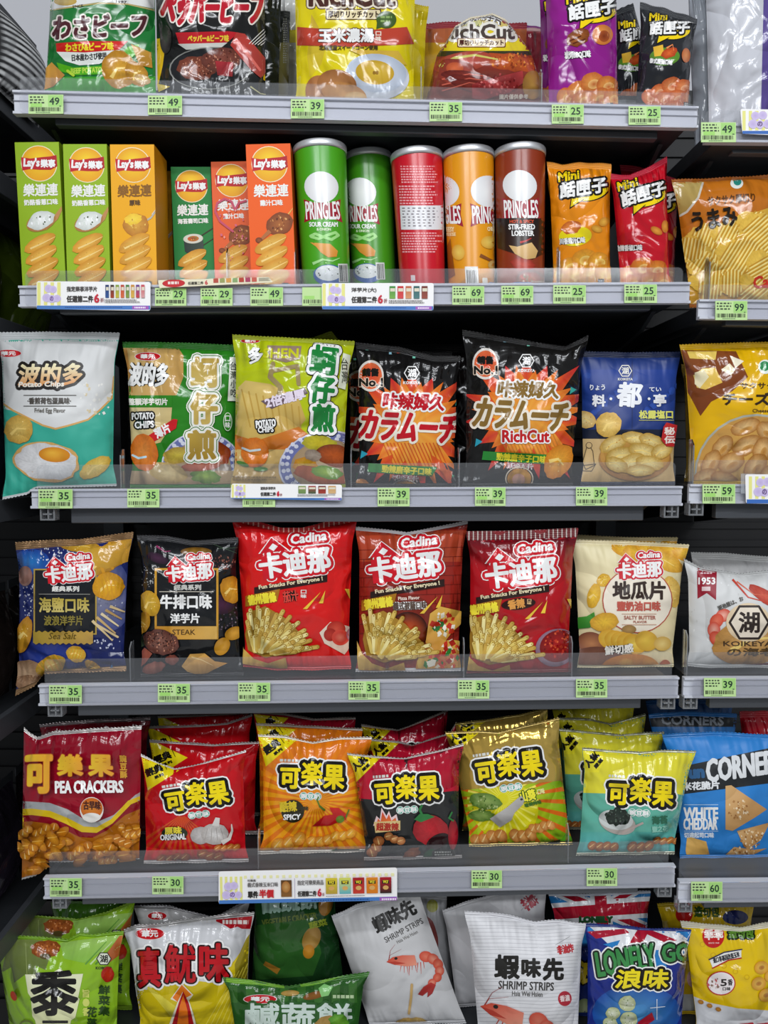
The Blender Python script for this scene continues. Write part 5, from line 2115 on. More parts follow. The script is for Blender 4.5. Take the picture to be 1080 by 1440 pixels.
def art_pea(a):
    a.rect(20, 1010, 215, 1150, '8e0f24', '9c1228')
    a.poly([(20, 1126), (40, 1127), (70, 1129), (95, 1138), (118, 1152), (136, 1156), (160, 1146), (190, 1118), (215, 1104), (215, 1250), (20, 1250)], 'c4c6c6', met=.35)
    a.poly([(20, 1138), (45, 1137), (70, 1140), (95, 1150), (118, 1162), (136, 1163), (156, 1152), (180, 1126), (215, 1112), (215, 1250), (20, 1250)], 'e2c01c')
    a.poly([(20, 1147), (45, 1146), (70, 1149), (92, 1158), (115, 1170), (136, 1171), (158, 1158), (184, 1131), (215, 1118), (215, 1250), (20, 1250)], '8c0f20')
    a.poly([(20, 1156), (45, 1155), (68, 1158), (90, 1166), (112, 1177), (130, 1178), (150, 1168), (176, 1146), (215, 1130), (215, 1250), (20, 1250)], 'a86214')
    for k in range(74):
        x = 36 + a.r.random() * 160
        y = 1164 + a.r.random() * 74
        if y < 1162 + 20 * math.exp(-((x - 122) / 34) ** 2):
            continue
        g = a.r.uniform(-60, 60)
        c = a.r.choice(['e29a24', 'd6881c', 'eaa834', 'c87c18', 'e6a02c'])
        if k % 3 == 0:
            curl(a, x, y, 24, 13, g, c, 'b0661a', 3)
        else:
            a.ell(x, y, 12, 6, c, 'b06a16', g, 16, .06)
            a.line([(x - 7, y), (x + 6, y - 2)], 1.6, 'eeb650', .4)
    for t, x0, y0, x1, y1, b in (('可', 43, 1060, 80, 1112, 2.6), ('樂', 86, 1060, 121, 1089, 1.5), ('果', 128, 1060, 161, 1089, 1.8)):
        a.txt(t, x0, y0, x1, y1, 'e9c22a', b=b, o=((.9, 'b8541c'),), c2='efa232', cang=0)
    a.txt('豌豆酥', 169, 1059, 178, 1091, 'd8a030', b=.5, vert=True)
    a.txt('PEA CRACKERS', 83, 1094, 173, 1111, WH, b=1.0, ang=1)
    a.ell(132, 1133, 15.5, 17, 'e8e0d8')
    a.ell(132, 1131, 14.5, 14, 'd8842c', 'c8641c')
    a.txt('古早味', 121, 1121, 144, 1133, '4a1c10', b=.5)
    a.ell(132, 1143, 12, 6, 'e8e4dc')


bag('cracker_bag', ('m', 5), [(34, 1022), (43, 1030), (53, 1036), (75, 1028), (130, 1024), (199, 1020)], (33, 196), art_pea, '8c0f24', 'dark red pea cracker bag with a window of crackers, leftmost on the fifth shelf',
    group=G5, scol='c8c4c0', smet=.4, seal=6, bot=[(31, 1237), (52, 1231), (66, 1213), (196, 1209)], tf=.024, Y=D + .037, pinch=.0, sb=3)


def kele_art(kind, ox, oy, s=1.0):
    """local frame 160 x 175, origin the bag's top left corner"""
    def art(a):
        a.push(ox, oy, s, s * (.93 if kind == 'garlic' else 1))
        if kind == 'garlic':
            a.rect(-20, -20, 200, 220, 'c4131c')
            a.rays(52, 88, 4, 84, 13, 'd8601c', .5, 40, 150, 'b01c18')
            corner_flag(a, [(-6, -6), (48, 22), (4, 52)], '經典', '系列', 24, 13, 23)
            logo_kele(a, 24, 46, .92, 9)
            a.ell(42, 116, 18, 10, '24301c')
            a.txt('原味', 28, 106, 52, 118, 'f2dc3c', b=.9, ang=4)
            a.txt('ORIGINAL', 22, 117, 58, 126, BK, b=1.4, ang=3)
            a.txt('ORIGINAL', 22, 117, 58, 126, WH, b=.6, ang=3)
            a.ell(78, 119, 14, 13, 'd2ccc8', 'a49c98', 0, 20, .04)
            a.ell(98, 117, 19, 16, 'e2deda', 'b0a8a2', 0, 22, .03)
            a.poly([(94, 104), (99, 92), (105, 93), (104, 106)], 'd6d0ca')
            for k in range(4):
                a.line([(88 + k * 6, 108), (84 + k * 9, 126)], .8, 'aaa29c')
            a.line([(108, 130), (118, 124), (122, 112), (121, 102)], 7, 'dcd4cc', 1.2)
            curl(a, 40, 152, 44, 12, 6, 'c86a2c', '8e3a14', 4)
            curl(a, 92, 148, 34, 13, -10, 'c86a2c', '9a4418', 3)
            curl(a, 115, 136, 34, 9, 4, 'dc8a40', 'b05c20', 4)
            a.rect(100, 163, 140, 174, '3c4434', r=2)
            a.poly([(96, 170), (102, 161), (112, 160), (108, 170)], '3a6a2c')
            a.lines_text(118, 165, 138, 173, 2, 'b8b8a8')
        elif kind == 'spicy':
            a.rect(-20, -20, 200, 60, 'ea7414', 'ee8c16')
            a.rect(-20, 58, 200, 220, 'efa01a')
            a.rays(78, 92, 6, 190, 34, 'e2761a', .45, 0, 360)
            corner_flag(a, [(-4, -2), (52, 6), (8, 44)], '經典', '系列', 36, 17, 17)
            logo_kele(a, 28, 34, .92, -2)
            a.ell(46, 106, 16, 16, '2e2a18')
            a.txt('酷辣', 28, 92, 52, 107, 'e2c62c', b=.6, ang=4)
            a.txt('口味', 54, 99, 68, 105, '3a3418', b=.3)
            a.txt('SPICY', 33, 110, 57, 118, WH, b=.7, ang=2, sk=.1)
            a.poly([(73, 127), (90, 112), (106, 110), (112, 120), (98, 126)], 'c41c1c', 'a01418')
            a.poly([(97, 101), (110, 101), (122, 112), (120, 118), (104, 114)], 'd42420', 'b01818')
            a.ell(112, 117, 6, 5, '7a9a34', '5c7c24', 20)
            a.line([(84, 100), (80, 90), (82, 86)], 2, '5c7c24')
            a.line([(90, 104), (84, 99)], 3, '4c6c1c')
            a.line([(120, 114), (124, 104)], 2, '5c7c24')
            curl(a, 40, 148, 46, 17, 16, 'eebc50', 'd07a1c', 3)
            curl(a, 84, 146, 34, 15, 6, 'eebc50', 'd07a1c', 3)
            curl(a, 116, 138, 32, 13, 10, 'f0be48', 'd8861c', 3)
            a.rect(104, 158, 140, 170, '3e4030', r=2)
            a.poly([(94, 170), (98, 160), (108, 156), (108, 168)], '3a6a2c')
            a.lines_text(112, 160, 138, 169, 2, 'c8c8b0')
        elif kind == 'devil':
            a.rect(-40, -20, 220, 70, 'a8122c', 'c01530')
            a.poly([(-40, 66), (10, 66), (60, 70), (130, 58), (220, 48), (220, 240), (-40, 240)], '2b2c2c', '1f2020')
            corner_flag(a, [(-3, 0), (48, 6), (12, 42)], '人氣', '嚴選', 42, 17, 16)
            logo_kele(a, 36, 34, .96, 4)
            flame(a, 56, 96, 1.2)
            a.poly([(38, 100), (76, 98), (76, 112), (40, 116)], 'e2c484')
            a.txt('超激辣', 41, 101, 74, 113, 'b82c1c', b=1.0)
            curl(a, 68, 124, 28, 12, -20, 'd0905a', '9c5a2c', 3)
            curl(a, 40, 136, 30, 16, 60, 'd08a50', '945028', 3)
            a.ell(120, 112, 26, 22, 'c4202c', '9c1822', -20, 24, .04)
            a.poly([(96, 96), (104, 88), (116, 88), (126, 92), (116, 96), (106, 100)], '2c7a3c')
            a.line([(108, 90), (104, 82), (107, 76)], 3.4, '2c7a3c')
            a.ell(130, 128, 18, 10, '2a1416', '2a1416', 30)
            a.ell(152, 118, 7, 22, 'b01c2a', '841420')
            a.line([(152, 98), (146, 94), (150, 86)], 2.4, '2c7a3c')
            a.ell(92, 146, 14, 8, 'a85a2c', '7c3a1c', 30, 18, .15)
            a.ell(118, 146, 10, 6, '2c6a3c', '1c4a2c', 40)
            a.rect(60, 150, 160, 164, '9c1a24')
            a.rect(122, 140, 156, 150, '343430', r=3)
            a.lines_text(126, 142, 154, 149, 2, 'c8c8c0')
        elif kind == 'wasabi':
            a.rect(-20, -20, 220, 96, 'b8923a', 'c8a44a', 0, met=.5)
            a.poly([(-20, 90), (200, 68), (200, 240), (-20, 240)], '58a01c')
            a.ell(84, 112, 92, 78, 'd8d820', '7cae1c')
            a.rays(80, 96, 10, 170, 30, 'e0701c', .36, 0, 360, 'e0641c')
            a.ell(84, 112, 46, 40, 'e4da1c', 'd8d01c')
            a.rays(80, 96, 8, 50, 30, 'f0e85c', .3)
            a.poly([(-30, 88), (200, 66), (200, -30), (-30, -30)], 'cba446', 'dcbc62', 0, met=.55)
            corner_flag(a, [(-4, 0), (50, 0), (20, 24)], '人氣', '嚴選', 28, 17, 8, .9)
            logo_kele(a, 38, 34, .96, 8)
            a.txt('山葵', 104, 82, 126, 98, 'f2e83c', b=.7, o=((1.2, '2c5a1c'),), ang=12)
            a.txt('口味', 128, 80, 138, 88, 'f0e8a0', b=.3, ang=12)
            a.txt('嗆辣夠味', 110, 98, 134, 104, '3c6a1c', b=.3, ang=14)
            a.ell(56, 98, 22, 11, '98b060', '5c8030', -8, 24, .12)
            a.ell(50, 118, 18, 8, '90aa58', '5c8030', 0, 22, .14)
            a.speck(54, 102, 20, 12, 30, ['4c7028', 'b8c880'], 1.8)
            a.poly([(62, 122), (86, 106), (100, 94), (106, 90), (110, 96), (108, 102), (96, 114), (92, 124), (76, 134)], 'c8c4c0', 'a8a4a0', 30)
            a.ell(106, 95, 2, 1.6, '3a3a38')
            curl(a, 60, 148, 46, 20, 16, 'e0a05c', 'c0742c', 4)
            curl(a, 108, 144, 32, 20, 4, 'e4a860', 'c0742c', 3)
            curl(a, 134, 132, 32, 15, 14, 'e4a860', 'c87c34', 4)
            a.poly([(92, 166), (160, 150), (160, 160), (94, 172)], '2a3014')
            a.lines_text(98, 164, 118, 169, 1, 'e8e8d8')
            a.rect(130, 154, 138, 160, 'c8c82c')
        else:
            a.rect(-30, -20, 200, 240, '67b08e', '5cb4ac')
            a.rect(-30, 120, 200, 240, '5cb0a4', '58a8c8')
            a.poly([(-30, -20), (200, -20), (200, 50), (160, 72), (120, 64), (80, 58), (40, 66), (-30, 64)], 'e6dc34', 'e2d83c')
            a.poly([(-4, 4), (28, 4), (30, 18), (22, 36), (8, 36), (-4, 20)], 'f0e430')
            a.push(14, 20, 1, 1, 50)
            a.txt('人氣', -12, -9, 12, 3, BK, b=.8)
            a.txt('嚴選', -6, 5, 10, 11, BK, b=.4)
            a.pop()
            logo_kele(a, 36, 40, .93, -3)
            a.ell(48, 106, 26, 16, 'b0a8a0', ang=-16)
            a.ell(46, 102, 24, 14, 'e4e6e2', 'c8ccc8', -8)
            a.ell(48, 98, 18, 12, '2a3630', '1c2820', 0, 26, .16)
            a.speck(48, 98, 16, 10, 36, ['3c4a40', '141c18', '56665a'], 2)
            a.line([(54, 120), (84, 106)], 4, 'b8a8a0', 3)
            a.txt('海苔', 96, 96, 118, 108, '2c6a50', b=.7, ang=4)
            a.txt('鹽之花', 96, 110, 118, 119, '8cc8b4', b=.5, ang=4)
            curl(a, 28, 138, 40, 12, 0, 'c87a34', '945020', 4)
            curl(a, 80, 138, 34, 13, 4, 'c87a34', '945020', 3)
            curl(a, 116, 130, 36, 9, 0, 'c8803c', '9c5c28', 4)
            a.rect(56, 152, 128, 158, '4a8a3c', r=2)
            a.ell(62, 152, 5, 4, '3c7a2c')
            a.lines_text(72, 153.5, 126, 157, 1, 'd8e8c0')
        a.pop()
    return art


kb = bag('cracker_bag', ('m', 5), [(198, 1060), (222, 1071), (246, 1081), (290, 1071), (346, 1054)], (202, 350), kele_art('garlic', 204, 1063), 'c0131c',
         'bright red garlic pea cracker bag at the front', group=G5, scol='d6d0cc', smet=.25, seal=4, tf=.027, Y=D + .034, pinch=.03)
o1 = bag('cracker_bag', ('m', 5), [(210, 1040), (240, 1042), (300, 1046), (365, 1042)], (212, 362), kele_art('garlic', 216, 1045), 'a81018',  # bags farther back in a file have base and seal colours darkened for shade
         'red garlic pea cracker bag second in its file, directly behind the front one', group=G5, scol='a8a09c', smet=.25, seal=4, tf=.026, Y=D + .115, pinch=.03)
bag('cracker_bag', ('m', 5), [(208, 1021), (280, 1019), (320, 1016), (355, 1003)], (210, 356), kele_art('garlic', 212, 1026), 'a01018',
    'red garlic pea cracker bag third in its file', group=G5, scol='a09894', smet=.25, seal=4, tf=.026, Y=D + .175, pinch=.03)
bag('cracker_bag', ('m', 5), [(222, 1006), (280, 1004), (350, 1000)], (220, 352), kele_art('garlic', 226, 1010), '800c14',  # shade deep in the shelf painted as the darkest base red
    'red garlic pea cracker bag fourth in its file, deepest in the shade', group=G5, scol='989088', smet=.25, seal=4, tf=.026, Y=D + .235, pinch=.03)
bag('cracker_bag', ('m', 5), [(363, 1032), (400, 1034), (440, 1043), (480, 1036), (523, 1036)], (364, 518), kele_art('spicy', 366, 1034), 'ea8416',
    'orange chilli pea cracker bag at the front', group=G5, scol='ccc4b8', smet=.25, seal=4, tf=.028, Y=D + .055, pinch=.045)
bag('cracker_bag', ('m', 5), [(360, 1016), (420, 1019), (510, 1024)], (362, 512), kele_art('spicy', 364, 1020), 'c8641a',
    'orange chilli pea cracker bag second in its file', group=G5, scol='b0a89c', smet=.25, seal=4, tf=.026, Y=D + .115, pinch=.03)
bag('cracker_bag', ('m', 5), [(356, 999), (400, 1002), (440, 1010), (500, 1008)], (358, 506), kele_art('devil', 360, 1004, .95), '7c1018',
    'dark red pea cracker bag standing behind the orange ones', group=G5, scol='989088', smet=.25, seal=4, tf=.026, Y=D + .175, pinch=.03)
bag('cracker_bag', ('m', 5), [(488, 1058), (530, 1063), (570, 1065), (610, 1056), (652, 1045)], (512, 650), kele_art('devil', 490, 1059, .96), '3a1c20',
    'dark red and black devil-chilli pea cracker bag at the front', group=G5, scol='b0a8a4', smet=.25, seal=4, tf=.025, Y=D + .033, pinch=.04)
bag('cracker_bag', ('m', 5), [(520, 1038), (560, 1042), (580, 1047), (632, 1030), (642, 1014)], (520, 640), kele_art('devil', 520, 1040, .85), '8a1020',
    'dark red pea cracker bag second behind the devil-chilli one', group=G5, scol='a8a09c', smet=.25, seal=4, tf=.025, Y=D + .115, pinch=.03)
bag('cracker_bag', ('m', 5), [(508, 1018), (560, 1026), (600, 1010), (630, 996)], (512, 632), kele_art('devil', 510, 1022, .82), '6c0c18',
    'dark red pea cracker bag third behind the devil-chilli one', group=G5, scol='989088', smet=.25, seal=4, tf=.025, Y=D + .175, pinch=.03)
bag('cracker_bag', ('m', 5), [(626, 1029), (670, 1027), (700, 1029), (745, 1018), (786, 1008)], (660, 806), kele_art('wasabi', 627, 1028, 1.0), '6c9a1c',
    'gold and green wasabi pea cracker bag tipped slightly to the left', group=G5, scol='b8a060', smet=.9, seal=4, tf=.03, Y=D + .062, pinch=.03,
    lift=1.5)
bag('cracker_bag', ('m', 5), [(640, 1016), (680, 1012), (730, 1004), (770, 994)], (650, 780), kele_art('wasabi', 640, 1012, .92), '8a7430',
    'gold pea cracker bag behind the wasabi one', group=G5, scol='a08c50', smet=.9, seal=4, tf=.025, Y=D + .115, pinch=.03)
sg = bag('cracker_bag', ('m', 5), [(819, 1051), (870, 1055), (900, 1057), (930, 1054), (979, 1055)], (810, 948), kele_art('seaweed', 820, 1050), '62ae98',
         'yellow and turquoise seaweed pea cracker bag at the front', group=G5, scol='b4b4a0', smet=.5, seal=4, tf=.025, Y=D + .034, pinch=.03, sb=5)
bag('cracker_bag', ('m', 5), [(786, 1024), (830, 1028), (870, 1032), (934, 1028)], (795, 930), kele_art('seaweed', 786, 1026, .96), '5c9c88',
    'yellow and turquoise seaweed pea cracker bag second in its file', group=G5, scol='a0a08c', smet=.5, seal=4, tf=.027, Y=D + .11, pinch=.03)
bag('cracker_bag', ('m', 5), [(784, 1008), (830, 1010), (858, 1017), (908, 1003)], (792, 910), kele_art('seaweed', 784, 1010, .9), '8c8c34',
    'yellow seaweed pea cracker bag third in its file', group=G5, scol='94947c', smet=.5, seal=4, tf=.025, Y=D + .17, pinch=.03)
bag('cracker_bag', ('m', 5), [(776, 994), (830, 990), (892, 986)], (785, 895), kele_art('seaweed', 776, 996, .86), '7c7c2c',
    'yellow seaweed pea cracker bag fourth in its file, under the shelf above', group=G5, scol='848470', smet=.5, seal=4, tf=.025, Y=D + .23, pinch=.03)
bag('cracker_bag', ('m', 5), [(56, 1018), (120, 1012), (212, 1008)], (60, 210), None, '5c0c18', 'dark red pea cracker bag behind the one with the window', group=G5, scol='807878', smet=.7,
    seal=5, tf=.026, Y=D + .12)


def art_corn(a):
    a.rect(920, 1020, 1110, 1260, '2a82d0', '2f80c8')
    a.poly([(920, 1086), (1110, 1046), (1110, 1098), (920, 1122)], '1e2226')
    a.txt('CORNERS', 992, 1060, 1100, 1094, 'e2e4e6', b=1.5, ang=8, sk=.08)
    a.txt('un', 968, 1081, 991, 1095, '2a5c8a', b=1.6, ang=4)
    a.txt('玉米花脆片', 946, 1099, 1012, 1111, 'e8eaec', b=.6, ang=3)
    a.rect(962, 1131, 1010, 1132, 'a8c8e8')
    a.txt('WHITE', 961, 1135, 1010, 1152, WH, b=.75)
    a.txt('CHEDDAR', 961, 1150, 1009, 1167, WH, b=.65)
    a.rect(962, 1168, 1010, 1169, 'a8c8e8')
    a.txt('切達起司口味', 962, 1170, 1004, 1178, 'dfe8f2', b=.35)
    a.poly([(966, 1178), (972, 1177), (993, 1183), (1000, 1211), (966, 1206), (964, 1196)], 'e2b464', 'd4a04c', 40)
    for pts in ([(1020, 1105), (1028, 1104), (1078, 1138), (1060, 1150), (1030, 1168), (1020, 1166)], [(1036, 1168), (1082, 1156), (1070, 1180), (1052, 1194), (1046, 1190)],
                [(1008, 1212), (1032, 1190), (1060, 1194), (1078, 1192), (1048, 1206)]):
        a.poly(pts, 'd9ad74', 'c08c50', 30)
        cx, cy = sum(p[0] for p in pts) / len(pts), sum(p[1] for p in pts) / len(pts)
        a.speck(cx, cy, 16, 14, 40, ['eccfa0', 'b07c44', 'f2dcb8', 'a06c38'], 2.0)
    a.txt('無添加', 1000, 1219, 1022, 1225, 'cfe2f2', b=.3)
    a.lines_text(984, 1228, 1072, 1238, 1, 'b8d4ee', h=.8)


bag('corn_snack_bag', ('r', 5), [(931, 1032), (1000, 1028), (1110, 1034)], (956, 1092), art_corn, '2c80c8', 'bright blue white-cheddar corn bag in front', group='blue corn bags in the right-hand bay',
    scol='2f7cc4', seal=6, tf=.028, Y=D + .064, mat_=MATT)


def art_corn_rear(a):
    a.rect(890, 1005, 1090, 1022, '14181c')
    a.txt('CORNERS', 930, 1006, 1018, 1020, '8a9098', b=1.2, ang=-1)


bag('corn_snack_bag', ('r', 5), [(912, 1004), (960, 1000), (1036, 1003)], (926, 1040), art_corn_rear, '1f62a0', 'darker blue corn bag standing behind the bright blue one', group='blue corn bags in the right-hand bay',  # same blue product, shelf shade put into its film, seal and lettering colours
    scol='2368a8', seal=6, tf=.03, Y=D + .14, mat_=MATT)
bag('corn_snack_bag', ('r', 5), [(908, 985), (960, 982), (1030, 984)], (920, 1036), None, '184a80', 'blue corn bag deepest in the shade of the right-hand bay', group='blue corn bags in the right-hand bay',  # rearmost blue bag, colours darkened most to stand for shade
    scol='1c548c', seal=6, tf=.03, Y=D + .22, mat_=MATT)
bag('crisp_bag', ('r', 5), [(1040, 1000), (1070, 999), (1120, 1002)], (1044, 1120), None, '9c1420', 'red crisp bag at the right edge behind the bright blue corn bag', group='crisp bags in the right-hand bay',
    tf=.03, Y=D + .15)
# ------------------------------------------------------------------ bottom shelf
G6 = 'snack bags on the bottom shelf'


def art_millet(ox, oy, dim=False):
    def art(a):
        a.push(ox, oy)
        a.rect(-40, -30, 220, 300, '96c42a', '8aba22')
        a.rect(-40, 6, 18, 22, 'b4301c')
        a.poly([(12, 8), (60, 10), (72, 28), (64, 52), (50, 46), (54, 66), (36, 58), (20, 70), (16, 48), (2, 56), (8, 30)], '7c8a48', '64743a')
        a.line([(36, 14), (38, 58)], 1, '98a464')
        a.ell(64, 22, 22, 12, 'b8642c', '8e4a20', 0, 22, .12)
        a.speck(64, 22, 18, 9, 24, ['d88a50', '8a4420'], 2)
        a.ell(64, 33, 8, 4, '5c4c24')
        a.poly([(84, 14), (176, 2), (150, 22), (118, 42), (90, 36)], 'a8d068', '8cc04a')
        for k in range(4):
            a.line([(120 + k * 7, 44), (150 + k * 8, 12)], 2.4, ['68a040', 'c8e4a0', '5c9434', 'b0d880'][k], 1)
        a.poly([(168, 4), (186, 0), (182, 20), (150, 44), (146, 34)], 'c87038', 'b05a28')
        hexmark(a, 146, 36, 10, '2c2c24', bg='e4e8d4', sub='KOIKEYA')
        a.ell(151, 58, 9, 11, 'd83a1c', 'b8281c', 0, 20, .05)
        a.ell(20, 88, 4, 7, 'b83a1c', ang=20)
        a.poly([(36, 58), (70, 58), (84, 50), (98, 58), (117, 57), (110, 90), (112, 92), (106, 118), (100, 122), (94, 160), (58, 160), (50, 122), (46, 116), (44, 90), (40, 84)], 'eef0cc', 'e8eaa8')
        a.txt('黍', 43, 52, 110, 116, '1c1a18', b=2.2)
        a.txt('一', 60, 122, 96, 126, '1c1a18', b=.8)
        a.txt('元', 58, 130, 100, 160, '1c1a18', b=2)
        a.txt('旨·香', 116, 78, 126, 116, 'd8e070', b=.4, vert=True)
        a.txt('鮮菜集', 138, 72, 154, 116, '2c4a1c', b=.5, vert=True, ang=-6)
        a.txt('花藻', 122, 102, 136, 134, '2c4a1c', b=.5, vert=True, ang=-6)
        a.ring(38, 132, 10, 10, 2, '6c7a24')
        a.ring(48, 138, 8, 8, 2, '7a8a2c')
        a.pop()
    return art


bag('rice_snack_bag', ('m', 6), [(-10, 1316), (60, 1316), (95, 1321), (112, 1311), (130, 1313), (174, 1309)], (14, 168), art_millet(0, 1312), '8fbf24',
    'lime green grain snack bag at the lower left corner, in front', group=G6, scol='7fae2a', seal=5, tf=.04, Y=D + .055, pinch=.03)
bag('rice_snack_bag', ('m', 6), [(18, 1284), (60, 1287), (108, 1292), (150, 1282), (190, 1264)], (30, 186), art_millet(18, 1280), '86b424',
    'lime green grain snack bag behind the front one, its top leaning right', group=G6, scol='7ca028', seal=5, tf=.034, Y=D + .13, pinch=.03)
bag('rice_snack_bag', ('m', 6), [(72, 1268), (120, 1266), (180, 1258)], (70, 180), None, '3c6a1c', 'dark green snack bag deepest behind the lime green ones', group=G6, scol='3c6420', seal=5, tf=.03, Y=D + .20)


def art_squid(a):
    a.rect(160, 1270, 370, 1400, 'd3d3d6', 'd9d9da')
    a.poly([(160, 1352), (205, 1392), (250, 1376), (300, 1382), (330, 1350), (380, 1280), (380, 1560), (160, 1560)], 'dcc41a', 'd0b814')
    a.poly([(330, 1356), (346, 1320), (368, 1290), (380, 1280), (380, 1560), (340, 1560)], '9a8a1c', '8a7a18')
    for k in range(12):
        a.line([(200 + k * 4, 1380 + k * 3), (250 + k * 2, 1440)], 1.2, 'e8d84c', same=k > 0)
    for k in range(14):
        a.line([(290 + k * 7, 1440), (330 + k * 6, 1370 - k * 5)], 1.1, 'ead84a', same=k > 0)
    for k in range(9):
        a.line([(316 + k * 3, 1370 + k * 7), (334 + k * 2, 1400 + k * 7)], 3, '5c5a1c', 1, same=k > 0)
    badge_oval(a, 211, 1313, 21, 9)
    a.poly([(304, 1290), (356, 1282), (352, 1306), (340, 1306), (334, 1303), (324, 1306), (314, 1300), (304, 1296)], 'b41420')
    a.lines_text(308, 1289, 323, 1292, 1, 'f0d8d0')
    a.lines_text(313, 1294, 352, 1300, 1, 'f4e8e0', h=.9)
    for o in (((5.0, WH), (2.4, '2a0c0c')), ()):
        a.txt('真', 194, 1332, 226, 1388, 'bf1620', b=1.5, o=o, ang=2)
        a.txt('魷', 232, 1328, 276, 1382, 'bf1620', b=1.0, o=o)
        a.txt('味', 280, 1326, 322, 1380, 'bf1620', b=1.6, o=o)
    a.poly([(240, 1404), (256, 1382), (272, 1398), (266, 1406), (272, 1424), (284, 1470), (286, 1560), (230, 1560), (238, 1440), (250, 1408)], 'f0e8d0')
    a.poly([(243, 1402), (256, 1384), (270, 1398), (262, 1402), (257, 1394), (250, 1408)], 'ec7a1c')
    a.poly([(258, 1393), (266, 1410), (280, 1470), (282, 1560), (234, 1560), (242, 1440), (252, 1408)], 'b8181c')
    a.poly([(258, 1398), (264, 1420), (268, 1470), (266, 1560), (248, 1560), (248, 1450), (253, 1414)], 'f07a1c')


bag('squid_snack_bag', ('m', 6), [(174, 1307), (192, 1300), (230, 1297), (280, 1289), (358, 1281)], (196, 350), art_squid, 'd2d0cc', 'white and yellow squid snack bag with red brush lettering', group=G6,
    scol='b4b2b0', smet=.5, seal=6, tf=.034, Y=D + .078, pinch=.03)
bag('squid_snack_bag', ('m', 6), [(188, 1272), (240, 1273), (300, 1290), (352, 1262)], (204, 345), lambda a: badge_oval(a, 221, 1288, 14, 6), 'c4c2c2', 'white snack bag peeping over the squid snack bag', group=G6,
    scol='9c9a9c', smet=.5, seal=5, tf=.026, Y=D + .15, pinch=.03)


def art_veg(a):
    a.rect(300, 1360, 540, 1560, '2a5c22', '244e1e')
    for k in range(8):
        a.rect(322 + k * 24, 1380, 334 + k * 24, 1410, '3a6c2c')
    badge_oval(a, 366, 1405, 24, 6.5)
    a.ell(408, 1397, 13, 4, 'c8a460', 'a8843c', 2)
    a.ell(442, 1400, 16, 5, '8e5c24', '7a4c1c', 14)
    a.poly([(448, 1390), (456, 1384), (468, 1388), (462, 1400), (452, 1402)], '8ac878')
    a.lines_text(468, 1399, 504, 1404, 1, 'b8d0a0', h=.9)
    for o in (((3.6, '2c5c28'),), ()):
        a.txt('鹹蔬餅', 345, 1410, 495, 1446, 'c9d8ce', b=1.0, o=o)
    a.poly([(350, 1446), (500, 1440), (500, 1560), (350, 1560)], '3c7a2c', '6c9a3c')
    chip(a, 462, 1450, 26, 22, 20, 'c8a45c', 'a07c3c')
    a.ell(476, 1436, 14, 12, '7cb83c', '4c8a24', 0, 22, .15)


bag('cracker_bag', ('m', 6), [(313, 1374), (360, 1378), (405, 1387), (450, 1378), (520, 1365)], (330, 505), art_veg, '265420', 'dark green vegetable cracker bag with pale lettering, in front on the bottom shelf', group=G6,
    scol='3f7a2a', seal=8, tf=.026, Y=D + .044, pinch=.03, sart=lambda a: (a.poly([(318, 1366), (400, 1380), (400, 1400), (318, 1380)], '7cb828'), a.poly([(420, 1374), (520, 1352), (520, 1360), (424, 1392)], '76b42a')))


def art_veg_rear(a):
    a.rect(350, 1240, 500, 1450, '1c4220', '183a1a')
    a.txt('鹹蔬餅', 368, 1258, 448, 1282, '8aa898', b=1.4, ang=6)
    a.txt('VEGETABLE CRACKER', 368, 1288, 446, 1298, '5a6a2c', b=.5, ang=8)
    a.poly([(352, 1302), (440, 1292), (452, 1340), (440, 1372), (360, 1378)], '2c5a24')
    a.ell(438, 1320, 12, 18, 'b8904c', '9a7434', -24)
    a.ell(434, 1338, 8, 10, 'c88a2c', 'b0741c', -10)
    a.line([(372, 1354), (392, 1366)], 6, '9a6c24', 9)
    a.txt('蔬菜', 434, 1294, 460, 1304, '8c9a2c', b=.4, ang=14)
    a.ell(458, 1270, 10, 18, 'a8782c', '8a5c1c', -10)


bag('cracker_bag', ('m', 6), [(358, 1256), (400, 1252), (470, 1250)], (350, 490), art_veg_rear, '1c4420', 'shaded dark green vegetable cracker bag behind the front one', group=G6, scol='2a5a28',  # film and lettering colours dimmed to carry the shade behind the front bag
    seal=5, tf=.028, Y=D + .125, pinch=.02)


def art_shrimp_tilt(a):
    a.push(516, 1290, .86, .86, 28)
    a.txt('蝦味先', 2, 4, 78, 34, BK, b=1.3)
    a.txt('SHRIMP STRIPS', 8, 42, 78, 52, '4a4846', b=.2)
    a.txt('Hsia Wei Hsien', 24, 56, 62, 62, '6a6864', b=.1)
    a.pop()
    a.push(541, 1336, .82, .82, 8)
    shrimp(a, 0, 8, .95, 0)
    a.pop()
    a.line([(579, 1384), (578, 1402), (575, 1424)], 3.6, 'c8a468')
    chip(a, 568, 1440, 16, 9, 20, 'dcb870', 'c09850')
    chip(a, 590, 1438, 14, 8, -20, 'e0c080', 'c4a058')


bag('shrimp_snack_bag', ('m', 6), [(466, 1288), (500, 1272), (540, 1262), (588, 1252)], (520, 656), art_shrimp_tilt, 'cbcaca', 'white shrimp strip bag tipped over to the left', group=G6, scol='c4c4c6', seal=6,
    tf=.034, Y=D + .084, Yt=D + .10, pinch=.01, mat_=MATT)
bag('shrimp_snack_bag', ('m', 6), [(556, 1258), (590, 1253), (628, 1256)], (560, 640), lambda a: (a.ell(602, 1320, 14, 30, '8e3a34', '6e2a28', 6, 22, .05), a.ell(608, 1274, 8, 9, '8a8a34')), '98989a',  # white film given a grey colour that stands for shade
    'grey-shaded shrimp bag standing behind the tipped one', group=G6, tf=.03, Y=D + .15, mat_=MATT)


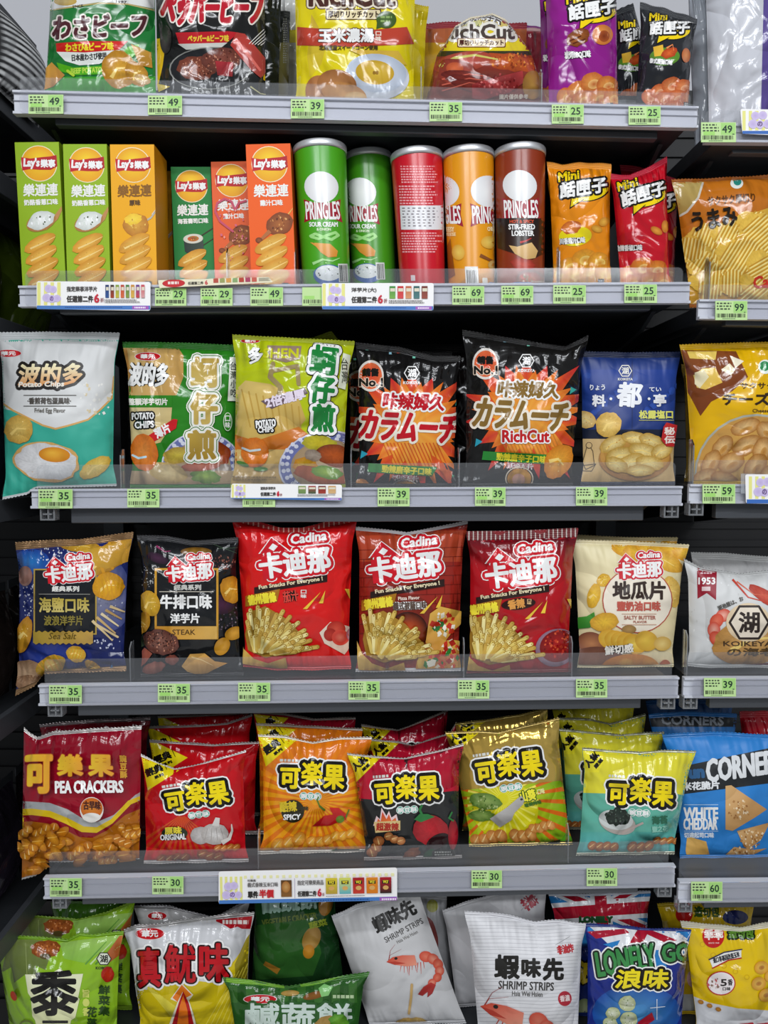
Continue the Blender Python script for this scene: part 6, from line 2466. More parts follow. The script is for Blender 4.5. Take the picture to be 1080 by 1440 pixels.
def art_shrimp(ox, oy, front=True):
    def art(a):
        a.push(ox, oy)
        for k in range(34):
            a.line([(0, 10 + k * 5), (60, 9 + k * 5 + (k % 3)), (110, 12 + k * 5), (170, 8 + k * 5)], .9, 'c6c5c8', same=k > 0)
        a.txt('非油炸', 130, 47, 154, 60, 'c03038', b=.6, ang=10)
        a.line([(128, 48), (148, 36)], .6, '8a8a8a')
        a.txt('蝦', 42, 61, 78, 96, BK, b=1.5)
        a.txt('味', 80, 66, 108, 94, BK, b=1.4)
        a.txt('先', 110, 66, 140, 98, BK, b=1.5)
        a.txt('SHRIMP STRIPS', 48, 99, 126, 111, '3a3836', b=.3, ang=-2)
        a.txt('Hsia Wei Hsien', 67, 113, 110, 120, '5a5856', b=.15, ang=-2)
        a.ell(141, 123, 9.5, 10.5, 'a82030', 'b82838')
        a.txt('香濃', 134, 118, 148, 127, 'f0dcd8', b=.3, ang=6)
        a.push(24, 120, 1.05, 1.05, -14)
        shrimp(a, 2, -2, 1.12, 0)
        a.pop()
        a.pop()
    return art


bag('shrimp_snack_bag', ('m', 6), [(653, 1281), (690, 1282), (720, 1287), (752, 1295), (785, 1293), (824, 1298)], (670, 816), art_shrimp(653, 1281), 'e2e1e3', 'white shrimp strip bag standing upright in front, black brush lettering',
    group=G6, scol='dddcdf', seal=6, tf=.042, Y=D + .045, pinch=.03, mat_=MATT)
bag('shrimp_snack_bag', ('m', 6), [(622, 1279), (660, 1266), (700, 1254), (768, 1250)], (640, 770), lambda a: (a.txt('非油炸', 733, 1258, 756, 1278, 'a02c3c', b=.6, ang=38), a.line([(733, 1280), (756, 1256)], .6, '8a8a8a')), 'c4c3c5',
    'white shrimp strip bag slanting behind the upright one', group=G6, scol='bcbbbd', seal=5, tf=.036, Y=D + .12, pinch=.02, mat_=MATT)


def flag(a, x, y, s=1.0, ang=0):
    """red, white and blue crossed stripes, 150 x 70 units"""
    a.push(x, y, s, s, ang)
    a.rect(-10, -10, 170, 80, '2c82c4')
    for w_, c in ((22, 'e8e8ea'), (11, 'b41c30')):
        a.line([(-20, -16), (170, 82)], w_ * .8, c)
        a.line([(-20, 82), (170, -16)], w_ * .8, c)
    for w_, c in ((30, 'ececee'), (17, 'b81c32')):
        a.poly([(-20, 34 - w_ / 2), (170, 34 - w_ / 2), (170, 34 + w_ / 2), (-20, 34 + w_ / 2)], c)
        a.poly([(75 - w_ / 2, -20), (75 + w_ / 2, -20), (75 + w_ / 2, 90), (75 - w_ / 2, 90)], c)
    a.pop()


def art_lonely(a):
    a.poly([(826, 1294), (980, 1296), (980, 1350), (900, 1345), (826, 1310)], '2c80c4')
    a.poly([(822, 1296), (980, 1296), (966, 1322), (930, 1340), (860, 1332)], 'e6e6e8')
    a.poly([(826, 1310), (880, 1306), (885, 1312), (838, 1320)], 'b01c34')
    a.poly([(896, 1308), (916, 1308), (952, 1322), (940, 1328), (910, 1314), (902, 1330), (884, 1328)], 'b41c34')
    a.poly([(940, 1300), (976, 1302), (966, 1320)], '2c80c4')
    a.poly([(848, 1328), (872, 1322), (866, 1334)], '2c80c4')
    a.poly([(814, 1310), (850, 1332), (880, 1345), (912, 1340), (960, 1350), (980, 1345), (980, 1560), (814, 1560)], '1f2f86', '1d2a78')
    a.poly([(918, 1336), (926, 1336), (938, 1360), (914, 1360)], '2c80c4')
    a.ell(895, 1424, 62, 40, '4a94cc', '1f4ea0')
    for o in (((4.6, WH), (2.6, '1a2a1c')), ()):
        a.txt('LONELY', 838, 1332, 922, 1368, '3f8f4c', b=1.2, o=o, ang=9)
        a.txt('GOD', 930, 1326, 992, 1352, '3f8f4c', b=1.9, o=o, ang=2)
    for o in (((5.6, WH), (3.8, BK)), ()):
        a.txt('浪味', 866, 1362, 940, 1390, 'f2dc22', b=1.0, o=o, sk=.16)
    for (x, y, r) in ((862, 1424, 10), (882, 1410, 12), (884, 1432, 12), (858, 1438, 10)):
        a.ell(x, y, r, r * .9, 'dfe4cc', 'b8c088', 0, 20, .06)
        a.speck(x, y, r * .7, r * .6, 8, ['6a8a3c', 'f2f2e4'], 1.2)
    for k in range(2):
        a.line([(923, 1404 + k * 8), (923, 1424 + k * 8)], .9, 'e8f0f8')
    a.line([(914, 1416), (934, 1414)], .9, 'e8f0f8')
    a.poly([(896, 1436), (916, 1422), (920, 1432), (900, 1446)], 'a8182c')


bag('corn_twist_bag', ('m', 6), [(822, 1299), (860, 1299), (900, 1304), (972, 1306)], (822, 960), art_lonely, '1e2e84', 'dark blue corn twist bag with green and yellow lettering and a flag pattern on top', group=G6,
    scol='22347c', seal=4, tf=.036, Y=D + .05, pinch=.03)
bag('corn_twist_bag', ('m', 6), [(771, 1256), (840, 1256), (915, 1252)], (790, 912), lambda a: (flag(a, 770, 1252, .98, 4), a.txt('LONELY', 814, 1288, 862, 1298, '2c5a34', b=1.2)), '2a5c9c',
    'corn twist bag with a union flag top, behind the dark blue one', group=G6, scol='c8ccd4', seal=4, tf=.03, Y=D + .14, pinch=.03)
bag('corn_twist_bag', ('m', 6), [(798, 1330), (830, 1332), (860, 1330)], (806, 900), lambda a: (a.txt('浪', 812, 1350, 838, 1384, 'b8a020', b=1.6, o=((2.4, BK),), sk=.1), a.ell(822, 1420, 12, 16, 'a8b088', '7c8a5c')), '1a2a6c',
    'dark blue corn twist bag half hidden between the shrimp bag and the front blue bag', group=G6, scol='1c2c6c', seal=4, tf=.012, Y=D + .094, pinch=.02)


def art_guai(ox, oy, front=True):
    def art(a):
        a.push(ox, oy)
        a.rect(-30, -10, 180, 200, 'e9c515', 'e4bc12')
        a.poly([(-20, 96), (20, 112), (60, 120), (120, 124), (180, 122), (180, 300), (-20, 300)], 'd4d4d6', 'dadadc')
        for k in range(12):
            a.ring(10 + (k * 47 % 110), 30 + (k * 31 % 70), 3.4, 3.4, .8, 'd0a810', n=10)
        a.ell(25, 18, 15.5, 17, 'c81c1c')
        a.txt('乖乖', 12, 9, 39, 24, 'f6e8e0', b=.8)
        a.txt('SINCE 1968', 18, 27, 33, 29, 'f0c8c0', b=.1)
        for o in (((2.4, '1c2a10'),), ()):
            a.txt('造句包', 46, 6, 82, 22, '5c8a2c', b=.9, o=o)
        a.poly([(20, 52), (40, 42), (64, 38), (64, 48), (46, 51), (24, 62)], 'ecebe6')
        a.line([(19, 51), (40, 41), (65, 37)], 1.6, '1c2450')
        a.line([(24, 63), (46, 52), (64, 49)], 1.8, 'b82420')
        a.txt('進口非基因改造玉米', 24, 44, 62, 52, '2c2c34', b=.3, ang=14)
        a.ell(36, 84, 20, 17, 'c02824', n=24)
        a.ell(36, 84, 18.4, 15.4, 'efe3e2', 'f2eae8')
        a.txt('5', 35, 78, 44, 88, '2a2422', b=.6)
        a.txt('香', 45, 78, 52, 87, '2a2422', b=.3)
        a.txt('口味', 38, 89, 49, 94, '2a2422', b=.2)
        a.speck(26, 84, 8, 8, 16, ['c85a5c', 'd8c8c0', '8a6a5c'], 2.4)
        for k in range(3):
            a.ell(8 + k * 12, 110 + k * 5, 4, 3, 'c88a3c', 'a8702c', -20)
        a.txt('乖乖', 60, 138, 108, 170, 'b82430', b=1.4)
        # round orange corn puffs in place of the cartoon
        for (x, y) in ((92, 62), (106, 74), (88, 84), (112, 92), (98, 100), (120, 62)):
            a.ell(x, y, 10, 9, 'f0c860', 'd8962c', 20)
            a.ell(x, y, 4, 3, 'b8742c', 'd09440', 20)
        a.pop()
    return art


bag('corn_puff_bag', ('r', 6), [(957, 1295), (985, 1297), (1010, 1300), (1040, 1303), (1110, 1292)], (978, 1108), art_guai(978, 1298), 'e2bc14', 'bright yellow five-spice corn puff bag at the lower right corner', group='yellow corn puff bags in the right-hand bay',
    scol='e4dfc8', seal=9, tf=.03, Y=D + .062, pinch=.03)
bag('corn_puff_bag', ('r', 6), [(924, 1270), (990, 1268), (1060, 1270)], (940, 1060), lambda a: (a.ell(962, 1286, 12, 12, 'a81c1c'), a.txt('造句包', 976, 1274, 1012, 1290, '2c4a1c', b=1.4), a.ell(1034, 1290, 18, 10, '1c2450')), 'b89a14',  # yellow film and print darkened in colour, standing for shade
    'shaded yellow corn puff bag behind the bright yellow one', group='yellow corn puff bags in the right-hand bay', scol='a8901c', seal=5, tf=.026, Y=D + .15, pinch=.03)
bag('corn_puff_bag', ('r', 6), [(936, 1318), (965, 1310), (1000, 1316)], (948, 1030), lambda a: (a.ell(968, 1320, 8, 6, 'b01c1c'), a.poly([(956, 1338), (975, 1334), (975, 1350), (958, 1352)], 'c8c4b4'), a.ell(974, 1376, 8, 12, 'c89a94'),
    a.rect(930, 1398, 1020, 1560, 'a8a8a4')), 'c4a018', 'yellow corn puff bag turned sideways to the left of the bright yellow one', group='yellow corn puff bags in the right-hand bay', seal=3, tf=.012, Y=D + .105, pinch=.0)
# ------------------------------------------------------------------ top shelf
G1 = 'snack bags on the top shelf'


def art_wasabi(a):
    a.rect(50, -90, 240, 150, '1d7a34', '1c7030')
    a.poly([(60, -90), (230, -90), (224, 14), (205, 10), (180, 5), (140, 3), (100, 9), (70, 15)], 'dcdcd8')
    a.line([(68, 15), (100, 10), (140, 4.5), (180, 6), (224, 16)], 2, 'b8a46a')
    a.ell(92, 2, 16, 6, 'c8b070', 'b89848')
    a.txt('SINCE', 102, 7, 117, 11, '2c2c2c', b=.2, ang=6)
    a.txt('1987', 163, 1, 178, 5, '2c2c2c', b=.2, ang=-4)
    a.txt('わさビーフ', 74, 20, 206, 54, '52222a', b=2.2, o=((2.2, 'e9e2d6'),), sk=.12, ang=2)
    a.poly([(79, 61), (120, 58), (180, 58), (168, 70), (120, 74), (80, 73)], 'cf2420')
    a.txt('わさび&ビーフ味', 92, 60, 160, 72, 'f0dc2c', b=.8, ang=2)
    a.poly([(80, 73), (120, 74), (170, 70), (158, 80), (140, 90), (112, 92), (92, 86)], 'e6e9e2')
    a.txt('日本産わさび使用', 101, 75, 150, 85, '3a3c3a', b=.4, ang=4)
    a.poly([(80, 88), (104, 95), (150, 92), (180, 66), (196, 62), (190, 78), (150, 104), (104, 106), (84, 100)], '5cb41c', '4ca818')
    a.txt('BEEF POTATO', 100, 95, 144, 103, 'b8d84c', b=.5, ang=3)
    a.rect(50, 108, 240, 150, '3c9a2c', '2c8a2c')
    a.poly([(184, 62), (212, 74), (214, 96), (196, 92)], 'c8983c', 'b07c28')
    chip(a, 168, 98, 24, 27, 20, 'd8a238', 'b47c20')
    chip(a, 192, 104, 14, 20, 40, 'd4a040', 'b07a24')
    chip(a, 200, 112, 12, 7, -20, 'e8c898', 'c8a060')
    a.poly([(66, 96), (74, 88), (92, 106), (76, 122), (56, 130), (60, 112)], 'd29a3c', 'b8803c', 40)
    a.line([(96, 100), (104, 106)], 4, 'b8d83c')


bag('crisp_bag', ('m', 1), [(72, -78), (150, -76), (222, -78)], (58, 224), art_wasabi, '1d7834', 'green wasabi and beef crisp bag at the left end of the top shelf', group=G1, tf=.032, Y=D + .05, pinch=.03)


def art_pepper(a):
    a.rect(200, -90, 400, 170, '1b1c1b')
    a.poly([(215, 56), (234, 52), (229, 92), (220, 132), (214, 140)], 'dcb414')
    a.poly([(376, 54), (384, 60), (384, 120), (370, 112)], 'd8b010')
    a.txt('ペッパービーフ', 226, -14, 370, 36, 'ba1a2c', b=2.4, o=((2.2, 'f0e6dc'),), sk=.12)
    a.poly([(247, 46), (320, 44), (336, 46), (318, 61), (252, 62)], 'c01e28')
    a.txt('ペッパー&ビーフ味', 264, 49, 322, 59, 'eccc3c', b=.7)
    a.poly([(250, 62), (320, 60), (310, 68), (262, 70)], 'd0d0c8')
    a.ell(296, 96, 58, 30, '8a8a84', ang=2)
    a.ell(296, 96, 56, 28.5, '26282a', '1c1d1f', 2)
    steakbit(a, 276, 96, 27, 17, -4, '92503c', '6c3424', 70)
    steakbit(a, 312, 84, 28, 17, 4, '8a4a3c', '64342a', 60)
    a.poly([(303, 86), (328, 88), (327, 108), (306, 106)], 'b4323a', '8c2a2c')
    a.poly([(324, 64), (332, 46), (344, 48), (374, 84), (377, 100), (366, 110), (352, 98)], 'b83c34', '9a3a30', 40)
    a.line([(330, 56), (346, 74), (366, 100)], 6, 'd8685c', 3)
    for k in range(5):
        a.line([(350 + k * 4, 62 + k * .5), (370 + k * 2.4, 42 + k * 3)], 1.1, 'd8d4cc', same=k > 0)
    a.ell(234, 56, 8, 20, '4a4644', '262422')
    a.poly([(222, 118), (240, 122), (224, 130)], 'd8bc3c')
    a.line([(352, 122), (366, 132), (386, 136)], 2, 'b8b484', .6)


bag('crisp_bag', ('m', 1), [(216, -78), (300, -80), (374, -78)], (220, 376), art_pepper, '1b1c1b', 'black pepper steak crisp bag on the top shelf', group=G1, tf=.032, Y=D + .05, pinch=.015)
bag('crisp_bag', ('m', 1), [(330, -60), (388, -50), (396, -30)], (330, 390), None, '20241c', 'black crisp bag edge just right of the pepper steak bag', group=G1, tf=.012, Y=D + .108, pinch=.0)
bag('crisp_bag', ('m', 1), [(340, 10), (380, 14), (408, 16)], (345, 404), lambda a: (a.rect(380, 60, 420, 160, '6a6438'), a.lines_text(398, 26, 404, 90, 20, '8a8a80')), '262a24', 'black crisp bag turned edge-on between the steak bag and the yellow bag', group=G1,
    tf=.02, Y=D + .13, pinch=.0)
bag('crisp_bag', ('m', 1), [(380, -40), (404, -36), (440, -40)], (384, 440), lambda a: a.rect(395, 42, 420, 60, 'e0d020'), 'c8c8c4', 'pale crisp bag strip behind the left edge of the yellow corn soup bag', group=G1, tf=.02, Y=D + .19, pinch=.0)


def rich(a, x, y, w_, c='4a2a20', s=1.0):
    a.push(x, y, s)
    for o in (((3.8, c), (2.6, 'e8dcc4')), ()):
        a.txt('RichCut', 0, 0, w_, 34, c, b=2.0, o=o)
    a.rect(24, 37, 102, 52, c, r=2)
    a.rect(25.5, 38.2, 100.5, 50.8, 'ecdcb0', r=2)
    a.txt('厚切りリッチカット', 27, 39.5, 99, 49.5, '3a2418', b=.7)
    a.pop()


def art_cornsoup(a):
    a.rect(400, -90, 620, 170, 'e4d312', 'dcc80e')
    a.poly([(438, 20), (460, 60), (452, 90), (436, 110), (432, 80)], 'cfae3c', 'd8c024')
    rich(a, 434, -24, 122)
    a.poly([(418, 38), (500, 44), (572, 38), (582, 62), (500, 66), (418, 64)], 'b8402c')
    a.txt('玉米濃湯', 448, 40, 526, 60, WH, b=.8, o=((1.2, '5a2c20'),))
    a.txt('口味', 528, 44, 536, 58, 'e8d8c8', b=.3, vert=True)
    a.txt('北海道産スイートコーン使用', 449, 63.5, 531, 71, '4a3a1c', b=.35)
    a.ell(543, 28, 14, 12, '44622c', '3c5824')
    a.poly([(530, 32), (544, 36), (529, 41)], '3c5824')
    a.lines_text(535, 23, 552, 34, 2, '8aa860')
    a.poly([(490, 70), (560, 72), (572, 92), (520, 84)], 'd8b040', 'd8b83c')
    a.ell(530, 108, 45, 32, 'b4bccc', 'ccd0d8', -6)
    a.ell(529, 103, 42, 27, 'dadee6', 'b8c2d2', -6)
    a.ell(527, 102, 27, 17, 'dcb83c', 'c8a02c', -6)
    a.txt('88', 524, 100, 532, 105, '8a5c1c', b=.4)
    a.ell(450, 130, 20, 24, 'c88c58', 'a86c3c', 10)
    a.ell(474, 120, 28, 22, 'c08450', '9c6434', -10)
    a.ell(484, 132, 32, 16, 'dca468', 'c08448', -12)
    a.ell(500, 138, 16, 9, 'ecc898', 'd8ac70')


bag('crisp_bag', ('m', 1), [(408, -90), (500, -92), (590, -90)], (413, 586), art_cornsoup, 'e2d012', 'yellow corn-soup crisp bag in the middle of the top shelf', group=G1, tf=.034, Y=D + .046, pinch=.03, mat_=FILM)
bag('crisp_bag', ('m', 1), [(500, -4), (570, 4), (603, 8)], (510, 596), None, 'd2bc14', 'yellow crisp bag whose corner sticks out right of the corn-soup bag', group=G1, tf=.02, Y=D + .092, pinch=.03)


def art_lobster(a):
    a.rect(590, 0, 780, 60, 'c8b888', 'd2b63c')
    a.poly([(600, 44), (780, 40), (770, 72), (600, 72)], 'dcc41c')
    a.ell(668, 40, 16, 12, 'd8dc8c', 'd0c880')
    a.txt('厚切洋芋片', 648, 20, 706, 33, WH, b=1.6, arc=8)
    a.txt('厚切洋芋片', 648, 20, 706, 33, '3a2c26', b=.5, arc=8)
    for o in (((3.8, 'e8e2d6'), ), ()):
        a.txt('RichCut', 622, 34, 724, 56, '4c403a', b=1.9, o=o)
    a.rect(643, 54, 711, 67, '6a2a20', r=2)
    a.rect(644.3, 55, 709.7, 66, 'ecd8b4', r=2)
    a.txt('厚切りリッチカット', 646, 56.5, 708, 64.5, '4a2018', b=.6)
    a.rect(600, 72, 770, 80, '38341c')
    a.poly([(600, 80), (780, 78), (790, 160), (590, 160)], '8e3428', '6a2a1c', 90)
    a.ell(720, 88, 40, 12, 'c05a24', 'a8441c', -8, 26, .12)
    a.speck(724, 86, 40, 10, 60, ['e08a34', '8a3414', 'd07028'], 2.4)
    a.ell(650, 88, 42, 14, 'c0584c', 'a0402c', 10)
    a.line([(618, 94), (640, 82), (668, 78), (700, 84)], 5, 'c8c060', 2)
    a.ell(645, 104, 30, 20, 'b04434', '843022', -20, 24, .06)
    a.ell(640, 96, 12, 8, 'd86a3c', 'b8502c')
    for k in range(3):
        a.ell(656 + k * 6, 108 + k * 7, 36, 8, '8a3024', '641e18', -6 - k * 4, 22, .05)
        a.line([(622, 112 + k * 8), (660, 104 + k * 6), (690, 108 + k * 6)], 2, 'd0604c', .6)
    a.poly([(664, 118), (700, 108), (734, 100), (736, 116), (716, 130), (680, 140), (664, 138)], 'b03a3a', '8e2a2a')
    a.speck(700, 118, 28, 14, 60, ['d8706c', '7c2020', 'c04a48'], 2.2)
    a.ell(748, 120, 14, 20, 'c09044', '946424')
    a.txt('圖片僅供參考', 702, 132, 742, 139, 'd8c8b8', b=.2)


bag('crisp_bag', ('m', 1), [(628, 58), (640, 36), (662, 24), (692, 18), (712, 28), (730, 52)], (606, 764), art_lobster, '8e3a28', 'brown thick-cut crisp bag with its top folded back, on the top shelf', group=G1,
    scol='cfc4a8', seal=2, tf=.04, Y=D + .046, pinch=-.08)
bag('crisp_bag', ('m', 1), [(592, 33), (640, 30), (700, 32), (741, 32)], (590, 740), lambda a: a.rect(580, 60, 640, 160, 'b88c24', 'c8a428'), 'a85a34', 'brown crisp bag with a dark red top edge, second behind the folded one', group=G1,
    scol='8c1c2a', seal=9, tf=.026, Y=D + .135, pinch=.01)
bag('crisp_bag', ('m', 1), [(700, 36), (730, 38), (768, 40)], (690, 770), None, '8a2430', 'dark red crisp bag corner between the folded brown bag and the purple bags', group=G1, scol='c09a98', seal=5, tf=.02, Y=D + .19, pinch=.01)

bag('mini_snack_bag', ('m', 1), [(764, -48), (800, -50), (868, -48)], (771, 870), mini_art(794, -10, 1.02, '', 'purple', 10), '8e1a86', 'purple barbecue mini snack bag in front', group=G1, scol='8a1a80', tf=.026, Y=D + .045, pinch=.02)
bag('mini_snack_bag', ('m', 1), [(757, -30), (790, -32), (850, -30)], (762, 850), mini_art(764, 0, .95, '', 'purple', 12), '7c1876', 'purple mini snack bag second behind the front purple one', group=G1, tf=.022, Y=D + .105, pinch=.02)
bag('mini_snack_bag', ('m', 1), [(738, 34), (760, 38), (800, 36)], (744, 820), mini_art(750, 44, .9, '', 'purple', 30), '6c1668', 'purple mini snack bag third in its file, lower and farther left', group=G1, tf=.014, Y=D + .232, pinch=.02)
bag('mini_snack_bag', ('m', 1), [(900, 3), (930, 10), (981, 26)], (890, 966), mini_art(912, 16, .84, '', 'black', 2), '24262a', 'black mini snack bag with a green oval, at the right end of the top shelf', group=G1, scol='3a3c40', tf=.024, Y=D + .045, pinch=.04)
bag('mini_snack_bag', ('m', 1), [(866, 14), (880, 8), (890, 4)], (858, 925), mini_art(868, 28, .8, '', 'black', 8), '26282c', 'black mini snack bag tucked behind the one with the green oval', group=G1, tf=.02, Y=D + .10, pinch=.0,
    bot=[(858, 140), (890, 141), (925, 142)])


def art_silver(a):
    a.rect(970, -70, 1150, 200, 'c4c6cc', 'd0d0d6')
    a.poly([(1075, -60), (1120, -60), (1120, 180), (1070, 160)], '5a4a8c')
    a.lines_text(976, 46, 984, 70, 5, '8a94a0')


bag('crisp_bag', ('r', 1), [(990, -60), (1040, -62), (1120, -60)], (996, 1112), art_silver, 'c6c8ce', 'silvery white bag with a purple side at the top right corner', group='crisp bags in the right-hand bay', tf=.034, Y=D + .05, pinch=.01)
bag('crisp_bag', ('r', 1), [(968, -20), (984, -20), (1004, -18)], (978, 1010), None, 'b4bac2', 'crumpled clear-grey bag edge left of the silvery white bag', group='crisp bags in the right-hand bay', tf=.02, Y=D + .10, pinch=-.02)


# ------------------------------------------------------------------ right-hand bay, second shelf
def art_umami(a):
    a.rect(930, 230, 1130, 430, 'c0701c', 'b8641a')
    a.poly([(940, 252), (990, 256), (984, 274), (968, 296), (950, 306), (940, 306)], 'b8a060', 'a88a44')
    a.line([(988, 258), (982, 278), (966, 298), (948, 308)], 3, 'cfc8b8')
    a.ell(1036, 258, 9, 7.5, 'e4e8e0')
    a.ell(1037, 256, 5.5, 5, '2c8a7c')
    a.txt('サクサク厚切り', 995, 274, 1062, 287, '5a3410', b=.4, ang=5)
    a.poly([(950, 334), (990, 332), (1012, 322), (1046, 304), (1130, 276), (1130, 440), (940, 440)], 'e0b040', 'c08c2c')
    R = random.Random(3)
    spots = [(992, 338, 26, 20, 70), (1024, 334, 28, 16, 62), (1060, 322, 28, 20, 50), (1074, 336, 40, 30, 42), (1006, 372, 24, 18, 75), (1040, 366, 36, 26, 58), (1076, 384, 36, 22, 30),
             (998, 398, 30, 16, 84), (1030, 398, 20, 18, 88), (984, 366, 16, 22, 60), (1060, 408, 30, 12, 40), (970, 350, 16, 20, 80)]
    for (x, y, rx, ry, g) in spots:
        a.ell(x, y, rx, ry, 'eec95a', 'e0b448', g - 90, 22, .07)
        a.push(x, y, 1, 1, g)
        nl = int(ry / 4.6)
        for k in range(-nl, nl + 1):
            q = k / (nl + .5)
            h = rx * math.sqrt(max(0, 1 - q * q)) * .95
            a.line([(-h, k * 4.8), (h, k * 4.8)], 1.9, 'c8922c', same=k > -nl)
            a.line([(-h, k * 4.8 + 2.2), (h, k * 4.8 + 2.2)], 1.7, 'f6e08c', same=k > -nl)
        a.pop()
    a.txt('うまみ', 973, 294, 1036, 322, '201408', b=1.0, ang=9)
    a.txt('Calbee', 1058, 386, 1112, 404, 'c8301c', b=1.4, sk=.1, ang=4)


bag('crisp_bag', ('r', 2), [(944, 252), (1000, 250), (1110, 244)], (970, 1110), art_umami, 'be6c1c', 'orange ridged-chip bag at the right edge of the second shelf level', group='crisp bags in the right-hand bay', scol='a85c18', seal=5, tf=.036, Y=D + .05, pinch=.02)
# ------------------------------------------------------------------ price slips and promotion strips
TAGS = [
    (40, 133, 49, 27, '49', 'below the green wasabi crisp bag'), (208, 134.5, 48, 27, '49', 'below the black pepper steak bag'),
    (409, 139.5, 47, 27, '39', 'below the yellow corn-soup bag'), (604, 143.5, 46, 27, '35', 'below the brown folded bag'),
    (776, 147, 45, 27, '25', 'below the purple mini bags'), (884, 149.5, 45, 26, '25', 'below the black mini bag'),
    (986, 172, 49, 28, '49', 'below the silvery white bag'),
    (218, 405, 44, 25, '29', 'below the dark green carton, left of another 29'), (282, 405, 45, 25, '29', 'below the orange carton with hearts'),
    (352, 404, 46, 26, '49', 'below the bright orange carton'), (425, 404, 44, 26, '', 'half covered by the promotion strip below the green cans'),
    (636, 402.5, 45, 26, '69', 'below the orange-yellow can'), (705, 402, 45, 26, '69', 'below the lobster can'),
    (778, 401, 46, 26, '25', 'below the orange mini bag'), (878, 400, 46, 26, '25', 'below the red mini bags'),
    (1006, 423, 45, 27, '99', 'below the ridged-chip bag'),
    (54, 688, 48, 27, '35', 'below the fried-egg crisp bag'), (179, 687.5, 45, 26, '35', 'below the oyster-omelette bag'), (341, 687, 46, 26, '', 'covered by the promotion strip of the third shelf'),
    (531, 686, 45, 26, '39', 'below the red-lettered chilli bag'), (668, 685.5, 43, 26, '39', 'below the bronze-lettered chilli bag'), (810, 685, 44, 26, '39', 'below the blue truffle-salt bag'),
    (988, 681, 46, 27, '59', 'below the yellow cheese puff bag'),
    (69, 963.5, 46, 26, '35', 'below the navy sea-salt bag'), (222, 961.5, 45, 26, '35', 'below the black steak crisp bag'), (335, 960, 45, 26, '35', 'below the bright red potato-stick bag'),
    (490, 958, 44, 26, '35', 'below the pizza potato-stick bag'), (644, 956.5, 44, 26, '35', 'below the dark red potato-stick bag'), (810, 955, 44, 26, '35', 'below the cream sweet-potato chip bag'),
    (990, 953.5, 45, 26, '39', 'below the white prawn bag'),
    (70, 1235, 45, 26, '35', 'below the bag with a cracker window'), (214, 1232.5, 44, 25, '30', 'below the garlic pea cracker bag'),
    (663, 1224, 43, 25, '30', 'below the wasabi pea cracker bag'), (825, 1221, 43, 25, '30', 'below the seaweed pea cracker bag'), (972, 1240, 44, 27, '60', 'below the blue white-cheddar corn bag'),
]
for i, (x, y, w_, h_, n, where) in enumerate(TAGS):
    lab = ('green price tag reading %s %s' % (n, where)) if n else 'green price tag ' + where
    price_tag(x, y, w_, h_, n, lab, seed=i)


def strip_art(x, y, W, H, l1, l2, big, packs, ang=0):
    def art(a):
        a.push(x, y, 1, 1, ang)
        a.rect(0, H - H * .145, W, H, '4a7cc0')
        a.rect(W * .84, H - H * .13, W * .985, H - .6, 'a85cb8', r=1)
        a.lines_text(W * .25, H - H * .10, W * .82, H - H * .04, 1, '2c5494')
        a.lines_text(W * .86, H - H * .10, W * .97, H - H * .04, 1, 'efe4f4', h=.9)
        lw = H * .95
        for k in range(4):
            a.rect(1 + k * lw / 4, 1, 1 + k * lw / 4 + lw / 8, H * .84, 'eae68c')
        for (fx, fy, r) in ((.45, .25, .14), (.62, .28, .13), (.38, .58, .15), (.58, .62, .14), (.78, .60, .13)):
            a.ell(lw * fx, H * fy, H * r, H * r, 'c4b2de', 'd2c4e6')
        a.txt('の', lw * .50, H * .52, lw * .64, H * .70, '7a5c9c', b=.4)
        a.txt(l1, W * .265, H * .17, W * .265 + len(l1) * H * .155, H * .36, '54504e', b=.2)
        a.txt(l2, W * .265, H * .50, W * .265 + len(l2) * H * .19, H * .74, '3a3634', b=.35)
        a.txt(big, W * .265 + len(l2) * H * .19 + 1, H * .44, W * .265 + len(l2) * H * .19 + H * .22, H * .76, 'c8283c', b=.8)
        a.txt('折', W * .265 + len(l2) * H * .19 + H * .25, H * .58, W * .265 + len(l2) * H * .19 + H * .38, H * .74, '9a5c5c', b=.1)
        n = len(packs)
        px0 = W * .60
        pw = W * .36 / n
        for k, (c, c2) in enumerate(packs):
            a.rect(px0 + k * pw + 1, H * .12, px0 + (k + .82) * pw, H * .58, c, c2)
            a.rect(px0 + k * pw + 2, H * .20, px0 + (k + .78) * pw, H * .32, 'e0d8c0')
        a.lines_text(W * .60, H * .64, W * .95, H * .78, 2, '8a8684')
        a.pop()
    return art


card_strip('promotion_strip', [(51.5, 395.5), (211.5, 396.5), (211.5, 437), (51.5, 434.5)],
           strip_art(51.5, 396, 160, 39.5, '指定樂事洋芋片', '任選第二件', '6', [('1c3464', '2c5494'), ('2a2a28', 'a83c1c'), ('7c9a3c', 'c8b83c'), ('b83c28', 'd86a3c'), ('3c7a3c', '8a9a3c'), ('c8862c', 'd8b04c'), ('5c3c8c', 'c83c3c'), ('c83c4c', 'd8a0a0')]),
           'white promotion strip reading any second item below the lime and yellow cartons')
card_strip('promotion_strip', [(452.5, 398), (610, 398), (609.5, 436.5), (453, 435)],
           strip_art(452.5, 398, 157, 38, '洋芋片(大)', '任選第二件', '6', [('3c8a3c', '7ab04c'), ('c8242c', 'd84a4c'), ('c0603c', 'd89a6c'), ('2c5c5c', '4c7c7c'), ('6c2c24', '9c4c3c')]),
           'white promotion strip with small can pictures, below the green and red cans')
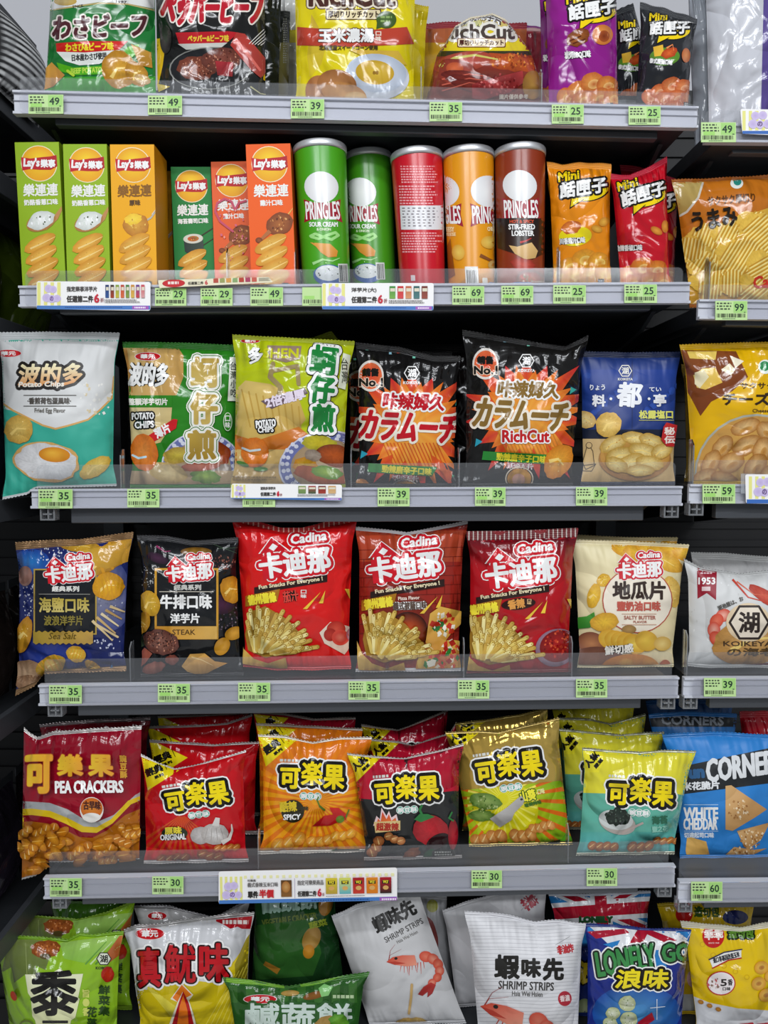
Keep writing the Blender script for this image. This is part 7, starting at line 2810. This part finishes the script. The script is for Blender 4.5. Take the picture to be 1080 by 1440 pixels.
card_strip('promotion_strip', [(325.5, 680), (481, 681.5), (480.5, 704), (324, 701)],
           strip_art(325, 680.5, 156, 23, '波的多洋芋片', '任選第二件', '6', [('8a9a5c', '6a8a4c'), ('a83c3c', '3c5c3c'), ('6c1c1c', 'a83c2c'), ('c89a5c', 'd8b07c')]),
           'narrow white promotion strip below the yellow-green double-thick crisp bag')


def oval_strip(a):
    a.push(222, 390, 1, 1, 1.6)
    a.rect(-2, -1, 165, 16, 'ece4c6')
    a.ell(22, 9, 16, 5.6, 'b81c24')
    a.ell(22, 9, 15, 4.8, 'c8242c', 'c8242c')
    a.lines_text(14, 6.5, 31, 10.5, 1, 'f0dcd4', h=.95)
    a.lines_text(40, 3, 78, 5, 1, '5a5648')
    a.txt('任選第二件', 42, 7.5, 64, 12, '4a4638', b=.2)
    a.txt('6', 66, 6, 70, 12.4, 'c8283c', b=.5)
    for k, c in enumerate(('b84c3c', '9aa05c', 'd89a4c', '8aa86c', 'b83c2c', 'a83c5c', 'c85c4c')):
        a.rect(78 + k * 9, 4, 85 + k * 9, 10, c)
    a.lines_text(142, 5, 158, 10, 3, '8a8674')
    a.pop()


card_strip('promotion_strip', [(222, 394), (378, 389.5), (384, 397), (224, 405)], oval_strip, 'cream promotion strip with a red oval below the dark green and orange cartons', base='ece4c6', Yp=D - .0105)


def half_price(a):
    a.push(307, 1228, 1, 1, 1.2)
    a.rect(-4, 38, 260, 46, '4a7cc0')
    a.rect(226, 38.5, 252, 44.5, 'a85cb8', r=1)
    a.lines_text(130, 40, 222, 43.5, 1, '2c5494')
    a.lines_text(229, 40, 250, 43, 1, 'efe4f4', h=.9)
    for k in range(5):
        a.rect(2 + k * 7, 5, 5.5 + k * 7, 38, 'eae68c')
    for k in range(24):
        a.rect(36 + k * 9, 4, 40 + k * 9, 8, 'efebb0')
    for (x, y, r) in ((14, 18, 6), (22, 17, 5.5), (11, 30, 6), (20, 30, 5), (28, 30, 5)):
        a.ell(x, y, r, r, 'c4b2de', 'd2c4e6')
    a.txt('の', 16, 26, 23, 33, '7a5c9c', b=.4)
    a.txt('可樂果', 41, 8.5, 53, 12, '5a5654', b=.1)
    a.txt('義式香辣玉米口味', 41, 13, 84, 19.5, '6a6664', b=.15)
    a.txt('單件', 41, 25, 56, 35, '2c2826', b=.5)
    a.txt('半價', 57, 23, 78, 35, 'c8242c', b=.7)
    a.rect(88, 10.5, 103, 34, '5a3c1c', '8a5c2c')
    a.ell(95, 20, 6, 8, 'c89a5c', 'a86a2c')
    a.rect(107, 8, 107.6, 36, 'a89ab8')
    a.txt('指定可樂果商品', 111, 11, 148, 18, '6a6664', b=.15)
    a.txt('任選第二件', 111, 26, 138, 34, '3a3634', b=.35)
    a.txt('6', 139, 23, 145, 34.5, 'c8283c', b=.7)
    a.txt('折', 146, 29, 149, 34, '9a5c5c', b=.1)
    for k, (c, c2) in enumerate((('d8c430', 'b89a3c'), ('d8d850', '5cb0b8'), ('a81820', 'c83c2c'), ('e0861c', 'd87a1c'), ('b01828', '28201c'))):
        a.rect(151 + k * 19, 8.5, 167 + k * 19, 31, c, c2)
        a.rect(154 + k * 19, 12.5, 164 + k * 19, 17.5, '2c2a1c')
        a.txt('可', 155 + k * 19, 13, 163 + k * 19, 17, 'f0dc30', b=.3)
        a.ell(159 + k * 19, 23, 4, 3, 'd8a860')
    a.lines_text(151, 33, 210, 35, 1, '8a8684')
    a.pop()


card_strip('promotion_strip', [(307.5, 1225.5), (558.5, 1220), (558.5, 1266), (307.5, 1271)], half_price, 'long white half-price promotion strip below the orange and black pea cracker bags')


def part_strip(x, y, W, H):
    def art(a):
        a.push(x, y)
        a.rect(0, H * .86, W + 60, H, '3c6cb8')
        for k in range(7):
            a.rect(3 + k * 9, 3, 7.5 + k * 9, H * .84, 'eae68c')
        for (fx, fy, r) in ((.5, .28, 6), (.75, .26, 6), (.42, .6, 6.5), (.65, .62, 6), (.9, .6, 6)):
            a.ell(W * fx, H * fy, r, r, 'c0aeda', 'd2c4e6')
        a.txt('の', W * .56, H * .5, W * .74, H * .7, '6a5480', b=.4)
        a.pop()
    return art


card_strip('promotion_strip', [(1041, 153), (1130, 155), (1130, 192), (1044, 188)], part_strip(1041, 153, 42, 36), 'promotion strip cut by the right edge of the photo, on the top shelf')
card_strip('promotion_strip', [(1048, 667), (1130, 667), (1130, 709), (1049, 708)], part_strip(1050, 667, 38, 41), 'promotion strip cut by the right edge of the photo, beside the 59 tag')

# clear holders behind two strips
for (q, lab) in (([(1042, 666), (1062, 666), (1062, 694), (1042, 694)], 'clear strip holder beside the 59 tag'),):
    c = bp(np.array([p[0] for p in q]), np.array([p[1] for p in q]), D - .0075)
    V = np.vstack([c, c + (0, .001, 0)])
    o = raw_mesh('strip_holder', V, [(3, 2, 1, 0), (4, 5, 6, 7), (0, 1, 5, 4), (1, 2, 6, 5), (2, 3, 7, 6), (3, 0, 4, 7)], ACRYL_EDGE, None, c.mean(0))
    o.location = Vector(c.mean(0))
    tag(o, lab, 'strip holder')

for row, x, lab in ((2, 325, 'between the dark green and orange cartons'), (2, 418, 'between the orange carton and the green can'), (2, 780, 'between the lobster can and the orange mini bag'),
                    (3, 172, 'between the fried-egg and oyster-omelette bags'), (3, 494, 'between the yellow-green and black bags'), (3, 645, 'between the two black chilli bags'),
                    (4, 178, 'between the navy and black bags'), (4, 654, 'between the two dark red potato-stick bags'), (4, 808, 'between the dark red and cream bags'),
                    (5, 357, 'between the garlic and orange cracker bags'), (5, 808, 'between the wasabi and seaweed cracker bags'), (1, 590, 'between the corn-soup and brown bags'), (1, 752, 'between the brown and purple bags')):
    divider(('m', row), x, 58, .016, 'clear divider %s on the %s shelf' % (lab, ORD[row - 1]))
for row, x in ((2, 976), (3, 962), (4, 962)):
    divider(('r', row), x + 10, 66, .016, 'clear divider at the left end of the right-hand bay on its %s shelf' % ORD[row - 1])

# ------------------------------------------------------------------ the gondola meeting at the left corner: its shelves run toward the photographer
XS = -0.555
for i, (yl, gap) in enumerate(((128, 0), (246, 0), (452, 0), (700, 0), (985, 0), (1262, 0))):
    z = float(bp(22, yl, 1.155)[2])
    org = (XS - .15, .9, z)
    e = empty('side_shelf', org, '%s dark shelf of the side gondola at the left edge, counted from above' % ORD[i], 'shelf', 'shelves of the side gondola')
    MB().box(XS - .30, XS, .72, D + .36, z - .03, z - .012).build('deck', STEEL, e, org, .001)
    MB().box(XS - .004, XS + .006, .72, D + .36, z - .032, z).build('price_rail', EDGE, e, org, .001)


XS0 = XS


def side_bag(y0, zlo, h, col, label, yc, stripe=None, xo=0.0):
    """dark bag on the side gondola, seen edge-on: pillow facing +X"""
    n, m = 24, 54
    XS = XS0 + xo
    V, C = [], []
    uu, vv = np.linspace(0, 1, n), np.linspace(0, 1, m)
    U, W = [a.ravel() for a in np.meshgrid(uu, vv)]
    bul = .04 * np.sin(np.pi * W) ** .7 * np.clip(1 - np.abs(2 * U - 1) ** 2.4, 0, 1) ** .75
    P = np.stack([XS - .06 + bul, yc + (U - .5) * .17, zlo + h * (1 - W)], 1)
    Q = P.copy()
    Q[:, 0] = XS - .06 - bul * .6
    org = (XS - .06, yc, zlo)
    C = np.repeat(lin(col)[None], len(P), 0)
    if stripe is not None:
        k = ((W * 26).astype(int) % 2 == 0) & (U > .12) & (U < .9)
        C[k] = lin(stripe)
    e = empty('snack_bag', org, label, 'snack bag', 'bags on the side gondola')
    nn = np.repeat(np.array([[.9, -.3, .2]]), len(P), 0)
    nn /= np.linalg.norm(nn[0])
    mesh_np('pouch', np.vstack([P, Q]), [grid(n, m)[:, ::-1], grid(n, m) + len(P)], np.vstack([C, np.repeat(lin(col)[None], len(P), 0)]), np.zeros(2 * len(P)), np.vstack([nn, -nn]),
            np.vstack([np.stack([U, W, U * 0], 1)] * 2), FILM, e, org)
    s = MB().box(XS - .0608, XS - .0592, yc - .085, yc + .085, zlo + h - .002, zlo + h + .012)
    s.build('top_seal', STEEL, e, org)


zs = [float(bp(22, y, 1.155)[2]) - .011 for y in (128, 246, 452, 700, 985, 1262)]
side_bag(0, zs[0], .112, '141414', 'black bag with white print at the top left corner of the photo', 1.17, 'c8c8c8', .072)
side_bag(0, zs[0], .13, '5a3c1c', 'dark brown bag behind the black printed one at the top left', 1.35)
for k, (i, y, c, l) in enumerate(((1, 1.15, '14161c', 'black bag on the side gondola just below the top rail'), (2, 1.15, '20240c', 'dark olive bag on the side gondola beside the lime carton'),
                                  (2, 1.33, '3a4a10', 'dark green bag deep in the side gondola beside the lime carton'), (3, 1.15, '10161c', 'blue-black bag on the side gondola beside the fried-egg bag'),
                                  (3, 1.33, '141820', 'black bag deep in the side gondola beside the fried-egg bag'), (4, 1.15, '1c1614', 'brown-black bag on the side gondola beside the navy bag'),
                                  (4, 1.33, '14100e', 'black bag deep in the side gondola beside the navy bag'), (5, 1.15, '18141c', 'dark violet bag on the side gondola beside the cracker window bag'),
                                  (5, 1.33, '100c0e', 'black bag deep in the side gondola beside the cracker window bag'))):
    side_bag(0, zs[i], .075 if i == 1 else .17, c, l, y)
